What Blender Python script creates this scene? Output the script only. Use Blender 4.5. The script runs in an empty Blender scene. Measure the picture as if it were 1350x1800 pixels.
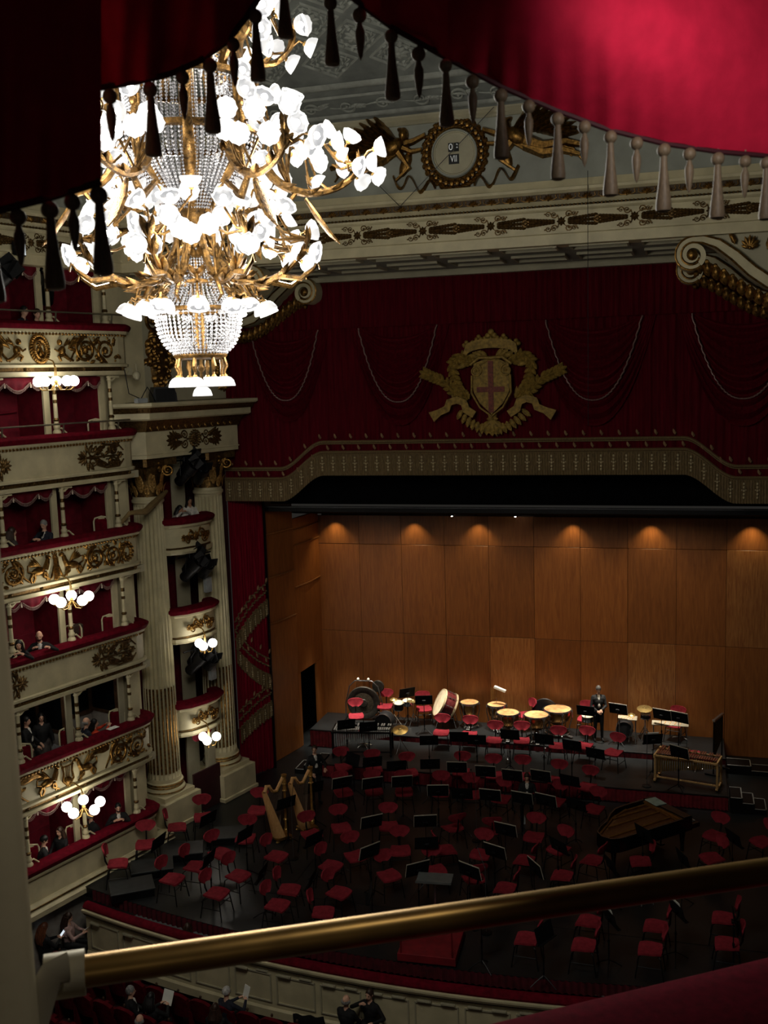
import bpy, bmesh, math, random
import numpy as np
from mathutils import Vector, Matrix
random.seed(7)
PI = math.pi
SC = bpy.context.scene
COL = SC.collection

# ------------------------------------------------------------------ camera
F = 1800.0                       # focal length in pixels of the 1350x1800 frame
EYE = Vector((0.0, 0.0, 12.3))
_y, _p, _r = (math.radians(a) for a in (16.4, 7.46, -1.74))
_d = Vector((-math.sin(_y) * math.cos(_p), math.cos(_y) * math.cos(_p), -math.sin(_p)))
_r0 = Vector((math.cos(_y), math.sin(_y), 0)); _u0 = _r0.cross(_d)
_rt = _r0 * math.cos(_r) + _u0 * math.sin(_r)
_up = -_r0 * math.sin(_r) + _u0 * math.cos(_r)
cam = bpy.data.cameras.new('camera')
cam.sensor_fit = 'VERTICAL'; cam.sensor_height = 36.0; cam.lens = 36.0 * F / 1800.0
cam.clip_start = 0.05; cam.clip_end = 200
cam.dof.use_dof = True; cam.dof.focus_distance = 26.0; cam.dof.aperture_fstop = 13.0
cam_o = bpy.data.objects.new('camera', cam); COL.objects.link(cam_o)
_m = Matrix((_rt, _up, -_d)).transposed().to_4x4(); _m.translation = EYE
cam_o.matrix_world = _m
SC.camera = cam_o

def ray(x, y): return _d + _rt * ((x - 675) / F) + _up * ((900 - y) / F)
def at_z(x, y, z): v = ray(x, y); return EYE + v * ((z - EYE.z) / v.z)
def at_y(x, y, Y): v = ray(x, y); return EYE + v * (Y / v.y)

# ------------------------------------------------------------------ world and lights
W = bpy.data.worlds.new('world'); SC.world = W; W.use_nodes = True
_bg = W.node_tree.nodes['Background']; _bg.inputs[0].default_value = (1.0, 0.93, 0.82, 1); _bg.inputs[1].default_value = 0.018
SC.view_settings.view_transform = 'Standard'; SC.view_settings.look = 'None'
SC.view_settings.gamma = 1.0; SC.view_settings.use_curve_mapping = False
SC.view_settings.exposure = 0.0
SC.cycles.sample_clamp_indirect = 3.0
SC.cycles.sample_clamp_direct = 0.0
SC.cycles.use_light_tree = True
SC.cycles.max_bounces = 5
SC.cycles.caustics_reflective = False; SC.cycles.caustics_refractive = False

def lamp(name, kind, loc, power, color=(1, .9, .75), size=.1, target=None, angle=60, blend=.5):
    l = bpy.data.lights.new(name, kind); l.energy = power; l.color = color
    if kind == 'AREA': l.size = size
    else: l.shadow_soft_size = size
    if kind == 'SPOT': l.spot_size = math.radians(angle); l.spot_blend = blend
    o = bpy.data.objects.new(name, l); COL.objects.link(o); o.location = loc
    if target is not None:
        o.rotation_euler = (Vector(target) - Vector(loc)).to_track_quat('-Z', 'Y').to_euler()
    return o

CHX, CHY = -5.0, 10.17           # chandelier axis = the axis of the hall
for zz, rr, pw in ((12.75, .8, 130), (13.6, 1.2, 195), (14.75, 1.7, 290), (16.0, 1.2, 150)):
    for k in range(3):
        a = k * 2 * PI / 3 + zz
        lamp('chandelier_glow', 'POINT', (CHX + rr * math.cos(a), CHY + rr * math.sin(a), zz), pw, (1, .95, .84), .25)
# stage lighting: row of downlights in the shell's ceiling
WASH = (-11.5, -8.7, -6.5, -3.4, -.95, 2.05)
for x in WASH:
    lamp('wall_washer', 'SPOT', (x, 32.82, 7.68), 62, (1, .78, .42), .03, (x, 33.1, 3.5), 95, .9)
for k in range(9):
    x = -11.2 + k * 1.42
    lamp('stage_downlight', 'SPOT', (x, 31.75, 7.85), 3300 if x < -1.2 else 1500, (1, .92, .78), .06, (x, 31.95, .7), 27, .9)
    if k % 2 == 0: lamp('riser_downlight', 'SPOT', (x + .3, 30.3, 8.1), 620, (1, .93, .82), .1, (x + .3, 30.2, .4), 34, 1.0)
for x in (-10, -6.8, -3.6, -.4):
    lamp('wall_fill', 'SPOT', (x, 29.9, 8.15), 160, (1, .80, .50), .15, (x, 33.2, 3.2), 95, 1.0)  # added fill spots without fixtures, lifting the tone of the wooden wall
# lamp inside the box the photograph is taken from, plus two added fills for its post and rail
lamp('box_lamp_light', 'SPOT', EYE + ray(1480, -90) * 1.02, 7.0, (1, .92, .86), .035, EYE + ray(1220, 60) * 1.5, 88, .9)

lamp('box_rear_fill', 'POINT', (.5, -1.0, 12.0), 1.8, (1, .92, .80), .3)  # added weak fill behind the eye so post and bracket don't go black
lamp('box_rail_fill', 'SPOT', EYE + ray(1480, -90) * 1.02, 9.0, (1, .92, .84), .05, EYE + ray(150, 1500) * 1.4, 58, .8)  # added second spot, brightens brass rail and post but not the swags

# ------------------------------------------------------------------ materials
MT = {}
def srgb(r, g, b):
    f = lambda c: ((c / 255 + .055) / 1.055) ** 2.4 if c > 10 else c / 255 / 12.92
    return (f(r), f(g), f(b), 1)
def mat(name, col, rough=.6, metal=0., var=.12, scale=6., bump=0., bscale=40., emit=0., ecol=None, sheen=0., spec=.4, alpha=None, trans=0., stretch=None, col2=None):
    if name in MT: return MT[name]
    m = bpy.data.materials.new(name); m.use_nodes = True; nt = m.node_tree; b = nt.nodes['Principled BSDF']
    c = srgb(*col)
    b.inputs['Roughness'].default_value = rough; b.inputs['Metallic'].default_value = metal
    b.inputs['Specular IOR Level'].default_value = spec
    if sheen: b.inputs['Sheen Weight'].default_value = sheen
    if trans: b.inputs['Transmission Weight'].default_value = trans
    tc = nt.nodes.new('ShaderNodeTexCoord')
    src = tc.outputs['Object']
    if stretch:
        mp = nt.nodes.new('ShaderNodeMapping'); mp.inputs['Scale'].default_value = stretch
        nt.links.new(src, mp.inputs['Vector']); src = mp.outputs[0]
    n = nt.nodes.new('ShaderNodeTexNoise'); n.inputs['Scale'].default_value = scale; n.inputs['Detail'].default_value = 4
    nt.links.new(src, n.inputs['Vector'])
    rp = nt.nodes.new('ShaderNodeValToRGB')
    c2 = srgb(*col2) if col2 else tuple(v * (1 - 2.2 * var) for v in c[:3]) + (1,)
    rp.color_ramp.elements[0].position = .3; rp.color_ramp.elements[1].position = .72
    rp.color_ramp.elements[0].color = c2; rp.color_ramp.elements[1].color = tuple(min(1, v * (1 + .6 * var)) for v in c[:3]) + (1,)
    nt.links.new(n.outputs[0], rp.inputs[0]); nt.links.new(rp.outputs[0], b.inputs['Base Color'])
    if bump:
        n2 = nt.nodes.new('ShaderNodeTexNoise'); n2.inputs['Scale'].default_value = bscale; n2.inputs['Detail'].default_value = 3
        nt.links.new(src, n2.inputs['Vector'])
        bp = nt.nodes.new('ShaderNodeBump'); bp.inputs['Strength'].default_value = bump; bp.inputs['Distance'].default_value = .02
        nt.links.new(n2.outputs[0], bp.inputs['Height']); nt.links.new(bp.outputs[0], b.inputs['Normal'])
    if emit:
        b.inputs['Emission Color'].default_value = (ecol or (1, .95, .88)) + (1,) if len(ecol or (1, 1, 1)) == 3 else ecol
        b.inputs['Emission Strength'].default_value = emit
        m.cycles.emission_sampling = 'NONE'
    MT[name] = m; return m
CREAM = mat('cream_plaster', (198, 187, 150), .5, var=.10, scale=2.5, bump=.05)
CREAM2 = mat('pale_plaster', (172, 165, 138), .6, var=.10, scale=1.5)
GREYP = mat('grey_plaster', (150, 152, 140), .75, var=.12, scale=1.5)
GOLD = mat('gilding', (150, 112, 56), .33, .9, var=.35, scale=16, bump=.35, bscale=60)
DGOLD = mat('old_gilding', (108, 82, 44), .42, .75, var=.3, scale=18, bump=.2, bscale=70)
BRASS = mat('brass', (176, 140, 76), .36, .72, var=.12, scale=10)
VELVET = mat('crimson_velvet', (96, 9, 26), .85, var=.2, scale=9, spec=.06)
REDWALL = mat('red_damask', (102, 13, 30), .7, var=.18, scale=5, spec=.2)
CURT = mat('crimson_curtain', (86, 7, 21), .8, var=.2, scale=3, stretch=(6, 6, .4), spec=.06)
ROPE = mat('silver_pink_cord', (150, 120, 112), .5, .2, var=.2, scale=30)
FRINGE = mat('gold_fringe', (128, 106, 70), .7, .1, var=.3, scale=30, stretch=(3, 3, .3))
BULLION = mat('gold_bullion', (206, 190, 150), .45, .3, var=.2, scale=20)
EMBL = mat('embroidered_gold', (156, 126, 56), .6, .25, var=.25, scale=12, bump=.3, bscale=60)
EMBR = mat('embroidered_red', (120, 52, 36), .6, .1, var=.25, scale=20)
BLACKC = mat('black_cloth', (10, 10, 12), .9, var=.2, scale=4, spec=.05)
BLACKM = mat('black_metal', (16, 16, 18), .45, .4, var=.2, scale=12)
BLACKP = mat('black_plastic', (22, 22, 24), .5, var=.15, scale=10)
CHROME = mat('chrome', (190, 190, 190), .22, .95, var=.1, scale=10)
STAGE = mat('black_stage_floor', (28, 30, 31), .36, var=.35, scale=1.2, bump=.05, bscale=8, col2=(17, 19, 20))
WHITEP = mat('white_paper', (225, 225, 215), .7, var=.05, scale=6)
SEATRED = mat('chair_red_cloth', (136, 40, 50), .85, var=.15, scale=14, spec=.1)
GLOBE = mat('lit_opal_glass', (250, 246, 235), .3, var=.0, emit=9.0, ecol=(1, .95, .86))
SHADE = mat('lit_frosted_shade', (110, 110, 110), .3, var=.05, emit=.75, ecol=(1, .98, .95)); SHADEIN = mat('frosted_shade_inside', (60, 60, 62), .3, var=.05, emit=.30, ecol=(.93, .96, 1))
BULB = mat('lit_bulb', (255, 250, 240), .3, var=.0, emit=40.0, ecol=(1, .96, .88))
CRYST = mat('cut_crystal', (176, 176, 182), .12, var=.35, scale=60, spec=1.0)

# ------------------------------------------------------------------ mesh builder
class MB:
    def __init__(s): s.v = []; s.f = []; s.mi = []; s.cur = 0
    def add(s, vs, fs, M=None):
        o = len(s.v)
        if M is None: s.v += [tuple(p) for p in vs]
        else: s.v += [tuple(M @ Vector(p)) for p in vs]
        s.f += [tuple(i + o for i in f) for f in fs]; s.mi += [s.cur] * len(fs)
        return s
    def box(s, c, d, M=None, taper=1.0):
        x, y, z = c; a, b, h = d[0] / 2, d[1] / 2, d[2] / 2; t = taper
        vs = [(x - a, y - b, z - h), (x + a, y - b, z - h), (x + a, y + b, z - h), (x - a, y + b, z - h),
              (x - a * t, y - b * t, z + h), (x + a * t, y - b * t, z + h), (x + a * t, y + b * t, z + h), (x - a * t, y + b * t, z + h)]
        return s.add(vs, [(0, 3, 2, 1), (4, 5, 6, 7), (0, 1, 5, 4), (1, 2, 6, 5), (2, 3, 7, 6), (3, 0, 4, 7)], M)
    def bbox(s, c, d, bev=.01, M=None):   # bevelled box
        x, y, z = c; a, b, h = d[0] / 2, d[1] / 2, d[2] / 2; e = min(bev, a * .9, b * .9, h * .9)
        vs = []; 
        for (dz, i) in ((-h, e), (-h + e, 0), (h - e, 0), (h, e)):
            A, B = a - i, b - i
            if i: ring = [(-A + 0, -B), (A, -B), (A, B), (-A, B)]
            else: ring = [(-a, -b), (a, -b), (a, b), (-a, b)]
            vs += [(x + p, y + q, z + dz) for p, q in ring]
        fs = [(3, 2, 1, 0), (12, 13, 14, 15)]
        for k in range(3):
            for i in range(4): j = (i + 1) % 4; fs.append((k * 4 + i, k * 4 + j, k * 4 + 4 + j, k * 4 + 4 + i))
        return s.add(vs, fs, M)
    def tube(s, pts, r, n=6, M=None, cap=True, closed=False, flat=None):
        P = [Vector(p) for p in pts]; m = len(P); vs = []; up = None
        for i, p in enumerate(P):
            if closed: t = P[(i + 1) % m] - P[i - 1]
            else: t = P[min(i + 1, m - 1)] - P[max(i - 1, 0)]
            if t.length < 1e-9: t = Vector((0, 0, 1))
            t.normalize()
            if up is None:
                up = Vector((0, 0, 1)) if abs(t.z) < .9 else Vector((1, 0, 0))
                if flat is not None: up = Vector(flat)
            e1 = up - t * up.dot(t)
            if e1.length < 1e-6: e1 = t.orthogonal()
            e1.normalize(); e2 = t.cross(e1); up = e1
            rr = r[i] if isinstance(r, (list, tuple)) else r
            ra, rb = rr if isinstance(rr, tuple) else (rr, rr)
            for k in range(n):
                a = 2 * PI * k / n; vs.append(p + e1 * (ra * math.cos(a)) + e2 * (rb * math.sin(a)))
        fs = []
        for i in range(m if closed else m - 1):
            a, b = i * n, ((i + 1) % m) * n
            for k in range(n): j = (k + 1) % n; fs.append((a + k, a + j, b + j, b + k))
        if cap and not closed: fs.append(tuple(range(n - 1, -1, -1))); fs.append(tuple((m - 1) * n + k for k in range(n)))
        return s.add(vs, fs, M)
    def cyl(s, a, b, r0, r1=None, n=12, M=None): return s.tube([a, b], [r0, r0 if r1 is None else r1], n, M)
    def lathe(s, prof, n=16, M=None, cx=0, cy=0, a0=0, a1=2 * PI, rmod=None, cap=True):
        full = abs(a1 - a0 - 2 * PI) < 1e-6; k = n if full else n + 1; vs = []
        for (r, z) in prof:
            for i in range(k):
                a = a0 + (a1 - a0) * i / n; q = r * (rmod(a, z) if rmod else 1)
                vs.append((cx + q * math.cos(a), cy + q * math.sin(a), z))
        fs = []
        for j in range(len(prof) - 1):
            for i in range(n):
                i2 = (i + 1) % k; fs.append((j * k + i, j * k + i2, (j + 1) * k + i2, (j + 1) * k + i))
        if full and cap:
            if prof[0][0] > 1e-4: fs.append(tuple(range(k - 1, -1, -1)))
            if prof[-1][0] > 1e-4: fs.append(tuple((len(prof) - 1) * k + i for i in range(k)))
        return s.add(vs, fs, M)
    def ball(s, c, r, n=10, m=6, M=None):
        rx, ry, rz = r if isinstance(r, (tuple, list)) else (r, r, r); vs = [(c[0], c[1], c[2] - rz)]
        for j in range(1, m):
            a = -PI / 2 + PI * j / m
            for i in range(n):
                b = 2 * PI * i / n; vs.append((c[0] + rx * math.cos(a) * math.cos(b), c[1] + ry * math.cos(a) * math.sin(b), c[2] + rz * math.sin(a)))
        vs.append((c[0], c[1], c[2] + rz)); fs = []
        for i in range(n): fs.append((0, 1 + (i + 1) % n, 1 + i))
        for j in range(m - 2):
            for i in range(n):
                i2 = (i + 1) % n; a = 1 + j * n; fs.append((a + i, a + i2, a + n + i2, a + n + i))
        t = len(vs) - 1; a = 1 + (m - 2) * n
        for i in range(n): fs.append((t, a + i, a + (i + 1) % n))
        return s.add(vs, fs, M)
    def grid(s, fn, nu, nv, M=None, cu=False):
        vs = [fn(i / nu, j / nv) for j in range(nv + 1) for i in range(nu + 1)]; w = nu + 1
        return s.add(vs, [(j * w + i, j * w + i + 1, (j + 1) * w + i + 1, (j + 1) * w + i) for j in range(nv) for i in range(nu)], M)
    def prism(s, out, d0, d1, axis='y', M=None):   # outline (u,v) extruded along axis
        if axis == 'y': g = lambda u, v, w: (u, w, v)
        elif axis == 'z': g = lambda u, v, w: (u, v, w)
        else: g = lambda u, v, w: (w, u, v)
        n = len(out); vs = [g(u, v, d0) for u, v in out] + [g(u, v, d1) for u, v in out]
        fs = [tuple(range(n)), tuple(range(2 * n - 1, n - 1, -1))] + [(i, i + n, (i + 1) % n + n, (i + 1) % n) for i in range(n)]
        return s.add(vs, fs, M)
    def sweep(s, prof, path, M=None, closed_prof=True, caps=True):
        # prof: (n,z) pairs, n = offset to the right-hand normal of the plan path (x,y)
        m = len(path); k = len(prof); vs = []
        for i in range(m):
            p = Vector(path[i]); a = Vector(path[max(i - 1, 0)]); b = Vector(path[min(i + 1, m - 1)])
            d0 = (p - a).normalized() if i > 0 else (b - p).normalized(); d1 = (b - p).normalized() if i < m - 1 else d0
            t = (d0 + d1); t.normalize(); nn = Vector((t.y, -t.x)); c = max(.3, nn.dot(Vector((d0.y, -d0.x))))
            for (o, z) in prof: q = p + nn * (o / c); vs.append((q.x, q.y, z))
        fs = []
        kk = k if closed_prof else k - 1
        for i in range(m - 1):
            for j in range(kk): j2 = (j + 1) % k; fs.append((i * k + j, (i + 1) * k + j, (i + 1) * k + j2, i * k + j2))
        if caps and closed_prof: fs.append(tuple(range(k))); fs.append(tuple((m - 1) * k + j for j in range(k - 1, -1, -1)))
        return s.add(vs, fs, M)
    def mesh(s, name, mats, smooth=True):
        me = bpy.data.meshes.new(name); me.from_pydata(s.v, [], s.f)
        for m in (mats if isinstance(mats, (list, tuple)) else [mats]): me.materials.append(m)
        if any(s.mi): me.polygons.foreach_set('material_index', s.mi)
        if smooth:
            me.polygons.foreach_set('use_smooth', [True] * len(me.polygons))
            try: me.set_sharp_from_angle(angle=math.radians(40))
            except Exception: pass
        me.validate(); me.update(); return me
    def build(s, name, mats, parent=None, smooth=True, loc=None, rot=None, scale=None):
        return link(name, s.mesh(name, mats, smooth), parent, loc, rot, scale)

def link(name, me, parent=None, loc=None, rot=None, scale=None):
    o = bpy.data.objects.new(name, me); COL.objects.link(o)
    if parent is not None: o.parent = parent
    if loc is not None: o.location = loc
    if rot is not None: o.rotation_euler = rot if not isinstance(rot, (int, float)) else (0, 0, rot)
    if scale is not None: o.scale = scale if isinstance(scale, (tuple, list)) else (scale,) * 3
    return o
def tag(o, label, cat, group=None):
    o['label'] = label; o['category'] = cat
    if group: o['group'] = group
    return o
def thing(name, label, cat, loc=(0, 0, 0), rot=0, group=None):
    o = bpy.data.objects.new(name, None); COL.objects.link(o); o.location = loc; o.rotation_euler = (0, 0, rot) if isinstance(rot, (int, float)) else rot
    o.empty_display_size = .1
    return tag(o, label, cat, group)
def struct(o): o['kind'] = 'structure'; return o
def sempty(name, loc=(0, 0, 0), rot=0):
    o = bpy.data.objects.new(name, None); COL.objects.link(o); o.location = loc; o.rotation_euler = (0, 0, rot); return struct(o)
def dup(root, loc, rot, label, group=None, skip=()):
    def cp(o, parent):
        c = o.copy(); COL.objects.link(c)
        if parent is not None: c.parent = parent
        for ch in list(o.children): cp(ch, c)
        return c
    r = cp(root, None); r.location = loc; r.rotation_euler = (0, 0, rot) if isinstance(rot, (int, float)) else rot
    r['label'] = label
    if group: r['group'] = group
    return r
def arc(cx, cy, r, a0, a1, n): return [(cx + r * math.cos(a0 + (a1 - a0) * i / n), cy + r * math.sin(a0 + (a1 - a0) * i / n)) for i in range(n + 1)]

# frame of the left side wall: x runs along it towards the stage, y goes into it, z up
LA = Vector((-14.21, 21.47, 0)); LANG = math.radians(90 - 16.918)
LD = Vector((math.cos(LANG), math.sin(LANG), 0)); LN = Vector((LD.y, -LD.x, 0))
def LW(s, n, z): return LA + LD * s + LN * n + Vector((0, 0, z))

# ------------------------------------------------------------------ gilded relief: u along, v up, w out of the wall (-y)
def RX(u, v, w): return (u, -w, v)
def r_spiral(mb, cu, cv, r, turns=1.6, sgn=1, a0=0., th=.035, n=28, tail=None):
    pts = []; rad = []
    for i in range(n + 1):
        t = i / n; a = a0 + sgn * turns * 2 * PI * t; q = r * (1 - t) ** .8 * 1 + .02
        pts.append(RX(cu + q * math.cos(a), cv + q * math.sin(a), .02)); rad.append(th * (1 - .55 * t))
    if tail:
        m = 8; p0 = pts[0]; tp = []
        for i in range(m): t = i / m; tp.append(RX(tail[0] + (p0[0] - tail[0]) * t, tail[1] + (p0[2] - tail[1]) * t + .25 * r * math.sin(PI * t) * (1 if sgn > 0 else -1), .02))
        pts = tp + pts; rad = [th * (.4 + .6 * i / m) for i in range(m)] + rad
    mb.tube(pts, rad, 6); mb.ball(RX(cu, cv, .03), (th * 1.3, th * 1.1, th * 1.3), 8, 5)
def r_leaf(mb, u, v, ang, L, wd, curl=.0, h=.03):
    def fn(a, b):
        t = b; c = (a - .5) * 2; w = wd * math.sin(PI * min(1, t * .92 + .06)) ** .8; x = L * t; y = c * w + curl * L * t * t
        hh = h * (1 - c * c) * math.sin(PI * min(1, .12 + .88 * t)) + .004
        ca, sa = math.cos(ang), math.sin(ang); return RX(u + x * ca - y * sa, v + x * sa + y * ca, hh)
    mb.grid(fn, 4, 5)
def r_palmette(mb, u, v, ang, R, n=7, spread=2.4):
    for i in range(n):
        t = i / (n - 1) - .5; a = ang + t * spread; r_leaf(mb, u, v, a, R * (1 - .35 * abs(t * 2) ** 2), R * .17, curl=.25 * t)
    mb.ball(RX(u, v, .03), R * .14, 8, 5)
def r_rosette(mb, u, v, R, n=8):
    for i in range(n): r_leaf(mb, u, v, 2 * PI * i / n, R, R * .3)
    mb.ball(RX(u, v, .02), (R * .28, .03, R * .28), 8, 5)
def r_acanthus(mb, u, v, ang, L, wd, n=4, curl=.15):
    r_leaf(mb, u, v, ang, L, wd * .5, curl)
    for i in range(n):
        t = .12 + .7 * i / n
        for sg in (-1, 1):
            x, y = L * t, curl * L * t * t
            r_leaf(mb, u + x * math.cos(ang) - y * math.sin(ang), v + x * math.sin(ang) + y * math.cos(ang), ang + sg * .8, L * .34 * (1 - .4 * t), wd * .28, sg * -.3)
def r_blob(mb, u, v, ru, rv, ang=0., w=.05):
    M = Matrix.Translation(RX(u, v, .0)) @ Matrix.Rotation(-ang, 4, 'Y')
    mb.ball((0, 0, 0), (ru, w, rv), 10, 6, M)
def r_limb(mb, pts, r0, r1):
    n = len(pts); mb.tube([RX(p[0], p[1], .025) for p in pts], [r0 + (r1 - r0) * i / (n - 1) for i in range(n)], 6)
def r_wreath(mb, u, v, ru, rv, n=22, L=.12, wd=.04):
    for i in range(n):
        a = 2 * PI * i / n
        for k in (-1, 1):
            q = 1 + .07 * k
            r_leaf(mb, u + ru * q * math.cos(a), v + rv * q * math.sin(a), a + PI / 2 + k * -.5, L, wd, h=.05)
def r_wing(mb, u, v, ang, L, sgn=1, n=6):
    for i in range(n): t = i / (n - 1); r_leaf(mb, u + .03 * i * math.cos(ang), v + .03 * i * math.sin(ang), ang + sgn * (t - .2) * .9, L * (1 - .4 * t), L * .11, curl=-.1 * sgn)
def r_putto(mb, u, v, h, s):          # winged child, s = facing direction
    r_blob(mb, u, v + h * .42, h * .14, h * .22, .25 * s, .07); r_blob(mb, u + s * h * .10, v + h * .76, h * .10, h * .12, 0, .07)
    r_limb(mb, [(u + s * h * .05, v + h * .56), (u + s * h * .25, v + h * .42), (u + s * h * .38, v + h * .5)], h * .06, h * .035)
    r_limb(mb, [(u, v + h * .3), (u + s * h * .2, v + h * .2), (u + s * h * .1, v + .02)], h * .1, h * .045)
    r_limb(mb, [(u - s * h * .05, v + h * .28), (u - s * h * .25, v + h * .14), (u - s * h * .5, v + .03)], h * .1, h * .045)
    r_wing(mb, u - s * h * .08, v + h * .58, PI / 2 + s * .9, h * .45, s, 5)
def r_griffin(mb, u, v, h, s):
    r_blob(mb, u, v + h * .42, h * .34, h * .16, .12 * s, .07); r_limb(mb, [(u + s * h * .28, v + h * .46), (u + s * h * .4, v + h * .7), (u + s * h * .44, v + h * .86)], h * .13, h * .08)
    r_blob(mb, u + s * h * .5, v + h * .9, h * .12, h * .08, -.3 * s, .06)
    for k, (a, b, c) in enumerate(((.28, .36, .34), (.22, .2, .5), (-.26, -.2, -.3), (-.3, -.42, -.36))):
        r_limb(mb, [(u + s * h * a, v + h * .36), (u + s * h * b, v + h * .2), (u + s * h * c, v + h * .02)], h * .08, h * .04)
    r_wing(mb, u + s * h * .16, v + h * .52, PI / 2 + s * .95, h * .62, s, 6)
    r_limb(mb, [(u - s * h * .32, v + h * .42), (u - s * h * .52, v + h * .5), (u - s * h * .5, v + h * .72), (u - s * h * .4, v + h * .7)], h * .04, h * .03)
def r_lyre(mb, u, v, h):
    for s in (-1, 1):
        r_limb(mb, [(u + s * h * .1, v + .04), (u + s * h * .26, v + h * .25), (u + s * h * .2, v + h * .55), (u + s * h * .24, v + h * .85), (u + s * h * .32, v + h * .95)], h * .05, h * .03)
    r_limb(mb, [(u - h * .28, v + h * .8), (u + h * .28, v + h * .8)], .018, .018)
    for k in (-2, -1, 0, 1, 2): r_limb(mb, [(u + k * h * .05, v + h * .8), (u + k * h * .04, v + h * .2)], .006, .006)
    r_blob(mb, u, v + h * .2, h * .2, h * .16, 0, .06)
# ================================================================== wood
def wood(name, col, col2, rough=.45, scale=3., stretch=(1.2, 1.2, .12), rnd=.5):
    m = bpy.data.materials.new(name); m.use_nodes = True; nt = m.node_tree; b = nt.nodes['Principled BSDF']
    tc = nt.nodes.new('ShaderNodeTexCoord'); oi = nt.nodes.new('ShaderNodeObjectInfo')
    ad = nt.nodes.new('ShaderNodeVectorMath'); ad.operation = 'ADD'
    ml = nt.nodes.new('ShaderNodeMath'); ml.operation = 'MULTIPLY'; ml.inputs[1].default_value = 37.
    nt.links.new(oi.outputs['Random'], ml.inputs[0]); nt.links.new(tc.outputs['Object'], ad.inputs[0]); nt.links.new(ml.outputs[0], ad.inputs[1])
    mp = nt.nodes.new('ShaderNodeMapping'); mp.inputs['Scale'].default_value = stretch; nt.links.new(ad.outputs[0], mp.inputs['Vector'])
    n = nt.nodes.new('ShaderNodeTexNoise'); n.inputs['Scale'].default_value = scale * 4; n.inputs['Detail'].default_value = 6; n.inputs['Distortion'].default_value = .8
    nt.links.new(mp.outputs[0], n.inputs['Vector'])
    rp = nt.nodes.new('ShaderNodeValToRGB'); rp.color_ramp.elements[0].position = .3; rp.color_ramp.elements[1].position = .7
    rp.color_ramp.elements[0].color = srgb(*col2); rp.color_ramp.elements[1].color = srgb(*col); nt.links.new(n.outputs[0], rp.inputs[0])
    hs = nt.nodes.new('ShaderNodeHueSaturation'); mr = nt.nodes.new('ShaderNodeMapRange'); mr.inputs[3].default_value = 1 - rnd * .4; mr.inputs[4].default_value = 1 + rnd * .35
    nt.links.new(oi.outputs['Random'], mr.inputs[0]); nt.links.new(mr.outputs[0], hs.inputs['Value']); nt.links.new(rp.outputs[0], hs.inputs['Color'])
    nt.links.new(hs.outputs[0], b.inputs['Base Color']); b.inputs['Roughness'].default_value = rough; MT[name] = m; return m
WOOD = wood('cherry_veneer', (150, 92, 44), (124, 72, 32), .42)
WOOD2 = wood('light_figured_veneer', (166, 112, 62), (126, 74, 34), .42, 5., (1.4, 1.4, .1))
MAPLE = wood('harp_maple', (226, 176, 116), (200, 146, 88), .4, 4., (2, 2, .4), .2)
ROSEW = wood('marimba_rosewood', (120, 66, 40), (86, 42, 26), .45, 6., (3, 3, 3), .6)
SPRUCE = wood('soundboard_spruce', (150, 104, 60), (120, 76, 40), .5, 6., (.4, 3, 3), .2)

# ================================================================== stage floor, risers
def front_y(x): return 19.5 + .0165 * (x + 5) ** 2
XR = 5.0
fl = MB()
xs = [-15.2 + i * (XR + 15.2) / 40 for i in range(41)]
fl.prism([(x, front_y(x)) for x in xs] + [(XR, 34.5), (-15.2, 34.5)], -.25, 0, 'z')
floor_o = struct(fl.build('floor', STAGE, smooth=False))
# visible boards of the stage: long planks laid front to back, as far as they can be told apart
pm = MB(); pm.box((0, 0, .004), (.985, 1.96, .008)); plank = pm.mesh('stage_board', STAGE, False)
for i in range(12):
    for j in range(2):
        x = -9.6 + i; y = 20.6 + j * 2
        if y - 1 > front_y(x) + .15: link('board', plank, floor_o, (x, y, 0))

def riser(name, label, x0, x1, y0, y1, z0, z1, skirt, sk_h=None):
    t = thing(name, label, 'riser', ((x0 + x1) / 2, y0, z0))
    w = x1 - x0
    m = MB(); m.bbox((0, (y1 - y0) / 2, (z1 - z0) / 2 + .02), (w, y1 - y0, z1 - z0 - .04), .01); m.build('platform', STAGE, t, False)
    n = int(w * 9)
    def fn(a, b):
        x = -w / 2 + w * a; ph = a * n * 2 * PI
        return (x, -.03 - .018 * math.sin(ph) * (1.2 - b) + .012 * math.sin(ph * .37 + 2), (z1 - z0) * (.02 + .94 * b))
    s = MB(); s.grid(fn, n * 6, 3); s.build('pleated_skirt', skirt, t)
    s = MB(); s.box((0, -.02, z1 - z0 - .02), (w + .04, .05, .035)); s.build('edge_strip', BLACKM, t, False)
    return t
RZ1, RZ2, RY1, RY2, WY = .42, .60, 28.85, 31.30, 33.2
riser('orchestra_riser', 'wide low black riser with pleated red skirt behind the grand piano', -10.75, 1.28, RY1, RY2 - .06, 0, RZ1, mat('red_skirt', (120, 20, 32), .85, var=.18))
riser('percussion_riser', 'upper black riser carrying the timpani along the wooden wall', -12.05, 1.3, RY2, 33.08, 0, RZ2, mat('dark_red_skirt', (110, 16, 26), .8, var=.2))
def floor_z(y): return RZ2 if y > RY2 - .02 else (RZ1 if y > RY1 else 0.)
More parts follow.
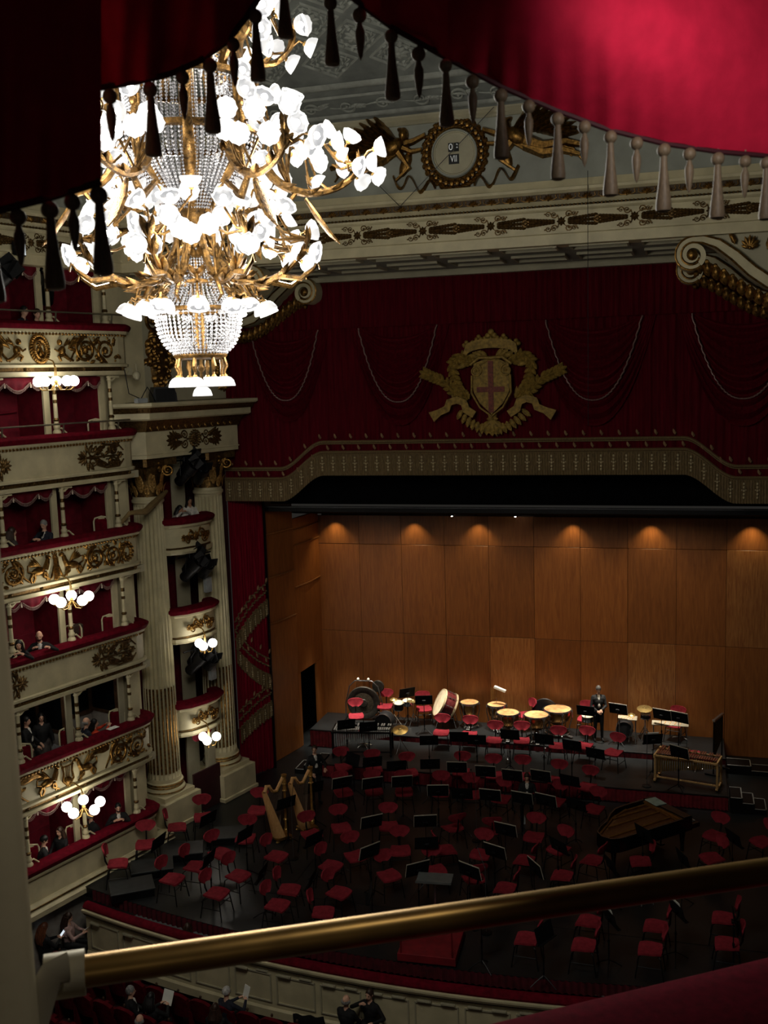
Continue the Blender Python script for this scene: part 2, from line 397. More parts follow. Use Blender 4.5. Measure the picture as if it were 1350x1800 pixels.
# little flights of steps with pale nosings
def steps(name, label, loc, rot, n, w, rise, run):
    t = thing(name, label, 'steps', loc, rot)
    for k in range(n):
        h = rise * (n - k)
        m = MB(); m.box((run * (k + .5), 0, h / 2), (run, w, h)); o = m.build('step', BLACKM, t, False)
        e = MB()
        for (cx, cy, sx, sy) in ((run * (k + 1) - .015, 0, .03, w), (run * (k + .5), -w / 2 + .015, run, .03), (run * (k + .5), w / 2 - .015, run, .03)):
            e.box((cx, cy, h + .004), (sx, sy, .008))
        e.build('nosing', mat('pale_nosing', (150, 150, 145), .5), o, False)
steps('stage_steps', 'black steps with white edging down from the right end of the skirted riser', (1.34, 29.15, 0), 0, 3, .8, .14, .32)
steps('stage_steps', 'black steps with white edging at the far right by the wooden wall', (1.36, 31.9, 0), 0, 2, .6, .14, .7)
steps('stage_steps', 'black steps with white edging at the left end of the skirted riser', (-10.8, 29.3, 0), PI, 3, .8, .14, .3)

# ================================================================== orchestra shell
shell = sempty('wall_back', (0, WY, 0))
back = MB(); back.box((-3.45, .12, 3.9), (17.2, .2, 7.8)); back.build('backing', mat('shell_backing', (60, 34, 16), .7), shell, False)
PX0, PW = -12.19, 1.502
rows = ((.0, 3.57), (3.57, 6.66), (6.66, 7.66))
pmesh = {}
for r, (z0, z1) in enumerate(rows):
    for mt_i, mt in enumerate((WOOD, WOOD2)):
        m = MB(); m.bbox((0, 0, (z1 - z0) / 2), (PW - .012, .05, z1 - z0 - .012), .006); pmesh[r, mt_i] = m.mesh('wood_panel', mt, False)
    for c in range(11):
        k = 1 if (r, c) in ((0, 4), (0, 7), (1, 9)) else 0
        link('wood_panel', pmesh[r, k], shell, (PX0 + PW * (c + .5), -.015 - .012 * random.random(), z0))
side = sempty('wall_left')
pts = [Vector((-12.80, 29.25, 0)), Vector((-12.36, 31.15, 0)), Vector((-12.2, 33.16, 0))]
for i in range(2):
    a, b = pts[i], pts[i + 1]; L = (b - a).length; ang = math.atan2(b.y - a.y, b.x - a.x)
    zs = ((0, 4.6), (4.6, 6.1), (6.1, 7.5), (7.5, 8.6)) if i == 0 else ((0, 2.55), (2.55, 5.5), (5.5, 6.9), (6.9, 7.4), (7.4, 7.8))
    for (z0, z1) in zs:
        m = MB()
        if i == 1 and z0 == 0:
            m.bbox((L * .86, 0, (z0 + z1) / 2), (L * .28, .08, z1 - z0 - .01), .006); m.bbox((L * .04, 0, (z0 + z1) / 2), (L * .08, .08, z1 - z0 - .01), .006)
        else: m.bbox((L / 2, 0, (z0 + z1) / 2), (L - .01, .08, z1 - z0 - .01), .006)
        m.build('wood_panel', WOOD, side, False, a, ang)
        if z0 > 4:
            e = MB(); e.tube([(0, -.05, z0), (L * .5, -.11, z0), (L, -.05, z0)], .025, 6); e.build('ledge', WOOD2, side, True, a, ang)
    if i == 1:
        m = MB(); m.box((L * .4, .6, 1.3), (L * 1.6, .02, 2.8)); m.box((L * 1.0, .3, 1.3), (.02, .6, 2.8)); m.box((-L * .1, .3, 1.3), (.02, .6, 2.8)); m.build('dark_doorway', BLACKC, side, False, a, ang)
        for q in (.1, .71): pass
# shell's black header: cloth border, a beam, the black soffit and its lamps
m = MB(); m.box((-3.7, 29.6, 10.0), (17.4, .06, 3.0)); bb = m.build('black_border', BLACKC, None, False); tag(bb, 'black cloth border hanging above the stage under the fringe', 'curtain')
sb = sempty('ceiling_1')
m = MB(); m.prism([(29.66, 8.28), (29.66, 8.42), (33.3, 7.82), (33.3, 7.68)], -13, 5, 'x'); m.build('soffit', BLACKC, sb, False)
m = MB(); m.box((-4, 29.5, 8.33), (18, .12, .12)); m.build('beam', BLACKM, sb, False)
m = MB(); m.box((-4, 29.42, 8.42), (18, .03, .03)); m.build('pipe', mat('grey_pipe', (90, 90, 92), .4, .6), sb, False)
fm = MB(); fm.lathe([(.0, .06), (.05, .06), (.06, 0), (.07, -.05)], 10); fx = fm.mesh('downlight_housing', BLACKM)
bm_ = MB(); bm_.ball((0, 0, -.02), .03, 8, 5); bx_ = bm_.mesh('downlight_bulb', BULB)
for i, x in enumerate(sorted(list(WASH) + [-10.2, -7.3, -5.2, -2.1, .5])):
    t = thing('ceiling_downlight', 'small black soffit downlight above the wooden wall, %s from left' % ('first', 'second', 'third', 'fourth', 'fifth', 'sixth', 'seventh', 'eighth', 'ninth', 'tenth', 'eleventh')[i], 'downlight', (x, 32.7, 7.78), 0, 'downlights above the wooden wall')
    link('housing', fx, t)
    if i in (3, 5): link('bulb', bx_, t, (0, 0, -.03))

# ================================================================== the proscenium arch: frieze, cornice, attic
ARY = 23.5
corner = Vector((-13.6, ARY)); pl = [(LW(-8, 0, 0).x, LW(-8, 0, 0).y), (corner.x, corner.y), (5.2, ARY)]
arch = sempty('wall_front')
def trim(name, prof, m, parent=arch, path=pl, smooth=False):
    b = MB(); b.sweep(prof, path); return b.build(name, m, parent, smooth)
trim('architrave', [(-.6, 15.12), (0, 15.12), (0, 15.34), (.04, 15.36), (.04, 15.40), (-.6, 15.40)], CREAM)
trim('frieze_panel', [(-.6, 15.40), (-.03, 15.40), (-.03, 15.84), (-.6, 15.84)], CREAM)
trim('frieze_moulding', [(-.6, 15.84), (.02, 15.84), (.06, 15.88), (.06, 15.93), (-.6, 15.93)], CREAM)
trim('cornice_cove', [(-.6, 15.97), (.05, 15.97), (.12, 16.02), (.16, 16.05), (-.6, 16.05)], CREAM)
trim('dark_band', [(-.6, 16.05), (.10, 16.05), (.14, 16.19), (-.6, 16.19)], mat('dark_bronze_band', (70, 56, 38), .6, .3))
trim('cornice_top', [(-.6, 16.19), (.18, 16.19), (.26, 16.24), (.26, 16.30), (.1, 16.33), (.05, 16.5), (-.6, 16.5)], CREAM)
trim('attic', [(-.6, 16.5), (-.02, 16.5), (-.02, 17.98), (-.6, 17.98)], GREYP)
trim('attic_moulding', [(-.5, 17.98), (.03, 17.98), (.08, 18.02), (.05, 18.08), (.12, 18.14), (.12, 18.2), (-.5, 18.2)], CREAM2)
# gold bead rows
def bead_row(parent, name, path, n_off, z, step, r, m=GOLD):
    b = MB()
    for i in range(len(path) - 1):
        a, c = Vector(path[i]), Vector(path[i + 1]); d = (c - a); L = d.length; d.normalize(); nn = Vector((d.y, -d.x))
        k = int(L / step)
        for j in range(k): p = a + d * (step * (j + .5)) + nn * n_off; b.ball((p.x, p.y, z), (r, r, r * .9), 6, 4)
    return b.build(name, m, parent)
vis = [(LW(-3.4, 0, 0).x, LW(-3.4, 0, 0).y), (corner.x, corner.y), (3.4, ARY)]
o = bead_row(arch, 'bead_row', vis, .07, 15.95, .085, .03, DGOLD); o['kind'] = 'stuff'
# palmette moulding
b = MB(); r_palmette(b, 0, -.065, PI / 2, .155, 7, 2.7); 
for s in (-1, 1): r_limb(b, [(0, -.05), (s * .1, -.06), (s * .18, -.02), (s * .16, .04), (s * .19, .07)], .012, .008)
pal = b.mesh('palmette', GOLD)
def along(path, step, first=.5):
    for i in range(len(path) - 1):
        a, c = Vector(path[i]), Vector(path[i + 1]); d = c - a; L = d.length; d.normalize(); ang = math.atan2(d.y, d.x); nn = Vector((d.y, -d.x)); k = int(L / step + 1e-6)
        for j in range(k): yield a + d * (step * (j + first)), nn, ang
for p, nn, ang in along(vis, .42): q = p + nn * .125; link('palmette', pal, arch, (q.x, q.y, 16.12), ang)
# frieze ornament: flower knots joined by tapering leafy bands
b = MB(); r_rosette(b, 0, 0, .10, 8)
for su in (-1, 1):
    for sv in (-1, 1):
        r_spiral(b, su * .16, sv * .145, .055, 1.2, su * sv, 0, .014, 14, (su * .04, sv * .06)); r_spiral(b, su * .29, sv * .155, .04, 1.1, -su * sv, 0, .012, 12, (su * .16, sv * .11)); b.ball(RX(su * .36, sv * .17, .02), .018, 6, 4)
    for k in range(9):
        u = su * (.14 + k * .068); hh = .042 + .009 * k
        for q in (-1, 0, 1): r_leaf(b, u, q * hh * .7, (0 if su > 0 else PI) + q * .25, .12, .04, h=.045)
knot = b.mesh('gilded_frieze_knot', DGOLD)
b = MB(); b.lathe([(.0, .06), (.03, .055), (.05, .03), (.085, .03), (.10, 0)], 12, Matrix.Rotation(PI / 2, 4, 'X')); r_rosette(b, 0, 0, .06, 6); ros = b.mesh('gilded_rosette', DGOLD)
U = 1.58
for k in range(-6, 6):
    x = -5 + .79 + U * k
    if x > -13.3 and x < 3.3: link('frieze_knot', knot, arch, (x, ARY + .02, 15.62))
    if x - .79 > -13.3 and x < 3.3: link('frieze_rosette', ros, arch, (x - .79, ARY + .02, 15.62))
for k in range(3):
    p = LW(1.0 - k * U, -.03, 15.62); link('frieze_knot', knot, arch, p, LANG); p = LW(1.79 - k * U, -.03, 15.62); link('frieze_rosette', ros, arch, p, LANG)
# soffit of the arch with coffers, and its return on the far side
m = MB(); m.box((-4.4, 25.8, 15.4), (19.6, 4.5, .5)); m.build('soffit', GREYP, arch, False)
for k in range(-7, 6):
    x = -5 + U * k + .0
    m = MB()
    for (cx, cy, sx, sy) in ((0, -.3, 1.3, .05), (0, .3, 1.3, .05), (-.63, 0, .05, .6), (.63, 0, .05, .6)): m.box((cx, cy, -.03), (sx, sy, .06))
    m.build('coffer_frame', CREAM2, arch, False, (x, 24.1, 15.15))
    m = MB()
    for (cx, cy, sx, sy) in ((0, -.5, 1.3, .05), (0, .5, 1.3, .05), (-.63, 0, .05, 1.0), (.63, 0, .05, 1.0)): m.box((cx, cy, -.03), (sx, sy, .06))
    m.build('coffer_frame', CREAM2, arch, False, (x, 26.0, 15.15))
m = MB(); m.box((-4.4, 27.75, 15.07), (19, .35, .16)); m.build('rear_beam', CREAM2, arch, False)

# ================================================================== ceiling with its relief lattice
def ceil_pt(x, t, h=0.):
    th = min(1., t) * PI / 2; Y = 23.45 - 11.5 * t; Z = 18.15 + 2.9 * math.sin(th) ** 1.0
    dz = 2.9 * math.cos(th) * PI / 2; n = Vector((0, -dz, -11.5)).normalized()
    return (x + n.x * h, Y + n.y * h, Z + n.z * h)
CG = mat('painted_grey_ceiling', (120, 124, 118), .8, var=.18, scale=2.2)
CG2 = mat('painted_grey_relief', (150, 153, 144), .8, var=.15, scale=4)
ce = sempty('ceiling')
b = MB(); b.grid(lambda a, c: ceil_pt(-16 + 22 * a, c), 4, 30); b.build('vault', CG, ce)
for (t0, t1, h) in ((.015, .03, .06), (.075, .083, .05), (.10, .118, .07)):
    b = MB(); b.grid(lambda a, c: ceil_pt(-16 + 22 * a, t0 + (t1 - t0) * c, h * math.sin(PI * (.1 + .8 * c))), 4, 4); b.build('border_moulding', CG2, ce)
# acanthus scroll in the border band, lattice ribs, oval rosettes
def on_ceil(mbs, x0, t0, sc, st):   # map relief (u,v,w) of a builder onto the vault
    out = MB(); out.f = mbs.f; out.mi = mbs.mi; out.v = [ceil_pt(x0 + p[0] * sc, t0 + p[2] * st, -p[1] * 1.2 + .005) for p in mbs.v]; return out
for k in range(18):
    b = MB(); r_spiral(b, 0, 0, .17, 1.4, 1 if k % 2 else -1, 0, .03, 18, (-.4, 0)); r_acanthus(b, .1, 0, .2 if k % 2 else -.2, .4, .12, 3); on_ceil(b, -12.4 + k * .85, .052, 1.0, .09).build('border_scroll', CG2, ce)
CW, CT = 1.5, .105
for r in range(5):
    for c in range(12):
        x = -13.2 + CW * (c + (.5 if r % 2 else 0)); t = .175 + CT * .5 * r
        if t > .45: continue
        b = MB()
        for q in (.40, .29):
            b.tube([ceil_pt(x + CW * q * (1 if k in (0,) else -1 if k == 2 else 0), t + CT * q * (1 if k == 1 else -1 if k == 3 else 0), .01) for k in range(4)], .035 if q > .3 else .02, 5, closed=True)
        b.build('coffer_frame', CG2, ce)
        b = MB(); r_rosette(b, 0, 0, .24, 8); r_wreath(b, 0, 0, .34, .34, 12, .12, .03); on_ceil(b, x, t, .95, .075).build('coffer_rosette', CG2, ce)

# ================================================================== clock and its gilded bearers
CLK = Vector((-5.0, ARY + .0, 17.27))
t = thing('wall_clock', 'round dial in a gilded laurel wreath with small black number windows', 'clock', CLK)
Q = Matrix.Rotation(PI / 2, 4, 'X')
b = MB(); b.lathe([(0, .03), (.44, .03), (.46, .05), (.52, .05), (.55, .0)], 40, Q); b.build('dial', CREAM2, t)
b = MB(); b.lathe([(.47, .02), (.49, .075), (.52, .075), (.54, .02)], 40, Q, cap=False); b.build('dial_rim', GREYP, t)
b = MB(); r_wreath(b, 0, 0, .62, .66, 46, .17, .05); r_wreath(b, 0, 0, .66, .70, 30, .14, .05)
for i in range(30): a = 2 * PI * i / 30; b.ball(RX(.63 * math.cos(a), .67 * math.sin(a), .06), (.06, .05, .06), 6, 4)
b.build('laurel_wreath', GOLD, t)
WINK = mat('clock_window_black', (12, 14, 15), .4); NUM = mat('clock_numeral_white', (225, 228, 222), .5, emit=.12, ecol=(1, 1, 1))
def text(body, size, m, parent, loc, name, sx=1.0, rot=(PI / 2, 0, 0), thick=.004):
    cu = bpy.data.curves.new(name, 'FONT'); cu.body = body; cu.size = size; cu.extrude = thick; cu.align_x = 'CENTER'; cu.align_y = 'CENTER'
    ob = bpy.data.objects.new(name, cu); COL.objects.link(ob); bpy.context.view_layer.update()
    me = bpy.data.meshes.new_from_object(ob.evaluated_get(bpy.context.evaluated_depsgraph_get())); bpy.data.objects.remove(ob)
    me.materials.clear(); me.materials.append(m); o = link(name, me, parent, loc, rot); o.scale = (sx, 1, 1); return o
b = MB(); b.box((-.075, -.045, .13), (.115, .02, .19)); b.box((.05, -.045, .13), (.115, .02, .19)); b.build('minute_window', WINK, t, False)
b = MB(); b.box((-.01, -.045, -.13), (.235, .02, .21)); b.build('hour_window', WINK, t, False)
text('0', .2, NUM, t, (-.075, -.058, .13), 'minute_numeral'); text('2', .13, NUM, t, (.07, -.058, .145), 'minute_numeral', .7)
text('VII', .2, NUM, t, (-.01, -.058, -.13), 'hour_numeral', .72)
def bearer(name, label, s):
    t = thing(name, label, 'relief', CLK); t.scale = (1, 1.6, 1.2)
    b = MB()
    r_limb(b, [(s * .66, .38), (s * .95, .28), (s * 1.15, .25)], .05, .08)
    r_limb(b, [(s * .75, .12), (s * 1.0, .10), (s * 1.2, .18)], .04, .07)
    r_blob(b, s * 1.17, .42, .12, .14, 0, .13); r_blob(b, s * 1.42, .20, .30, .17, -.35 * s, .14); r_blob(b, s * 1.2, .48, .14, .06, .5 * s, .1)
    r_limb(b, [(s * 1.6, .1), (s * 2.0, -.02), (s * 2.5, .02), (s * 2.95, -.08)], .15, .05); r_limb(b, [(s * 1.6, .05), (s * 2.0, -.14), (s * 2.45, -.12), (s * 2.8, -.22)], .13, .05)
    b.build('figure', GOLD, t)
    b = MB()
    for k in range(9): r_limb(b, [(s * (1.3 + .1 * k), .12 - .02 * k), (s * (1.6 + .13 * k), -.05 - .03 * (k % 3)), (s * (1.9 + .12 * k), .06 - .05 * k + .05 * (k % 2))], .05, .02)
    r_blob(b, s * 1.15, -.12, .12, .26, .5 * s, .06); r_limb(b, [(s * 1.3, .1), (s * 1.05, -.2), (s * 1.4, -.42)], .09, .03)
    b.build('drapery', GOLD, t)
    b = MB()
    for r_ in range(2):
        for i in range(9):
            q = i / 8; an = (.75 - .75 * q - .1 * r_); r_leaf(b, s * (1.35 + .1 * i), .34 - .02 * i, an if s > 0 else PI - an, (1.0 - .3 * q) * (1 - .35 * r_), .07, h=.14 + .05 * r_)
    b.build('wing', GOLD, t)
    b = MB(); pts = []
    for i in range(40): q = i / 39; pts.append((s * (.45 + 1.0 * q), -.62 + .13 * math.sin(q * 4.2 * PI) + .22 * q))
    b.tube([RX(p[0], p[1], .03 + .03 * math.sin(i * .6)) for i, p in enumerate(pts)], [(.05, .02)] * 40, 6, flat=(0, 1, .2)); b.build('ribbon', GOLD, t)
bearer('gilded_victory', 'gilded winged figure flying to the right of the clock wreath', 1)
bearer('gilded_victory', 'gilded winged figure flying to the left of the clock wreath behind the chandelier lamps', -1)
# ================================================================== left side wall: six tiers of boxes
ZR = (1.05, 3.60, 6.15, 8.73, 11.22, 13.85)
POSTS = (1.57, -.15, -1.87, -3.59)
SMIN = -5.3
lp = [(SMIN, 0), (1.85, 0), (2.08, .05), (2.24, .17), (2.30, .38), (2.30, .6)]
def cush_prof(h=.19):
    return [(-.24, -h), (.10, -h), (.14, -h * .7), (.15, -h * .42), (.12, -.04), (.05, -.005), (-.1, 0), (-.2, -.02), (-.24, -.06)]
COLON = MB(); COLON.lathe([(.10, 0), (.10, .05), (.065, .10), (.08, .14), (.08, .19), (.055, .23), (.06, .30)], 10)
COLON.lathe([(.052, .38), (.050, .62), (.046, .74)], 10); COLON.lathe([(.05, .82), (.048, .95)], 10); COLON.lathe([(.046, 1.05), (.05, 1.22), (.07, 1.26), (.05, 1.30), (.06, 1.37)], 10)
COLON.cur = 1
COLON.lathe([(.06, .30), (.075, .34), (.052, .38)], 10); COLON.lathe([(.052, .74), (.05, .82)], 10); COLON.lathe([(.052, .95), (.048, 1.05)], 10)
COLON_ME = COLON.mesh('colonnette', [CREAM, DGOLD])
BR = MB(); BR.bbox((.12, 0, 1.33), (.34, .10, .05), .01); BR.tube([(.02, 0, 1.22), (.1, 0, 1.25), (.2, 0, 1.31)], [.03, .035, .02], 6); BRK_ME = BR.mesh('capital_bracket', CREAM)
ARM = MB(); ARM.tube([(0, -.02, .10), (.12, -.02, .12), (.2, -.05, .03), (.24, -.05, .0)], .022, 6); ARM_ME = ARM.mesh('foot_scroll', CREAM)
VAL = MB(); FR = MB()
def val_edge(a):       # scalloped lower edge for a in 0..1
    if a < .27: q = a / .27; return .10 + .14 * math.sin(PI * q)
    if a < .73: q = (a - .27) / .46; return .10 + .20 * math.sin(PI * q)
    q = (a - .73) / .27; return .10 + .14 * math.sin(PI * q)
VW = 1.54
VAL.grid(lambda a, b: (-VW / 2 + VW * a, .03 * math.sin(a * 40) * b - .04 * math.sin(PI * b), -.02 - (val_edge(a) + .03) * b), 48, 5)
FR.tube([(-VW / 2 + VW * i / 60, -.03, -.02 - val_edge(i / 60)) for i in range(61)], .014, 5)
for i in range(46):
    a = (i + .5) / 46; x = -VW / 2 + VW * a; z = -.02 - val_edge(a); FR.cyl((x, -.03, z - .01), (x, -.03, z - .07), .006, .010, 5)
VAL_ME = VAL.mesh('valance', REDWALL); FR_ME = FR.mesh('valance_fringe', ROPE)
TS = MB(); TS.cyl((0, -.03, 0), (0, -.03, -.06), .006, .006, 5); TS.ball((0, -.03, -.07), .018, 6, 4); TS.cyl((0, -.03, -.08), (0, -.03, -.13), .012, .02, 6); TS_ME = TS.mesh('tassel', mat('ivory_tassel', (225, 205, 185), .6))
RR = MB(); r_rosette(RR, 0, 0, .06, 8); RR.ball(RX(0, 0, .02), .03, 8, 5); RR_ME = RR.mesh('gilded_rosette', DGOLD)
MARB = mat('grey_marble', (150, 146, 138), .35, var=.2, scale=3, col2=(120, 108, 100)); MIRR = mat('dark_mirror', (26, 30, 34), .12, .6)
DARKW = mat('dark_walnut', (74, 50, 30), .5, var=.3, scale=8)
names = ('stage level tier of boxes with plain cream parapet', 'second tier of boxes with gilded lions and a lyre on the parapet',
         'third tier of boxes with separate gilded palmette sprays', 'fourth tier of boxes with gilded griffins and scrolls on the parapet',
         'fifth tier of boxes level with the column cornice', 'top tier gallery with gilded cherubs and a wreath')
def spray(mb, u, v, s):       # arabesque spray pointing along s
    r_palmette(mb, u, v, PI if s > 0 else 0, .17, 9, 3.6)
    for q in (-1, 1):
        r_spiral(mb, u + s * .17, v + q * .10, .085, 1.4, s * q, PI / 2 * q, .018, 18, (u + s * .08, v)); r_acanthus(mb, u + s * .2, v + q * .03, (0 if s > 0 else PI) + s * q * .55, .36, .10, 3)
        r_acanthus(mb, u + s * .5, v + q * .12, (0 if s > 0 else PI) + s * q * .2, .34, .12, 4); r_limb(mb, [(u + s * .22, v + q * .12), (u + s * .45, v + q * .2), (u + s * .75, v + q * .19), (u + s * .86, v + q * .08)], .02, .014)
    for i in range(9): r_leaf(mb, u + s * (.12 + .08 * i), v + .12 * math.sin(i * 2.3), (0 if s > 0 else PI) + math.sin(i * 1.7), .13, .035, h=.04)
    for q in (-1, 1): r_spiral(mb, u + s * .62, v + q * .11, .07, 1.3, -s * q, 0, .016, 16, (u + s * .45, v + q * .05)); r_acanthus(mb, u + s * .05, v + q * .08, PI / 2 * q, .16, .07, 3)
    r_limb(mb, [(u, v), (u + s * .85, v)], .02, .012); r_palmette(mb, u + s * .72, v, 0 if s > 0 else PI, .13, 5, 1.6)
def scrolls(mb, u, v, s):
    r_spiral(mb, u + s * .22, v, .20, 1.8, s, PI / 2, .036, 30, (u - s * .12, v - .2)); r_rosette(mb, u + s * .22, v, .09, 8)
    r_spiral(mb, u + s * .66, v - .02, .17, 1.7, -s, -PI / 2, .03, 28, (u + s * .3, v + .2)); r_rosette(mb, u + s * .66, v - .02, .07, 8)
    r_acanthus(mb, u + s * .38, v + .08, (.5 if s > 0 else PI - .5), .22, .1, 3); r_acanthus(mb, u + s * .42, v - .1, (-.5 if s > 0 else PI + .5), .22, .1, 3)
    r_acanthus(mb, u + s * .02, v - .2, (.9 if s > 0 else PI - .9), .25, .1, 3); r_acanthus(mb, u + s * .82, v + .05, (1.1 if s > 0 else PI - 1.1), .18, .08, 3)
tiers = []
for k, zr in enumerate(ZR):
    T = thing('box_tier', names[k], 'balcony', (LA.x, LA.y, zr), LANG, 'tiers of theatre boxes'); tiers.append(T)
    b = MB(); b.sweep(cush_prof(), lp); b.build('velvet_rail', VELVET, T)
    if k > 0:
        b = MB(); b.sweep([(-.2, -.32), (.01, -.32), (.01, -.29), (.05, -.27), (.07, -.24), (.07, -.19), (-.2, -.19)], lp); b.build('upper_moulding', CREAM, T, False)
        b = MB(); b.sweep([(-.2, -.98), (-.02, -.98), (-.02, -.32), (-.2, -.32)], lp); b.build('parapet_panel', CREAM, T, False)
        b = MB(); b.sweep([(-.2, -1.07), (.04, -1.07), (.05, -1.01), (.0, -.985), (-.2, -.98)], lp); b.build('lower_moulding', CREAM, T, False)
        b = MB(); b.sweep([(-.2, -1.17), (-.01, -1.17), (-.01, -1.07), (-.2, -1.07)], lp); b.build('gilded_band', DGOLD, T, False)
        b = MB(); b.sweep([(-.2, -1.28), (.0, -1.28), (.03, -1.25), (.06, -1.17), (-.2, -1.17)], lp); b.build('base_moulding', CREAM, T, False)
        for s in (1.95, 1.57 - .0, -.15, -1.87, .71, -1.01):
            link('rosette', RR_ME, T, (s, 0.01, -1.12)) if s in (1.95, -.15, -1.87, .71, -1.01) else None
        o = bead_row(T, 'bead_row', [(-3.2, 0), (1.85, 0), (2.2, .12)], .055, -.295, .095, .036, GOLD); o['kind'] = 'stuff'
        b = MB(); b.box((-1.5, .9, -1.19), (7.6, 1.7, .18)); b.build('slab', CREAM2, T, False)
    else:
        b = MB(); b.sweep([(-.2, -.30), (.06, -.30), (.08, -.24), (.06, -.19), (-.2, -.19)], lp); b.build('upper_moulding', CREAM, T, False)
        b = MB(); b.sweep([(-.25, -1.15), (.06, -1.15), (.04, -.8), (.0, -.45), (-.02, -.30), (-.25, -.30)], lp); b.build('parapet_panel', CREAM, T)
        b = MB(); b.sweep([(-.25, -1.2), (.24, -1.2), (.24, -1.08), (.16, -1.02), (.16, -.94), (.10, -.88), (-.25, -.88)], [(SMIN, 0), (2.6, 0)]); b.build('dado', CREAM, T, False)
        b = MB(); b.sweep([(.09, -.90), (.175, -.955), (.175, -.985), (.09, -.93)], [(SMIN, 0), (2.6, 0)]); b.build('gilded_band', DGOLD, T, False)
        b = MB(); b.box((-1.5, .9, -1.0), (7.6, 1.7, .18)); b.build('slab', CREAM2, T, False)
    # boxes behind the rail
    zt = (ZR[k + 1] - 1.28 - zr) if k < 5 else 1.30
    wallm = REDWALL
    for i in range(3):
        s1, s0 = POSTS[i], POSTS[i + 1]
        if k == 1 and i < 2:
            b = MB(); b.box(((s0 + s1) / 2, 1.6, (-1 + .1) / 2), (1.72, .06, 1.1)); b.box(((s0 + s1) / 2, 1.6, (zt + 1.0) / 2), (1.72, .05, .8)); b.build('marble_dado', MARB, T, False)
            b = MB(); b.box(((s0 + s1) / 2, 1.56, .66), (1.72, .03, 1.2)); b.build('dark_mirror', MIRR, T, False)
            b = MB()
            for (cx, cz, sx, sz) in (((s0 + s1) / 2, .08, 1.7, .1), (s1 - .08, .66, .16, 1.2), (s0 + .08, .66, .16, 1.2)): b.box((cx, 1.53, cz), (sx, .06, sz))
            b.build('mirror_frame', DARKW, T, False)
        else:
            b = MB(); b.box(((s0 + s1) / 2, 1.5, (zt - 1) / 2), (1.72, .08, zt + 1)); b.build('back_wall', wallm, T, False)
            b = MB(); b.box(((s0 + s1) / 2, 1.45, .05), (1.72, .03, .03)); b.build('dado_rail', wallm, T, False)
    if k == 1:
        for s in POSTS[:2]:
            b = MB(); b.box((s - .05, 1.0, -.45), (.03, 1.1, 1.1)); b.build('marble_dado', MARB, T, False); b = MB(); b.box((s - .06, 1.0, .72), (.02, 1.1, 1.3)); b.build('dark_mirror', MIRR, T, False)
            b = MB(); b.box((s - .075, 1.0, .12), (.03, 1.1, .08)); b.box((s - .075, .53, .7), (.03, .14, 1.2)); b.build('mirror_frame', DARKW, T, False)
    for i, s in enumerate(POSTS):
        b = MB(); b.box((s, 1.0, (zt - 1) / 2), (.08, 1.1, zt + 1)); b.build('partition', wallm, T, False)
        b = MB(); b.bbox((s - .02, .42, (zt - 1) / 2), (.17, .06, zt + 1), .01); b.build('pilaster', CREAM if k != 1 else CREAM2, T, False)
        link('colonnette', COLON_ME, T, (s, .12, -.01), None, (1, 1, zt / 1.37)); link('capital_bracket', BRK_ME, T, (s, .12, 0), None, (1, 1, zt / 1.37)); link('foot_scroll', ARM_ME, T, (s, .12, 0))
        if i < 3 and k not in (1,):
            c = (POSTS[i] + POSTS[i + 1]) / 2; v = link('valance', VAL_ME, T, (c, .36, zt)); link('fringe', FR_ME, v)
            for q in (-.36, .36): link('tassel', TS_ME, v, (q, -.01, -.12))
    # metal hand rail on the two upper tiers
    if k >= 4:
        b = MB(); b.tube([(SMIN, -.02, .22), (2.05, -.02, .22)], .022, 6)
        for s in POSTS: b.tube([(s + .1, .02, .0), (s + .1, -.02, .22)], .02, 6)
        b.build('hand_rail', mat('worn_steel', (150, 145, 125), .35, .8), T)
    # reliefs
    c = -.58 if k != 1 else -.68; vc = -.645
    def put(fn, u, sc, nm, m=GOLD):   # centred on the parapet panel
        b0 = MB(); fn(b0); b = MB(); b.add(b0.v, b0.f, Matrix.Translation((u, 0, vc)) @ Matrix.Diagonal((sc, 1.3, sc, 1))); b.build(nm, m, T)
    def leafy(b, s):
        for i in range(14): r_leaf(b, s * (.0 + .07 * i), .20 * math.sin(i * 1.9), random.uniform(0, 6.28), .12, .035, h=.04)
        for i in range(6): b.ball(RX(s * (.1 + .15 * i), .19 * (-1) ** i, .03), .022, 6, 4)
    def sc_(s):
        def f(b): scrolls(b, 0, 0, s); leafy(b, s)
        return f
    if k == 5:
        def wr(b): r_wreath(b, 0, 0, .15, .20, 30, .10, .035); r_rosette(b, 0, .08, .07, 6); r_blob(b, 0, -.04, .07, .10, .2, .04); r_limb(b, [(-.06, -.12), (0, .02), (.07, -.1)], .025, .02)
        put(wr, c, 1.3, 'gilded_wreath')
        for s in (-1, 1):
            put(lambda b: r_putto(b, 0, -.25, .5, -s), c + s * .64, 1.22, 'gilded_cherub')
            put(sc_(s), c + s * 1.02, 1.45, 'gilded_scroll'); put(lambda b: r_wing(b, 0, .0, PI / 2 - s * .9, .34, -s, 6), c + s * .82, 1.2, 'gilded_plume')
    elif k == 3:
        def fg_(b): r_limb(b, [(0, -.25), (0, .1), (0, .18)], .06, .05); r_blob(b, 0, .17, .05, .06); r_limb(b, [(-.14, -.23), (-.05, .0), (0, .06), (.05, .0), (.14, -.23)], .025, .025); r_palmette(b, 0, .18, PI / 2, .1, 5)
        put(fg_, c, 1.2, 'gilded_figure')
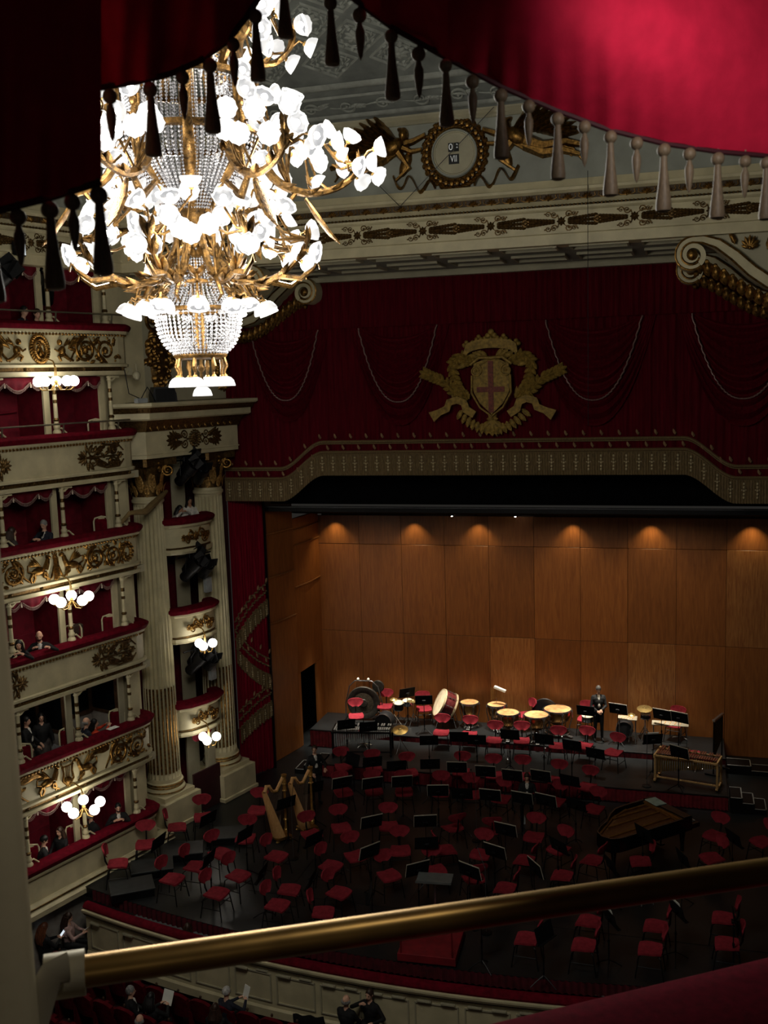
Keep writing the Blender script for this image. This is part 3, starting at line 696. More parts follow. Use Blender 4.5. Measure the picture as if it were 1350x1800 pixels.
        for s in (-1, 1):
            put(lambda b: r_griffin(b, 0, -.25, .5, -s), c + s * .50, 1.22, 'gilded_griffin')
            put(sc_(s), c + s * .92, 1.32, 'gilded_scroll')
            def w2(b): r_wreath(b, s * .12, 0, .11, .14, 14, .1, .03); r_limb(b, [(-s * .14, -.2), (-s * .02, .02), (s * .1, .14)], .03, .02)
            put(w2, c + s * 2.1, 1.3, 'gilded_wreath')
    elif k == 1:
        put(lambda b: r_lyre(b, 0, -.25, .5), c, 1.25, 'gilded_lyre')
        for s in (-1, 1):
            def ln_(b): r_griffin(b, -s * .1, -.25, .5, -s); r_wing(b, s * .0, .12, PI / 2 - s * 1.15, .55, -s, 8)
            put(ln_, c + s * .72, 1.22, 'gilded_lion'); put(sc_(s), c + s * 1.35, 1.42, 'gilded_scroll')
    elif k in (2, 4):
        for (u, s) in ((.33, 1), (-1.62, -1)): put(lambda b: spray(b, 0, 0, s), u + s * .2, 1.42, 'gilded_spray', DGOLD)

# wall below and behind the boxes, down to the stalls
b = MB(); b.box((-1.5, .35, -.90), (8.4, .4, 1.7)); o = struct(b.build('wall_left_base', MARB, None, False, LA, LANG))
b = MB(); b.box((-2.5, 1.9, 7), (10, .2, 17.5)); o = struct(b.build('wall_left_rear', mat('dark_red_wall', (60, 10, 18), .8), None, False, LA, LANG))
b = MB(); b.box((2.1, .9, 12.9), (.9, .5, 4.6)); b.box((1.92, .9, 5.6), (.3, 1.2, 10)); o = struct(b.build('wall_left_end', CREAM, None, False, LA, LANG))

# ================================================================== proscenium: columns, boxes between them, entablature
def column(s, label):
    T = thing('fluted_column', label, 'column', LW(s, -.85, 0), LANG, 'proscenium columns')
    b = MB(); b.bbox((0, 0, .40), (1.40, 1.40, .80), .01); b.bbox((0, -.01, .06), (1.50, 1.48, .12), .015); b.build('pedestal', CREAM, T, False)
    b = MB(); b.bbox((0, 0, .86), (1.16, 1.16, .14), .01); b.build('plinth', CREAM, T, False)
    b = MB(); b.lathe([(.56, .93), (.585, .99), (.56, 1.05), (.51, 1.07), (.51, 1.13), (.535, 1.17), (.52, 1.22), (.48, 1.24), (.475, 1.34)], 40); b.build('base', CREAM, T)
    for (r, z) in ((.57, .99), (.505, 1.10), (.525, 1.18)):
        b = MB(); b.lathe([(r, z - .03), (r + .02, z), (r, z + .03)], 40, cap=False); b.build('gilded_ring', GOLD, T)
    NF = 24
    def rm(a, z): q = abs(math.sin(a * NF / 2)); return 1 - .105 * (1 - (1 - q) ** 2) if 1.45 < z < 9.05 else 1
    pr = [(.465, 1.34), (.462, 1.46)] + [(.462 - .065 * (i / 10) ** 1.5, 1.5 + 7.5 * i / 10) for i in range(11)] + [(.397, 9.06), (.40, 9.10), (.44, 9.14), (.44, 9.2), (.41, 9.22), (.40, 9.3)]
    b = MB(); b.lathe(pr, NF * 8, rmod=rm); b.build('shaft', CREAM, T)
    b = MB()
    for i in range(NF):
        a = 2 * PI * (i + .5) / NF
        if math.sin(a) > .5: continue
        for (r0, r1, z0, z1) in ((.432, .418, 1.5, 3.95),): b.cyl((r0 * math.cos(a), r0 * math.sin(a), z0), (r1 * math.cos(a), r1 * math.sin(a), z1), .028, .026, 6)
    o = b.build('gilded_fluting', GOLD, T); o['kind'] = 'stuff'
    b = MB(); b.lathe([(.39, 9.3), (.37, 9.6), (.38, 9.9), (.46, 10.1), (.46, 10.14)], 24); b.build('capital_bell', DGOLD, T)
    def leafring(z, n, L, off, m):
        for i in range(n):
            a = 2 * PI * (i + off) / n; b = MB(); r_acanthus(b, 0, 0, PI / 2, L, L * .42, 4)
            lb = MB(); lb.f = b.f; lb.mi = b.mi
            for (x, y, z_) in b.v:
                c = .12 * max(0, z_ / L) ** 3 - y; r = .41 + c; w = x
                lb.v.append((r * math.cos(a) - w * math.sin(a), r * math.sin(a) + w * math.cos(a), z + z_ - .10 * max(0, z_ / L - .8)))
            lb.build('acanthus_leaf', m, T)
    CAPG = mat('capital_gilt_lit', (196, 154, 88), .4, .55, var=.3, scale=20); leafring(9.3, 8, .38, 0, CAPG); leafring(9.42, 8, .55, .5, CAPG)  # gilding lightened here to paint in the light missing under the entablature
    for i in range(4):
        a = PI / 4 + i * PI / 2; M = Matrix.Rotation(a, 4, 'Z') @ Matrix.Translation((.50, 0, 9.98)) @ Matrix.Rotation(0, 4, 'Z')
        b = MB(); b2 = MB(); r_spiral(b, .08, 0, .15, 1.8, 1, PI / 2, .045, 24, (-.15, -.2)); b2.add(b.v, b.f, M); b2.build('volute', GOLD, T)
    for i in range(4):
        a = i * PI / 2; b = MB(); b.ball((.5 * math.cos(a), .5 * math.sin(a), 10.05), (.07, .07, .09), 8, 6); b.ball((.5 * math.cos(a), .5 * math.sin(a), 10.2), .05, 8, 6); b.build('fleuron', GOLD, T)
    b = MB(); b.prism([(.62, -.55), (.55, -.62), (.2, -.5), (-.2, -.5), (-.55, -.62), (-.62, -.55), (-.5, -.2), (-.5, .2), (-.62, .55), (-.55, .62), (.55, .62), (.62, .55), (.5, .2), (.5, -.2)], 10.14, 10.38, 'z'); b.build('abacus', DGOLD, T, False)
column(3.33, 'fluted proscenium column nearer the boxes, with a rope swag at its capital')
column(5.72, 'fluted proscenium column next to the red curtain')
# rope swag tied round the nearer column
b = MB(); b.tube([LW(1.6, -.15, 8.75), LW(1.85, .02, 9.05), LW(2.35, .05, 9.02), LW(2.8, -.2, 9.1), LW(3.35, -.37, 9.28), LW(3.8, -.6, 9.38)], [.05, .06, .09, .10, .08, .05], 8); o = b.build('rope_swag', mat('jute', (128, 106, 66), .8, bump=.5, bscale=60)); tag(o, 'bundled straw-coloured rope tied from column capital to box rail', 'rope')

ent = sempty('trim_1', LA, LANG)
ep = [(2.2, .75), (2.72, .15), (6.35, .15), (6.6, .6)]
for nm, pr, m in (('architrave', [(-.6, 10.36), (0, 10.36), (0, 10.46), (.03, 10.47), (.03, 10.5), (-.6, 10.5)], CREAM), ('frieze', [(-.6, 10.5), (0, 10.5), (0, 11.08), (-.6, 11.08)], CREAM),
                  ('leaf_cove', [(-.6, 11.08), (.04, 11.08), (.06, 11.16), (.14, 11.3), (.2, 11.38), (-.6, 11.38)], DGOLD), ('corona', [(-.6, 11.38), (.3, 11.38), (.36, 11.42), (.36, 11.58), (-.6, 11.58)], CREAM),
                  ('gilded_cyma', [(-.6, 11.58), (.4, 11.58), (.46, 11.72), (-.6, 11.72)], DGOLD), ('cap', [(-.6, 11.72), (.5, 11.72), (.55, 11.76), (.55, 11.84), (-.6, 11.84)], CREAM)):
    b = MB(); b.sweep(pr, ep); b.build(nm, m, ent, False)
b = MB()
for p, nn, ang in along([(2.72, .15), (6.35, .15)], .26): q = p + nn * .1; b2 = MB(); r_acanthus(b2, 0, 0, PI / 2, .24, .1, 3); b.add(b2.v, b2.f, Matrix.Translation((q.x, q.y, 11.1)) @ Matrix.Rotation(-.35, 4, 'X'))
b.build('cove_leaves', GOLD, ent)
b = MB(); r_rosette(b, 4.55, 10.8, .14, 10); r_wreath(b, 4.55, 10.8, .18, .18, 16, .1, .03)
for s in (-1, 1):
    for q in (-1, 1): r_spiral(b, 4.55 + s * .42, 10.8 + q * .12, .11, 1.5, s * q, PI, .022, 20, (4.55 + s * .2, 10.8)); r_acanthus(b, 4.55 + s * .5, 10.8 + q * .05, (0 if s > 0 else PI) + s * q * .35, .45, .12, 4)
    r_palmette(b, 4.55 + s * .75, 10.8, 0 if s > 0 else PI, .36, 9, 3.0)
b2 = MB(); b2.add(b.v, b.f, Matrix.Translation((0, .14, 0))); b2.build('gilded_arabesque', DGOLD, ent)
# pier above the cornice with its gilded trophies
pier = sempty('wall_pier', LA, LANG)
b = MB(); b.box((5.1, 1.2, 13.5), (3.6, .9, 3.3)); b.build('pier_face', CREAM2, pier, False)
b = MB(); b.box((2.7, 1.0, 13.5), (1.3, .6, 3.3)); b.build('pier_return', CREAM, pier, False)
def trophy(s, label):
    T = thing('gilded_trophy', label, 'relief', LW(s, -.75 + .0, 13.2), LANG)
    b = MB(); r_palmette(b, 0, .75, PI / 2, .5, 9, 2.6); r_spiral(b, -.15, .8, .3, 1.8, 1, 0, .07, 26); r_spiral(b, .3, .7, .22, 1.6, -1, 0, .06, 24); b.build('shell_crest', GOLD, T)
    b = MB()
    for i in range(70):
        q = random.random(); a = random.random() * 2 * PI; w = .46 * math.sin(PI * (.15 + .8 * q)); r_leaf(b, w * (random.random() * 2 - 1), .6 - 1.55 * q, -PI / 2 + random.uniform(-.9, .9), .26, .08, h=.12)
    for i in range(26): q = random.random(); b.ball(RX(.3 * (random.random() * 2 - 1), .5 - 1.4 * q, .12), (.08, .08, .08), 7, 5)
    b.build('leaf_cluster', GOLD, T)
    b = MB(); r_blob(b, 0, -.2, .36, .85, 0, .14); b.build('trophy_core', DGOLD, T)
trophy(3.95, 'gilded cluster of leaves and fruit on the pier above the loudspeaker'); trophy(6.55, 'gilded leaf cluster on the pier beside the pelmet, behind the chandelier bowl')
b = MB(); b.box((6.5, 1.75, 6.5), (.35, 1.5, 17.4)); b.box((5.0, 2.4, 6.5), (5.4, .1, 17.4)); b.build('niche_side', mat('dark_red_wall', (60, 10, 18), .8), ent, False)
b = MB(); b.box((2.45, 1.3, 5.2), (.3, 1.0, 10.4)); b.build('niche_jamb', CREAM, ent, False)
# curved boxes between the columns
b = MB(); b.box((4.6, 1.9, 5.2), (2.2, .1, 10.4)); b.build('niche_back', REDWALL, ent, False)
b = MB(); b.box((4.85, 1.2, 5.3), (.5, .06, 10.2)); b.build('niche_panel', CREAM2, ent, False)
pbz = (3.42, 6.12, 8.65)
lbl = ('lowest curved box front between the proscenium columns', 'middle curved box front between the proscenium columns', 'topmost curved box front between the proscenium columns')
cp = [(3.55, .75), (3.68, .45), (3.95, .28), (4.4, .2), (4.85, .22), (5.15, .32), (5.28, .6)]
for k, z in enumerate(pbz):
    T = thing('proscenium_box', lbl[k], 'balcony', (LA.x, LA.y, z), LANG, 'curved proscenium boxes')
    b = MB(); b.sweep(cush_prof(.2), cp); b.build('velvet_rail', VELVET, T)
    b = MB(); b.sweep([(-.2, -.3), (.03, -.3), (.06, -.26), (.06, -.2), (-.2, -.2)], cp); b.build('upper_moulding', CREAM, T, False)
    b = MB(); b.sweep([(-.2, -.85), (-.02, -.85), (-.02, -.3), (-.2, -.3)], cp); b.build('parapet_panel', CREAM, T)
    b = MB(); b.sweep([(-.2, -.9), (.0, -.9), (.0, -.85), (-.2, -.85)], cp); b.build('gilded_band', DGOLD, T, False)
    b = MB(); b.sweep([(-.2, -1.05), (.0, -1.05), (.05, -.98), (.05, -.9), (-.2, -.9)], cp); b.build('base_moulding', CREAM, T, False)
    b = MB(); b.prism([(x, y) for x, y in cp] + [(5.28, 1.85), (3.55, 1.85)], -1.05, -.98, 'z'); b.build('slab', CREAM2, T, False)
    b = MB(); r_rosette(b, 4.45, -.58, .15, 8)
    for s in (-1, 1):
        r_spiral(b, 4.45 + s * .2, -.52, .12, 1.5, s, 0, .026, 20); r_spiral(b, 4.45 + s * .32, -.66, .10, 1.5, -s, 0, .024, 20); r_acanthus(b, 4.45 + s * .2, -.58, 0 if s > 0 else PI, .36, .16, 4); r_acanthus(b, 4.45 + s * .1, -.5, PI / 2 - s * .7, .2, .08, 3); r_palmette(b, 4.45 + s * .44, -.58, 0 if s > 0 else PI, .15, 7)
    b2 = MB(); b2.add(b.v, b.f, Matrix.Translation((0, .21, 0))); b2.build('gilded_arabesque', GOLD, T)
# ground floor doorway between the pedestals
b = MB(); b.box((4.5, .35, .6), (1.1, .06, 1.2)); o = struct(b.build('door_1', mat('dark_maroon_door', (52, 14, 20), .6), None, False, LA, LANG))
b = MB(); b.bbox((4.9, .55, 1.55), (.36, .08, 1.9), .01); b.bbox((4.9, .50, 1.55), (.24, .02, 1.6), .005); b.build('doorway_panel', CREAM2, ent, False)
VAL2 = MB(); VAL2.grid(lambda a, c: (4.1 + .8 * a, .45 + .03 * math.sin(a * 30), 2.35 - (.12 + .18 * math.sin(PI * ((a * 2) % 1))) * c), 24, 3); VAL2.build('doorway_valance', REDWALL, ent)

# ================================================================== opal globe sconces
GL = MB(); GL.ball((0, 0, 0), .125, 16, 10); GL_ME = GL.mesh('globe', GLOBE)
def sconce(s, n, z, offs, label, power):
    T = thing('wall_sconce', label, 'lamp', LW(s, n, z), LANG, 'opal globe sconces')
    b = MB(); b.tube([(0, .0, .12), (0, -.2, .2), (0, -.44, .12), (0, -.5, -.02)], .018, 6); r_rosette(b, 0, .1, .08, 6)
    for k in (-1, 0, 1): b.cyl((k * .025, -.5, -.02), (k * .03, -.5, -.34), .009, .009, 6)
    b.ball((0, -.5, -.36), .045, 8, 6); b.build('stem', BRASS, T)
    for (x, y, zz) in offs:
        b = MB(); b.tube([(0, -.5, -.36), (x * .35, -.5 + (y + .5) * .35, -.54), (x * .8, -.5 + (y + .5) * .8, -.54), (x, y, zz - .13)], .014, 6); b.lathe([(.02, zz - .15), (.05, zz - .12), (.045, zz - .1)], 8, Matrix.Translation((x, y, 0))); a = b.build('arm', BRASS, T)
        link('globe', GL_ME, a, (x, y, zz))
    p = LW(s, n + .5, z - .28); lamp('sconce_light', 'POINT', p, power, (1, .90, .72), .2)
o5 = [(.42 * math.cos(math.radians(a)), -.50 - .40 * math.sin(math.radians(a)), -.34) for a in (20, 92, 164, 236, 308)]
sconce(-.58, 0, 13.85 - 1.06, o5, 'five globe brass sconce under the gilded cherubs of the top tier', 16)
sconce(-.58, 0, 8.73 - 1.06, o5, 'five globe brass sconce under the gilded griffins of the fourth tier', 16)
sconce(-.66, 0, 3.6 - 1.06, o5, 'five globe brass sconce under the gilded lyre of the second tier', 16)
o3 = [(.22 * math.cos(math.radians(a)), -.50 - .22 * math.sin(math.radians(a)), -.30) for a in (30, 150, 270)]
sconce(4.05, -.2, 6.12 - .72, o3, 'three globe sconce on the middle curved proscenium box', 9)
sconce(4.0, -.2, 3.42 - .72, o3, 'three globe sconce on the lowest curved proscenium box', 9)
# ================================================================== scroll brackets under the arch
def band(path, w, y0, y1, mb):
    P = [Vector(p) for p in path]; vs = []; n = len(P)
    for i in range(n):
        t = P[min(i + 1, n - 1)] - P[max(i - 1, 0)]; t.normalize(); nn = Vector((-t.y, t.x)); h = w[i] / 2
        for (q, y) in ((h, y0), (h, y1), (-h, y1), (-h, y0)): p = P[i] + nn * q; vs.append((p.x, y, p.y))
    fs = [(3, 2, 1, 0), tuple((n - 1) * 4 + k for k in range(4))]
    for i in range(n - 1):
        for k in range(4): j = (k + 1) % 4; fs.append((i * 4 + k, i * 4 + j, i * 4 + 4 + j, i * 4 + 4 + k))
    mb.add(vs, fs)
def bracket(s, Y, label, x_tip):
    T = thing('scroll_bracket', label, 'bracket', (x_tip, Y, 14.75), 0, 'gilded scroll brackets of the arch')
    sg = s     # s=+1: bracket grows towards +x from its tip
    pts = []; cx, cz = .33, -.02
    for i in range(44):
        t = i / 43; a = -PI / 2 * 1.0 + 2.0 * 2 * PI * (1 - t); r = .06 + .27 * t; pts.append((cx + r * math.cos(a) * -1, cz + r * math.sin(a) * -1 + .0))
    # leave the volute tangentially at its top and sweep down in an S
    pts += [(.55, .30), (.85, .19), (1.2, -.08), (1.55, -.42), (1.9, -.68), (2.25, -.78), (2.6, -.70), (2.85, -.48)]
    wd = [.05 + .09 * min(1, i / 43) for i in range(44)] + [.17, .2, .23, .25, .26, .26, .24, .2]
    b = MB(); band([(sg * p[0], p[1]) for p in pts], wd, 0, .62, b); b.build('scroll', CREAM, T)
    for off in (-.035, .0):
        b = MB()
        for q in (-1, 1):
            pp = []
            for i in range(30, len(pts)):
                a = Vector(pts[max(i - 1, 0)]); c = Vector(pts[min(i + 1, len(pts) - 1)]); tt = (c - a).normalized(); nn = Vector((-tt.y, tt.x)); p = Vector(pts[i]) + nn * (q * wd[i] * .46); pp.append((sg * p.x, -.012, p.y))
            b.tube(pp, .022, 5)
        b.build('gilded_fillet', GOLD, T); break
    b = MB(); b.lathe([(0, .07), (.06, .06), (.10, .03), (.12, 0)], 12, Matrix.Translation((sg * cx, 0, cz)) @ Matrix.Rotation(PI / 2, 4, 'X')); r_rosette(b, sg * cx, cz, .1, 6); b.build('eye_rosette', GOLD, T)
    b = MB()       # leafy underside
    for i in range(14):
        t = i / 13; x = .45 + 2.3 * t; z = .02 - .95 * math.sin(min(1, t * 1.15) * PI / 2) ** 1.4 - .12
        for y in (.08, .3, .52):
            M = Matrix.Translation((sg * x, y, z)) @ Matrix.Rotation(sg * .5, 4, 'Y'); b2 = MB(); r_leaf(b2, 0, 0, -PI / 2 + sg * .7, .3, .1, h=.08); b.add(b2.v, b2.f, M)
            b.ball((sg * x, y, z - .02), .06, 6, 4)
    b.build('leaf_underside', GOLD, T)
    b = MB(); r_palmette(b, sg * 1.5, .05, PI / 2, .28, 7, 2.2); r_acanthus(b, sg * 1.2, .15, PI / 2 + sg * .3, .3, .1, 3); r_acanthus(b, sg * 1.85, .0, PI / 2 - sg * .3, .4, .1, 3); r_spiral(b, sg * 2.3, -.2, .38, 1.5, sg, PI / 2, .06, 30); r_rosette(b, sg * 2.3, -.2, .2, 8)
    b.build('spandrel_ornament', GOLD, T)
    b = MB(); b.prism([(sg * .5, .38), (sg * 2.9, .38), (sg * 2.9, -.6), (sg * 2.2, -.6), (sg * 1.5, -.3), (sg * .9, .2)], .1, .55, 'y'); b.build('web', CREAM2, T, False)
    b = MB(); b.bbox((sg * 1.45, .3, .42), (2.9, .72, .08), .01); b.build('abacus', DGOLD, T, False)
    b = MB(); b.lathe([(.0, -.16), (.05, -.14), (.07, -.08), (.04, -.04), (.07, 0)], 10, Matrix.Translation((sg * .42, .3, -.30))); b.build('drop_finial', GOLD, T)
bracket(1, 23.62, 'cream and gold scroll bracket at the upper right, nearest one', -.17); bracket(1, 27.3, 'cream and gold scroll bracket at upper right behind the nearest one', -.17)
bracket(-1, 23.62, 'cream and gold scroll bracket on the left, hidden behind the chandelier lamps', -9.83); bracket(-1, 27.3, 'scroll bracket on the left, its volute peeping right of the chandelier', -9.83)

# ================================================================== pelmet
PY = 28.0
def zb(x):       # top of the fringe
    d = abs(x + 5); 
    if d < 5.0: return 10.16
    if d > 6.35: return 9.40
    q = (d - 5.0) / 1.35; q = q * q * (3 - 2 * q); return 10.16 - .76 * q
pel = thing('stage_pelmet', 'crimson pelmet with swags, gold braid and deep bullion fringe', 'curtain', (-5, PY, 0))
X0, X1 = -8.15, 8.6
b = MB(); b.grid(lambda a, c: (X0 + (X1 - X0) * a, -.16 + .025 * math.sin(a * 620) + .015 * math.sin(a * 237), 13.72 + 1.4 * c), 520, 2); b.build('upper_valance', CURT, pel)
b = MB(); b.grid(lambda a, c: (X0 + (X1 - X0) * a, .0 + .03 * math.sin(a * 520) * (.4 + .6 * c) + .02 * math.sin(a * 171), zb(X0 - 5 + (X1 - X0) * a) + (13.74 - zb(X0 - 5 + (X1 - X0) * a)) * c), 520, 4); b.build('main_cloth', CURT, pel)
SWG = ((-12.05, -9.98, 11.74), (-8.78, -6.52, 11.62), (-3.55, -1.05, 11.55), (.18, 2.75, 11.5))
for (a0, a1, zl) in SWG:
    a0 += 5; a1 += 5; cx = (a0 + a1) / 2; w = a1 - a0
    def sw(a, c):
        x = (a - .5) * 2; half = w / 2 * (1.28 - .32 * (1 - c)); d = (13.7 - zl) * (.15 + 1.18 * c); z = 13.72 - d * max(0, 1 - abs(x) ** 2.2); fold = .075 * math.sin(c * 52) * (1 - x * x)
        return (cx + half * x, -.05 - .16 * (1 - x * x) * math.sin(PI * min(1, .15 + c * .8)) - fold, z)
    b = MB(); b.grid(sw, 24, 48); s_o = b.build('swag', CURT, pel)
    pr = []; 
    for i in range(97): x = (i / 96 - .5) * 2; pr.append((cx + w / 2 * x + .015 * math.cos(i * 2.1), -.27 + .06 * x * x + .015 * math.sin(i * 2.1), 13.7 - (13.7 - zl) * (1 - abs(x) ** 2.3)))
    b = MB(); b.tube(pr, .02, 5); b.build('twisted_cord', ROPE, s_o)
xs = [X0 + (X1 - X0) * i / 240 for i in range(241)]
for dz, r in ((.36, .035), (.30, .02), (.06, .035), (.0, .022)):
    b = MB(); b.tube([(x, -.06, zb(x - 5) + dz) for x in xs], r, 5); b.build('gold_braid', FRINGE, pel)
b = MB()
for i in range(36):
    x = X0 + .25 + i * .47; z = zb(x - 5)
    for (u, v) in ((0, .50), (.23, .18)): b2 = MB(); r_leaf(b2, 0, 0, PI / 2 + .3, .15, .035); r_leaf(b2, .0, -.01, PI / 2 - .4, .08, .02); b.add(b2.v, b2.f, Matrix.Translation((x + u, -.06, z + v - .05)))
b.build('embroidered_leaves', mat('embroidered_leaf', (150, 120, 84), .6, .2), pel)
def fr(a, c):
    x = X0 + (X1 - X0) * a; return (x, -.07 + .02 * math.sin(a * 1500) * (1.1 - c), zb(x - 5) - .02 - .60 * (1 - c))
b = MB(); b.grid(fr, 1100, 1); b.build('fringe', FRINGE, pel)
tm = MB()
for k in range(5): tm.ball((0, 0, -.09 * k - .1), (.028, .028, .038), 6, 4)
tm.ball((-.05, 0, -.26), .018, 6, 4); tm.ball((.05, 0, -.26), .018, 6, 4); tmm = tm.mesh('bullion_tassel', BULLION)
for i in range(51): x = X0 + .15 + i * .33; link('bullion_tassel', tmm, pel, (x, -.1, zb(x - 5)))
# crest
cr = thing('coat_of_arms', 'large gold crowned shield with a cross and laurel branches on the pelmet', 'crest', (-5, PY - .28, 12.1))
S = .0158
def px(u, v): return ((u - 870) * S, (672 - v) * S)
b = MB(); pts = []
for i in range(21): a = PI - PI * i / 20; pts.append(px(870 + 47 * math.cos(a), 621 - 9 * math.sin(a)))
top = pts; low = [px(917, 606), px(908, 600)]
b.prism([px(822, 622)] + [px(870 + 44 * math.cos(PI - PI * i / 16), 610 - 12 * math.sin(PI * i / 16)) for i in range(17)] + [px(916, 622)] + [px(870 + 42 * math.cos(PI * i / 16), 626 - 12 * math.sin(PI * i / 16)) for i in range(17)], -.1, .0, 'y'); b.build('crown_band', EMBL, cr)
b = MB()
for i in range(9):
    t = i / 8 * 2 - 1; x = 870 + 43 * t; y = 603 + 12 * abs(t) ** 2; big = i % 2 == 0; u, v = px(x, y)
    h = .22 if big else .13
    if i == 4: h = .30
    r_limb(b, [(u, v - .1), (u, v + h * .4)], .035, .03)
    if big:
        for (du, dv) in ((-.07, .5), (.07, .5), (0, .85)): r_blob(b, u + du * h * 4, v + h * dv, h * .28, h * .28, 0, .05)
    else: r_blob(b, u, v + h * .8, .06, .06, 0, .05)
b.build('crown_points', EMBL, cr)
b = MB(); out = [px(840, 640), px(856, 634), px(870, 631), px(884, 634), px(900, 640), px(904, 668), px(900, 690), px(890, 708), px(870, 727), px(850, 708), px(840, 690), px(836, 668)]; b.prism(out, -.1, .02, 'y'); b.build('shield', EMBL, cr)
b = MB(); b.prism([px(865, 636), px(874, 636), px(874, 724), px(865, 724)], -.125, -.09, 'y'); b.prism([px(845, 680), px(893, 680), px(893, 689), px(845, 689)], -.127, -.088, 'y'); b.build('cross', EMBR, cr)
b = MB()
for s in (-1, 1):
    u, v = px(870 + s * 26, 652); r_spiral(b, u, v, .15, 1.7, s, PI / 2, .03, 24, px(870 + s * 4, 634))
    r_limb(b, [px(870 + s * 33, 660), px(870 + s * 34, 690), px(870 + s * 20, 715), px(870, 730)], .035, .025); r_limb(b, [px(870, 631), px(870 + s * 20, 630), px(870 + s * 36, 642)], .05, .04)
b2 = MB(); b2.add(b.v, b.f, Matrix.Translation((0, -.1, 0))); b2.build('shield_scrollwork', EMBL, cr)
b = MB()
for s in (-1, 1):
    for i in range(6): u, v = px(870 + s * (8 + i * 7), 628 - 3 * math.sin(i) + i * 2.2); r_acanthus(b, u, v, PI / 2 - s * (.9 + .15 * i), .3, .14, 3)
b.build('mantling', EMBL, cr)
for s in (-1, 1):
    b = MB(); C1 = [(905, 640), (925, 625), (940, 640), (934, 668), (925, 690), (930, 698)]; C2 = [(912, 700), (935, 690), (955, 668), (975, 660), (990, 653)]
    for C in (C1, C2):
        for i in range(len(C) - 1):
            for q in (0, .33, .66):
                x = C[i][0] + (C[i + 1][0] - C[i][0]) * q; y = C[i][1] + (C[i + 1][1] - C[i][1]) * q; an = math.atan2(-(C[i + 1][1] - C[i][1]), (C[i + 1][0] - C[i][0])); u, v = px(870 + s * (x - 870), y); an = an if s > 0 else PI - an
                for w in (-.75, 0, .75): r_leaf(b, u, v, an + w, .23, .06, h=.07)
    for i in range(5): u, v = px(870 + s * (40 + i * 3), 700 - i * 6); r_acanthus(b, u, v, PI / 2 - s * (.3 + .25 * i), .32, .1, 3)
    u, v = px(870 + s * 62, 692); r_spiral(b, u, v, .13, 1.6, s, 0, .035, 22)
    b.build('laurel_branch', EMBL, cr)
    b = MB(); P = [px(870 + s * x, y) for x, y in ((30, 727), (44, 718), (48, 706), (60, 701), (74, 705), (78, 716), (92, 722), (106, 730))]
    bb_ = MB(); band(P, [.2, .22, .2, .2, .2, .2, .18, .3], -.14, -.08, bb_); bb_.build('ribbon', EMBL, cr)
b = MB()
for i in range(16):
    t = i / 15 * 2 - 1; u, v = px(870 + 52 * t, 745 - 26 * t * t); r_acanthus(b, u, v, -PI / 2 + t * .7, .3, .14, 3)
for i in range(5): u, v = px(870, 738); r_leaf(b, u, v, -PI / 2 + (i - 2) * .45, .42, .1, h=.06)
r_rosette(b, *px(870, 735), .16, 8); b.build('leaf_garland', EMBL, cr)

# ================================================================== red tormentor curtain at the left of the stage with swagged fringes
tc = thing('side_curtain', 'crimson side curtain with slanting gold fringes beside the proscenium column', 'curtain', (-13.15, 28.05, 0))
dirv = Vector((.62, 1.15)); Lc = dirv.length; an = math.atan2(dirv.y, dirv.x); tc.rotation_euler = (0, 0, an)
def cw(x): return -.05 * math.sin(x * 58) - .02 * math.sin(x * 23)
b = MB(); b.grid(lambda a, c: (Lc * a, cw(Lc * a), .02 + 10.0 * c), 90, 6); b.build('cloth', mat('side_curtain_crimson', (124, 10, 34), .8, var=.2, scale=3, stretch=(6, 6, .4), spec=.08), tc)
for (z0, z1) in ((4.5, 5.5), (4.2, 3.05), (1.65, 2.2)):
    def ln(a, dz): return (Lc * a, cw(Lc * a) - .05, z0 + (z1 - z0) * (a + .12 * math.sin(PI * a)) + dz)
    for dz in (.55, .30, .02):
        b = MB(); b.tube([ln(i / 40, dz) for i in range(41)], .028, 5); b.build('gold_braid', FRINGE, tc)
    b = MB(); b.grid(lambda a, c: (lambda q: (q[0], q[1] - .02 - .02 * math.sin(a * 160), q[2]))(ln(a, -.45 * c)), 120, 1); b.build('fringe', FRINGE, tc)
    for i in range(6): p = ln((i + .5) / 6, -.02); link('bullion_tassel', tmm, tc, (p[0], p[1] - .05, p[2]), None, .75)
    b = MB()
    for i in range(4): p = ln((i + .5) / 4, .40); b2 = MB(); r_leaf(b2, 0, 0, PI / 2 + .3, .16, .04); r_leaf(b2, .1, .25, PI / 2 - .3, .16, .04); b.add(b2.v, b2.f, Matrix.Translation((p[0], p[1] - .03, p[2])))
    b.build('embroidered_leaves', MT['embroidered_leaf'], tc)
b = MB(); b.box((Lc + .03, .0, 4.4), (.06, .12, 8.8)); b.build('black_edge', BLACKM, tc, False)

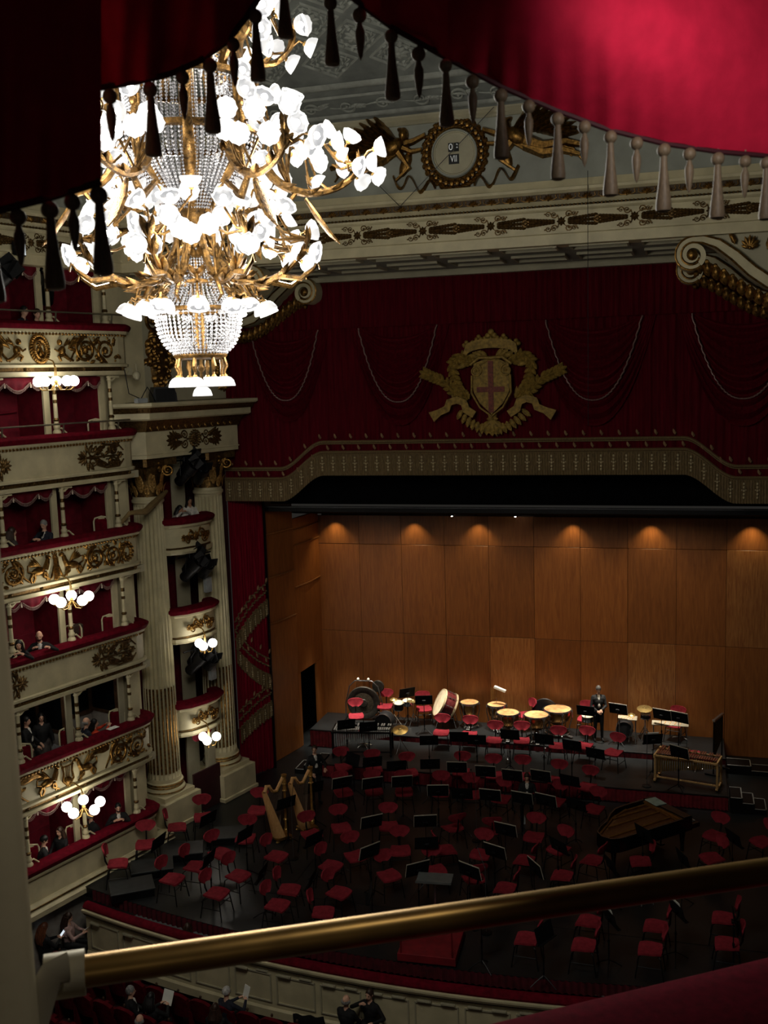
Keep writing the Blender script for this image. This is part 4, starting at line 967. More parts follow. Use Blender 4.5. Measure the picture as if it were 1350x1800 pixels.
# ================================================================== orchestra pit balustrade in front of the stage
def fpath(off, x0=-13.9, x1=5, n=40): return [(x0 + (x1 - x0) * i / n, front_y(x0 + (x1 - x0) * i / n) + off) for i in range(n + 1)]
bal = thing('pit_balustrade', 'curved cream panelled balustrade with crimson velvet top in front of the stage', 'balustrade', (0, 0, 0))
b = MB(); n = 900
def plt(a, c): x = -13.9 + 18.9 * a; return (x, front_y(x) - .05 - .025 * math.sin(a * n * .9), -.25 + .27 * c)
b.grid(plt, n, 1); b.build('pleated_edge', mat('dark_crimson_pleat', (84, 10, 24), .8, var=.2), bal)
BO = -.32
b = MB(); b.sweep([(-.09, -.28), (.11, -.28), (.13, -.23), (.10, -.17), (.04, -.14), (-.05, -.14), (-.09, -.2)], fpath(BO)); b.build('velvet_top', VELVET, bal)
b = MB(); b.sweep([(-.1, -.42), (.10, -.42), (.15, -.38), (.18, -.32), (.18, -.28), (-.1, -.28)], fpath(BO)); b.build('moulding', CREAM, bal, False)
b = MB(); b.sweep([(-.1, -.46), (.09, -.46), (.12, -.42), (-.1, -.42)], fpath(BO)); b.build('gilded_band', DGOLD, bal, False)
b = MB(); b.sweep([(-.1, -1.55), (.05, -1.55), (.05, -.46), (-.1, -.46)], fpath(BO)); b.build('wall_panel', CREAM, bal, False)
b = MB(); b.sweep([(-.1, -1.6), (.10, -1.6), (.10, -1.42), (.06, -1.38), (-.1, -1.38)], fpath(BO)); b.build('skirting', CREAM, bal, False)
fmz = MB()
for (cx, cz, sx, sz) in ((0, .32, .94, .03), (0, -.32, .94, .03), (-.455, 0, .03, .64), (.455, 0, .03, .64)): fmz.box((cx, 0, cz), (sx, .03, sz))
fmz_me = fmz.mesh('panel_frame', CREAM2, False)
lb = MB(); lb.box((0, 0, 0), (.30, .06, .035)); lb.box((0, -.02, .012), (.26, .06, .03)); lb_me = lb.mesh('vent_grille', CREAM2, False)
i = 0; x = -13.3
while x < 3:
    y = front_y(x) + BO - .06; sl = .033 * (x + 5); a = math.atan(sl); link('panel_frame', fmz_me, bal, (x, y, -.92), a)
    link('vent_grille', lb_me, bal, (x - .25, y - .02, -.55), a); link('vent_grille', lb_me, bal, (x + .25, y - .02, -.55), a); x += 1.06
# ================================================================== orchestra furniture
POD = Vector((-5.06, 20.6, 0))
def spot(x, y, h):
    for fz in (RZ2, RZ1, 0.):
        p = at_z(x, y, fz + h)
        if fz == RZ2 and p.y > 32.6: p = at_y(x, y, 32.6)
        if abs(floor_z(p.y) - fz) < .01: p.z = fz; return p
    p = at_z(x, y, h); p.z = 0; return p
def face(p, q=POD): d = q - p; return math.atan2(d.y, d.x) - PI / 2      # rotation that turns +y towards q
# --- chair (sitter looks along +y)
ch = MB()
def seatf(a, b):
    u = (a - .5) * 2; v = (b - .5) * 2; k = 1 - .10 * (abs(u) ** 4 + abs(v) ** 4) * .5
    return (.225 * u * (1 - .12 * max(0, -v)) * (1 - .06 * abs(v) ** 3), .215 * v * (1 - .06 * abs(u) ** 3), .475 + .02 * u * u - .03 * max(0, v) ** 3)
ch.grid(seatf, 8, 8); ch.grid(lambda a, b: (lambda p: (p[0], p[1], p[2] - .035))(seatf(1 - a, b)), 8, 8)
e = [seatf(i / 8, 0) for i in range(8)] + [seatf(1, i / 8) for i in range(8)] + [seatf(1 - i / 8, 1) for i in range(8)] + [seatf(0, 1 - i / 8) for i in range(8)]
ch.add(e + [(p[0], p[1], p[2] - .035) for p in e], [(i, (i + 1) % 32, (i + 1) % 32 + 32, i + 32) for i in range(32)])
SEAT_ME = ch.mesh('seat', SEATRED)
cb = MB()
def backf(a, b):
    v = b; u = (a - .5) * 2; w = .235 * math.sin(PI / 2 * min(1., .16 + v * 1.05)) ** .75 * (1 - .10 * max(0, (v - .7) / .3) ** 2)
    return (w * u, -.24 - .05 * v + .05 * u * u, .68 + .235 * v - .035 * abs(u) ** 4 * v)
cb.grid(backf, 8, 7); cb.grid(lambda a, b: (lambda p: (p[0], p[1] - .03, p[2]))(backf(1 - a, b)), 8, 7)
e = [backf(i / 8, 0) for i in range(8)] + [backf(1, i / 7) for i in range(7)] + [backf(1 - i / 8, 1) for i in range(8)] + [backf(0, 1 - i / 7) for i in range(7)]; k = len(e)
cb.add(e + [(p[0], p[1] - .03, p[2]) for p in e], [(i, i + k, (i + 1) % k + k, (i + 1) % k) for i in range(k)])
BACK_ME = cb.mesh('backrest', SEATRED)
sp = MB(); sp.tube([(0, -.14, .445), (0, -.22, .46), (0, -.262, .55), (0, -.285, .78)], [.016, .02, .02, .014], 6); SPINE_ME = sp.mesh('spine', BLACKM)
LEG = {}
for sx in (-1, 1):
    for sy in (-1, 1):
        lg = MB(); lg.tube([(sx * .13, sy * .12, .445), (sx * .2, sy * .19, .40), (sx * .24, sy * .25, .0)], .0125, 6); LEG[sx, sy] = lg.mesh('leg', BLACKM)
st = MB()
for sx in (-1, 1): st.tube([(sx * .215, -.215, .22), (sx * .215, .215, .22)], .009, 5)
st.tube([(-.21, .2, .33), (.21, .2, .33)], .009, 5); st.tube([(-.13, -.12, .44), (.13, .12, .44)], .01, 5); st.tube([(.13, -.12, .44), (-.13, .12, .44)], .01, 5); STR_ME = st.mesh('stretcher', BLACKM)
def chair(p, rot, label, group):
    t = thing('orchestra_chair', label, 'chair', p, rot, group); t.scale = (1.13,) * 3
    link('seat', SEAT_ME, t); link('backrest', BACK_ME, t); link('spine', SPINE_ME, t); link('stretcher', STR_ME, t)
    for k in LEG: link('leg', LEG[k], t)
    return t
ORD = ('first', 'second', 'third', 'fourth', 'fifth', 'sixth', 'seventh', 'eighth', 'ninth', 'tenth', 'eleventh', 'twelfth', 'thirteenth')
def chair_row(name, pts, jit=.25):
    pts = sorted(pts, key=lambda q: q[0])
    for i, q in enumerate(pts):
        p = spot(q[0], q[1], .53); r = face(p) + random.uniform(-jit, jit)
        if len(q) > 2: r = math.radians(q[2])
        if len(q) > 3: p.z += q[3]
        chair(p, r, 'red orchestra chair, %s from left %s' % (ORD[i], name), 'red orchestra chairs')
# --- low black platforms at the left edge
plat = ((232, 1563, 35, 'nearest the pit'), (268, 1527, 30, 'in the middle of three'), (322, 1498, 25, 'farthest from the pit'), (398, 1470, 20, 'beside the column pedestal'))
for (x, y, r, nm) in plat:
    p = at_z(x, y, .1); t = thing('low_platform', 'low black wooden platform %s on the left of the stage' % nm, 'platform', (p.x, p.y, 0), math.radians(r))
    b = MB(); b.bbox((0, 0, .20), (1.05, .76, .04), .008); b.build('deck', mat('grey_deck', (44, 46, 46), .5, var=.2), t, False); b = MB(); b.box((0, 0, .09), (1.0, .72, .18)); b.build('frame', BLACKM, t, False)
chair_row('among the percussion by the wooden wall', ((626, 1258), (677, 1240), (745, 1240), (923, 1243, 125), (1030, 1246), (1187, 1249, 160)))
chair_row('in the row in front of the timpani', ((776, 1287), (825, 1290), (869, 1300), (917, 1301), (980, 1310), (1027, 1310), (1079, 1322)), .15)
chair_row('in the row on the lower riser edge', ((603, 1347), (657, 1352), (719, 1357), (811, 1356), (867, 1361), (917, 1363), (980, 1371), (1033, 1382)), .15)
chair_row('in the row below the red riser skirt', ((603, 1392), (657, 1390), (710, 1391), (775, 1392), (828, 1396), (882, 1403), (977, 1408), (1045, 1421)), .15)
chair_row('in the row right of the harps', ((547, 1466), (599, 1454), (683, 1451), (796, 1454, 40), (862, 1459, 20), (939, 1470)))
chair_row('in the row between harps and piano', ((485, 1505), (581, 1522), (624, 1504), (704, 1494), (784, 1494, -60), (846, 1500), (922, 1512, 80), (983, 1492)))
chair_row('of the scattered ones around the piano', ((1041, 1512, 70), (1126, 1514, 100), (1252, 1508, 120), (1257, 1468, 150), (1341, 1479, 130)))
chair_row('of the pair just left of the harps', ((432, 1473, 190), (453, 1423, 190)))
chair_row('of those ranged along the box parapet', ((207, 1518, -65, .0), (256, 1483, 205), (311, 1454, -65), (357, 1435, 210)), .2)
chair_row('of the group at the left pit edge', ((302, 1545), (343, 1523), (386, 1499), (380, 1570), (418, 1539), (487, 1591), (508, 1564), (568, 1604), (595, 1569), (683, 1538)))
chair_row('in the row by the conductor desk', ((765, 1529), (833, 1544, 30), (888, 1561, 85), (988, 1539, 85)))
chair_row('of those seen below the brass rail', ((926, 1650, 88), (1034, 1619, 80), (1026, 1661, 88), (1152, 1628, 85), (1143, 1668, 88), (1272, 1614, 85), (1278, 1659, 90)), .1)
# --- music stand: reader stands at +y and looks along -y
dk = MB(); TL = Matrix.Translation((0, .02, 1.12)) @ Matrix.Rotation(math.radians(14), 4, 'X')
dk.bbox((0, 0, 0), (.52, .012, .34), .004, TL); dk.box((0, .035, -.165), (.52, .06, .012), TL); DESK_ME = dk.mesh('desk', mat('matt_black_desk', (11, 11, 12), .75, var=.1, spec=.15))
po = MB(); po.cyl((0, 0, .12), (0, 0, .62), .016, .016, 8); po.cyl((0, 0, .6), (0, -.01, 1.08), .010, .010, 8); po.cyl((0, 0, .58), (0, 0, .64), .024, .024, 8); po.bbox((0, -.02, 1.10), (.10, .05, .06), .008); POLE_ME = po.mesh('pole', BLACKM)
FT = []
for k in range(3): a = PI / 2 + k * 2 * PI / 3; fm_ = MB(); fm_.tube([(.0, 0, .2), (.14 * math.cos(a), .14 * math.sin(a), .11), (.27 * math.cos(a), .27 * math.sin(a), .008)], .011, 5); FT.append(fm_.mesh('foot', BLACKM))
sm = MB(); sm.bbox((0, .014, .012), (.535, .010, .352), .003, TL); SHEET_ME = sm.mesh('sheet_music', mat('score_paper', (200, 190, 170), .7, var=.08))
sm = MB(); sm.bbox((0, .014, .02), (.30, .012, .40), .003, TL); SHEETW_ME = sm.mesh('open_score', WHITEP)
STN = [0]
def stand(x, y, name, rot=None, paper=0, h=1.12):
    p = spot(x, y, h); r = face(p) + PI if rot is None else math.radians(rot)
    t = thing('music_stand', 'black music stand ' + name, 'music stand', p, r, 'black music stands'); t.scale = (1.1, 1.1, 1.02)
    link('desk', DESK_ME, t); link('pole', POLE_ME, t)
    for f in FT: link('foot', f, t)
    if paper:
        s = link('sheet_music', SHEET_ME if paper == 1 else SHEETW_ME, None, p, r, (1.1, 1.1, 1.02)); tag(s, ('pale score on the music stand ' if paper == 1 else 'bright white score on the music stand ') + name, 'sheet music', 'scores on the stands')
def stand_row(name, pts):
    for i, q in enumerate(sorted(pts)): stand(q[0], q[1], '%s from left %s' % (ORD[i], name), q[3] if len(q) > 3 else None, q[2] if len(q) > 2 else 0)
stand_row('of those before the timpani', ((754, 1303), (807, 1297), (838, 1302), (896, 1293), (956, 1301), (1005, 1312), (1046, 1326)))
stand_row('of the pair at the vibraphone', ((609, 1275), (648, 1279)))
stand_row('among the percussion by the wall', ((716, 1219, 0, 40), (745, 1232), (1029, 1251), (1086, 1248, 1), (1163, 1258, 1), (1193, 1263, 1)))
stand_row('beside the marimba', ((1148, 1301, 2, 20), (1193, 1324, 1)))
stand_row('in the row at the red skirt', ((621, 1335, 0, 150), (655, 1341), (697, 1348), (756, 1345), (803, 1351, 1), (853, 1358, 1), (900, 1365, 1), (950, 1366, 1), (1001, 1374)))
stand_row('in the row before the red skirt', ((602, 1378, 1), (655, 1379, 1), (707, 1376, 1), (770, 1392, 1), (812, 1397), (861, 1400, 1), (917, 1405, 1), (959, 1409, 1), (1012, 1416)))
stand_row('behind the conductor desk', ((654, 1447, 1), (748, 1446, 1), (888, 1461, 1)))
stand_row('in the inner half circle', ((651, 1499, 1), (735, 1530, 1), (750, 1484), (825, 1534, 1), (869, 1499, 1), (939, 1528, 1)))
stand_row('on the left around the harps', ((280, 1482), (367, 1441), (369, 1511), (432, 1468), (463, 1536), (504, 1413), (550, 1547), (552, 1386), (553, 1477), (653, 1570)))
stand_row('on the right around the piano', ((981, 1489), (1072, 1522), (1130, 1466), (1199, 1511), (1288, 1475)))
stand_row('seen below the brass rail', ((846, 1615, 0), (955, 1640, 0), (1070, 1614, 2, -60), (1188, 1601, 2, -60), (1290, 1620, 0)))
# --- podium and conductor desk
t = thing('conductor_podium', 'red carpeted conductor podium at the front of the stage', 'podium', (-5.15, 20.15, 0), .05)
b = MB(); b.bbox((0, 0, .11), (1.25, 1.25, .18), .01); b.build('box', mat('podium_red', (120, 12, 22), .8, var=.15), t, False)
b = MB(); b.box((0, 0, .01), (1.29, 1.29, .02)); b.build('plinth', BLACKM, t, False)
b = MB(); b.tube([(-.55, -.6, .2), (-.55, -.6, 1.0), (.55, -.6, 1.0), (.55, -.6, .2)], .02, 6); b.build('guard_rail', mat('red_rail', (110, 12, 22), .5), t)
p = at_z(764, 1544, 1.1); t = thing('conductor_desk', 'wide grey conductor desk on a central post before the podium', 'lectern', (p.x, p.y, 0), .1)
b = MB(); b.bbox((0, 0, 1.1), (.80, .50, .02), .006, Matrix.Rotation(.0, 4, 'X')); b.box((0, -.25, 1.12), (.8, .02, .05)); b.build('desk_top', mat('grey_desk', (92, 96, 94), .5), t, False)
b = MB(); b.cyl((0, 0, .04), (0, 0, 1.09), .03, .025, 8); b.build('post', CHROME, t); b = MB(); b.bbox((0, 0, .02), (.6, .45, .04), .01); b.build('base', BLACKM, t, False)

# ================================================================== grand piano
p = Vector((-1.15, 25.6, 0)); t = thing('grand_piano', 'open black grand piano without lid showing its golden iron frame', 'piano', p, math.atan2(26.3 - 24.75, -.3 + 1.85))
out = [(1.30, -.74), (1.30, .74), (.35, .74), (.0, .70), (-.35, .50), (-.7, .22), (-1.05, .06), (-1.3, -.12), (-1.38, -.38), (-1.3, -.62), (-1.1, -.72), (-.9, -.74)]
b = MB(); n = len(out); cx = sum(q[0] for q in out) / n; cy = sum(q[1] for q in out) / n
inn = [(cx + (x - cx) * .955, cy + (y - cy) * .92) for x, y in out]
vs = [(x, y, .62) for x, y in out] + [(x, y, .98) for x, y in out] + [(x, y, .98) for x, y in inn] + [(x, y, .80) for x, y in inn]; fs = []
for k in range(3):
    for i in range(n): j = (i + 1) % n; fs.append((k * n + i, k * n + j, (k + 1) * n + j, (k + 1) * n + i))
fs.append(tuple(range(n - 1, -1, -1))); b.add(vs, fs); b.build('rim', mat('piano_black', (9, 9, 10), .18, var=.05), t, False)
b = MB(); b.prism([(cx + (x - cx) * .94, cy + (y - cy) * .9) for x, y in out], .78, .82, 'z'); b.build('soundboard', SPRUCE, t, False)
IRON = mat('bronze_iron_frame', (156, 108, 52), .45, .6, var=.2, scale=8)
b = MB()
for (a, c) in (((1.0, -.6), (-1.2, -.6)), ((1.0, -.3), (-1.25, -.35)), ((1.0, .1), (-.75, .1)), ((1.0, .4), (-.3, .42)), ((.95, .62), (.2, .62)), ((1.0, -.66), (1.0, .66)), ((-1.25, -.6), (-1.2, -.1)), ((-1.2, -.1), (-.3, .45)), ((-.3, .45), (.35, .66))): b.tube([(a[0], a[1], .87), (c[0], c[1], .87)], (.03), 5)
b.build('iron_frame', IRON, t)
b = MB()
for i in range(46): y = -.64 + i * .028; xe = -1.15 if y < -.1 else -1.15 + (y + .1) * 1.9; b.tube([(.95, y, .855), (xe, y + .06 * (1 if y < 0 else -.5), .855)], .003, 3)
o = b.build('strings', mat('string_copper', (150, 92, 60), .4, .8), t); o['kind'] = 'stuff'
b = MB(); b.bbox((1.08, 0, .93), (.22, 1.36, .06), .01); b.build('pin_block', IRON, t, False); b = MB(); b.bbox((1.16, 0, .985), (.26, 1.46, .03), .008); b.build('music_shelf', MT['piano_black'], t, False)
b = MB(); b.bbox((1.42, 0, .70), (.30, 1.48, .12), .01); b.build('key_bed', MT['piano_black'], t, False)
wk = MB(); wk.box((0, 0, 0), (.15, .0225, .02)); wk = wk.mesh('white_key', mat('ivory_key', (220, 216, 204), .3), False); bkk = MB(); bkk.box((0, 0, 0), (.09, .012, .02)); bkk = bkk.mesh('black_key', MT['piano_black'], False)
for i in range(52):
    link('white_key', wk, t, (1.46, -.60 + i * .0236, .77))
    if i % 7 not in (1, 4) and i < 51: link('black_key', bkk, t, (1.43, -.588 + i * .0236, .786))
for (x, y) in ((1.1, -.6), (1.1, .6), (-1.05, -.45)):
    b = MB(); b.lathe([(.05, .06), (.045, .1), (.05, .3), (.075, .5), (.08, .62)], 10, Matrix.Translation((x, y, 0))); l = b.build('leg', MT['piano_black'], t); b = MB(); b.cyl((x, y - .02, .035), (x, y + .02, .035), .035, .035, 10); b.build('caster', BRASS, l)
b = MB(); b.tube([(.85, -.1, .62), (.85, -.1, .1)], .02, 6); b.tube([(.85, .1, .62), (.85, .1, .1)], .02, 6); b.bbox((.87, 0, .08), (.14, .3, .04), .01); b.build('pedal_lyre', MT['piano_black'], t)
q = t.matrix_basis @ Vector((1.12, .38, 1.0)); b = MB(); b.bbox((0, 0, .012), (.34, .46, .02), .004); o = b.build('score_book', mat('pale_green_score', (176, 196, 182), .6), None, False, q, .7); tag(o, 'pale green score lying on the grand piano by its keyboard', 'book')

# ================================================================== harps
def harp(p, rot, label):
    t = thing('concert_harp', label, 'harp', p, rot, 'concert harps'); H = 1.78
    # column at +y, body leaning back to -y
    b = MB(); b.lathe([(.05, .14), (.06, .2), (.045, .26), (.035, .34), (.032, 1.28), (.045, 1.32), (.05, 1.42), (.04, 1.48), (.055, 1.55), (.06, 1.63), (.045, 1.68), (.07, 1.74), (.075, 1.78), (.0, 1.79)], 14, Matrix.Translation((0, .34, 0))); b.build('pillar', mat('harp_bronze_gilt', (196, 146, 76), .4, .5, var=.2), t)
    for z in (.24, .52, 1.33, 1.52, 1.72): b = MB(); b.lathe([(.045, z - .03), (.068, z), (.045, z + .03)], 14, Matrix.Translation((0, .34, 0))); b.build('gilt_ring', BRASS, t)
    def body(a, c):
        th = PI * (a) ; w = .25 - .17 * c; y0 = .16 - .70 * c * .62; z0 = .16 + 1.32 * c; d = .26 - .16 * c
        return (w * math.cos(th), y0 - d * math.sin(th) * .9, z0 - .04 * math.sin(th))
    b = MB(); b.grid(body, 12, 10); b.build('soundbox', MAPLE, t)
    b = MB(); b.grid(lambda a, c: ((a - .5) * 2 * (.25 - .17 * c), .16 - .434 * c, .16 + 1.32 * c), 2, 10); b.build('soundboard', MAPLE, t)
    b = MB(); b.tube([(0, -.27, 1.46), (0, -.22, 1.60), (0, -.14, 1.58), (0, -.05, 1.42), (0, .08, 1.40), (0, .2, 1.56), (0, .30, 1.70)], [.05, .055, .05, .04, .04, .045, .05], 8); b.build('neck', MAPLE, t)
    b = MB(); b.tube([(.03, -.1, 1.5), (.03, -.02, 1.38), (.03, .1, 1.38), (.03, .22, 1.56)], (.02), 5); b.build('tuning_plate', BRASS, t)
    b = MB()
    for i in range(22): q = i / 21; y = -.22 + .5 * q; zb_ = .16 + 1.32 * (.16 - y) / .434 if y < .16 else .2; zt = 1.42 + .25 * abs(q - .45); b.tube([(0, min(y, .16 - .02) if y < .16 else .14, max(.2, zb_)), (0, y, zt)], .0025, 3)
    o = b.build('strings', mat('harp_string', (150, 130, 110), .5), t); o['kind'] = 'stuff'
    b = MB(); b.bbox((0, .17, .09), (.42, .46, .09), .02); b.build('base', mat('gilt_base', (170, 124, 60), .35, .8), t, False)
    for (x, y) in ((-.19, .38), (.19, .38), (-.16, -.04), (.16, -.04)): b = MB(); b.ball((x, y, .03), (.05, .06, .03), 8, 5); b.build('foot', BRASS, t)
    b = MB()
    for k in range(4): r_acanthus(b, 0, .0, PI / 2, .3, .12, 3)
harp(Vector((-10.47, 24.3, 0)), math.radians(-35), 'golden wooden concert harp, the nearer and left one of two')
harp(Vector((-9.98, 24.98, 0)), math.radians(-40), 'golden wooden concert harp, the farther and right one of two')

# ================================================================== percussion
PZ = RZ2
def at_p(x, y, z):      # a spot on the upper riser, kept clear of the wall
    p = at_z(x, y, z); return p if p.y < 32.55 else at_y(x, y, 32.55)
COPPER = mat('polished_copper', (196, 140, 84), .25, .9, var=.2, scale=6); SKIN = mat('calf_drumhead', (214, 160, 104), .6, var=.25, scale=5); SKINW = mat('white_drumhead', (216, 200, 170), .6, var=.12)
def timpano(x, y, d, label):
    p = at_p(x, y, PZ + .86); p.z = PZ; t = thing('timpano', label, 'drum', p, random.random(), 'copper timpani'); r = d / 2
    b = MB(); b.lathe([(.05, .34), (r * .45, .38), (r * .8, .5), (r * .97, .66), (r, .82)], 24); b.build('bowl', COPPER, t)
    b = MB(); b.lathe([(0, .865), (r * .97, .865), (r * 1.0, .85)], 24); b.build('drumhead', SKIN, t)
    b = MB(); b.lathe([(r * .98, .80), (r * 1.05, .82), (r * 1.05, .87), (r * .98, .875)], 24, cap=False); b.build('hoop', CHROME, t)
    for k in range(6):
        a = 2 * PI * k / 6; c, s = math.cos(a), math.sin(a); b = MB(); b.tube([(r * 1.07 * c, r * 1.07 * s, .86), (r * 1.08 * c, r * 1.08 * s, .62), (r * .9 * c, r * .9 * s, .35), (r * .8 * c, r * .8 * s, .06)], .016, 6); b.tube([(r * 1.09 * c - .05 * s, r * 1.09 * s + .05 * c, .84), (r * 1.09 * c, r * 1.09 * s, .72), (r * 1.09 * c + .05 * s, r * 1.09 * s - .05 * c, .84)], .009, 5); b.build('strut', CHROME, t)
    b = MB(); b.lathe([(r * .85, .05), (r * .9, .08), (r * .85, .11)], 20, cap=False); b.ball((0, 0, .2), (.1, .1, .15), 10, 6); b.tube([(0, 0, .1), (0, -r * 1.15, .06)], .03, 6); b.bbox((0, -r * 1.15, .06), (.12, .22, .03), .01)
    for k in range(3): a = k * 2.1; b.ball((r * .9 * math.cos(a), r * .9 * math.sin(a), .04), .04, 8, 5)
    b.build('base', CHROME, t)
timpano(825, 1227, .62, 'copper timpano beside the tilted bass drum'); timpano(873, 1238, .62, 'small copper timpano with the bell chime standing over it')
timpano(893, 1252, .72, 'copper timpano at the front left of the four'); timpano(943, 1256, .78, 'copper timpano at the front in the middle of the set'); timpano(980, 1246, .88, 'largest copper timpano at the right of the set')
# bell chime over the small timpano
p = at_p(871, 1238, PZ + .9); t = thing('bell_chime', 'bar chime with white top and hanging tubes above a timpano', 'chimes', (p.x, p.y + .12, PZ + .9), -.2)
b = MB(); b.bbox((0, 0, .52), (.42, .10, .10), .02, Matrix.Rotation(.28, 4, 'Y')); b.build('top_bar', WHITEP, t)
for k in range(10): x = -.18 + k * .04; tb = MB(); tb.cyl((x, 0, .47 - x * .28), (x, 0, .10 + .015 * k), .010, .010, 6); tb.build('tube', BRASS, t)
b = MB(); b.cyl((0, .03, -.88), (0, .03, .5), .012, .012, 6); b.build('pole', CHROME, t)
# tilted concert bass drum
p = at_p(783, 1272, PZ); t = thing('bass_drum', 'concert bass drum tilted on its stand with dark red shell', 'drum', (p.x, p.y, PZ), .15)
M = Matrix.Translation((.02, 0, .72)) @ Matrix.Rotation(math.radians(-62), 4, 'Y') @ Matrix.Rotation(.25, 4, 'X')
def madd(nm, prof, m, n=32): b = MB(); b.lathe(prof, n, M, cap=False); return b.build(nm, m, t)
madd('shell', [(.44, -.22), (.45, -.2), (.45, .2), (.44, .22)], mat('burgundy_shell', (92, 40, 40), .25, var=.2, scale=10)); madd('drumhead', [(0, .235), (.45, .235), (.46, .22)], SKINW); madd('rear_drumhead', [(.46, -.22), (.45, -.235), (0, -.235)], SKINW)
for z in (-.21, .21): madd('hoop', [(.455, z - .03), (.48, z - .03), (.48, z + .03), (.455, z + .03)], mat('maple_hoop', (196, 176, 140), .5))
for k in range(10): a = 2 * PI * k / 10; b = MB(); b.cyl(M @ Vector((.485 * math.cos(a), .485 * math.sin(a), -.2)), M @ Vector((.485 * math.cos(a), .485 * math.sin(a), .2)), .009, .009, 5); b.ball(M @ Vector((.475 * math.cos(a), .475 * math.sin(a), .06)), .025, 6, 4); b.ball(M @ Vector((.475 * math.cos(a), .475 * math.sin(a), -.06)), .025, 6, 4); b.build('tension_rod', CHROME, t)
b = MB()
for y in (-.34, .34): b.tube([(-.3, y, .02), (-.2, y, .35), (.3, y, .35), (.38, y, .02)], .018, 6)
b.tube([(-.2, -.34, .35), (-.2, .34, .35)], .018, 6); b.tube([(.3, -.34, .35), (.3, .34, .35)], .018, 6); b.build('stand', CHROME, t)
# gong
p = at_p(632, 1275, PZ); t = thing('tam_tam', 'large dark bronze gong hanging from its frame by the wall', 'gong', (p.x, 32.5, PZ), .1)
GB = Matrix.Translation((0, 0, .62)) @ Matrix.Rotation(PI / 2, 4, 'X')
b = MB(); b.lathe([(0, .06), (.13, .055), (.15, .03), (.36, .025), (.38, .035), (.56, .03), (.58, .0), (.575, -.05)], 48, GB); b.build('gong_plate', mat('dark_bronze', (66, 62, 56), .5, .6, var=.25, scale=9), t)
b = MB(); b.lathe([(.15, .032), (.155, .040), (.36, .034), (.355, .028)], 48, GB, cap=False); b.build('hammered_zone', mat('bronze_zone', (92, 84, 70), .5, .6, var=.3, scale=20), t)
b = MB(); b.tube([(-.66, .08, .02), (-.64, .08, .6), (-.5, .08, 1.18), (-.3, .08, 1.38), (.3, .08, 1.38), (.5, .08, 1.18), (.64, .08, .6), (.66, .08, .02)], .022, 8); b.build('frame', CHROME, t)
for s in (-1, 1): b = MB(); b.tube([(s * .66, -.28, .02), (s * .66, .4, .02)], .02, 6); b.build('foot', BLACKM, t); b = MB(); b.tube([(s * .22, .06, 1.37), (s * .24, .02, 1.14)], .008, 5); b.build('cord', BLACKM, t); b = MB(); b.ball((s * .18, .06, 1.43), (.05, .04, .07), 8, 5); b.build('mallet_head', WHITEP, t)
# hanging small gong at right of tam-tam
p = at_p(663, 1262, PZ); t = thing('small_gong', 'small dark gong on a pole right of the large gong', 'gong', (p.x, 32.75, PZ))
b = MB(); b.lathe([(0, .03), (.2, .02), (.22, -.03)], 24, Matrix.Translation((0, 0, 1.15)) @ Matrix.Rotation(PI / 2, 4, 'X')); b.build('gong_plate', MT['dark_bronze'], t); b = MB(); b.cyl((0, .05, .02), (0, .05, 1.2), .015, .015, 6); b.bbox((0, .05, .015), (.4, .3, .03), .01); b.build('stand', BLACKM, t)
# kick drum, snares, cymbals
def drum(x, y, z, r, h, label, shell, rot=(0, 0, 0), stand=True):
    p = at_p(x, y, PZ + z); t = thing('snare_drum', label, 'drum', (p.x, p.y, PZ), 0); M = Matrix.Translation((0, 0, z)) @ Matrix.Rotation(rot[0], 4, 'X') @ Matrix.Rotation(rot[1], 4, 'Y')
    b = MB(); b.lathe([(r * .98, -h / 2), (r, -h / 2 + .01), (r, h / 2 - .01), (r * .98, h / 2)], 24, M); b.build('shell', shell, t); b = MB(); b.lathe([(0, h / 2 + .006), (r * .99, h / 2 + .004), (r, h / 2)], 24, M); b.build('drumhead', SKINW if z > .5 else BLACKP, t)
    for s in (-1, 1): b = MB(); b.lathe([(r, s * h / 2 - .015), (r * 1.04, s * h / 2 - .015), (r * 1.04, s * h / 2 + .015), (r, s * h / 2 + .015)], 24, M, cap=False); b.build('hoop', CHROME, t)
    b = MB()
    if z > .5:
        b.cyl((0, 0, .12), (0, 0, z - h / 2), .014, .014, 6)
        for k in range(3): a = k * 2 * PI / 3 + .4; b.tube([(0, 0, .3), (.24 * math.cos(a), .24 * math.sin(a), .01)], .011, 5); b.tube([(0, 0, z - h / 2 - .04), (r * .9 * math.cos(a), r * .9 * math.sin(a), z - h / 2 + .02)], .010, 5)
    else:
        for s in (-1, 1): b.tube([(s * r * .8, -.15, z - .05), (s * r * 1.1, -.3, .01)], .012, 5)
    b.build('stand', CHROME, t)
drum(676, 1267, .30, .28, .40, 'black kick drum with chrome hoop left of the percussion stands', BLACKP, (PI / 2, 0, .3)); drum(716, 1226, .72, .17, .14, 'small chrome snare drum beside a music stand', CHROME, (.15, 0, 0))
drum(700, 1240, .60, .18, .22, 'black tom drum under the small cymbals', BLACKP, (.2, .1, 0)); drum(1033, 1262, .66, .19, .15, 'white headed snare drum behind the standing man', CHROME, (.1, 0, 0)); drum(1098, 1274, .30, .26, .35, 'black kick drum behind a music stand right of the man', BLACKP, (PI / 2, 0, 0)); drum(1135, 1254, .75, .16, .12, 'shallow dark drum under the bright cymbal', BLACKP)
CYM = mat('cymbal_bronze', (214, 186, 120), .28, .85, var=.15)
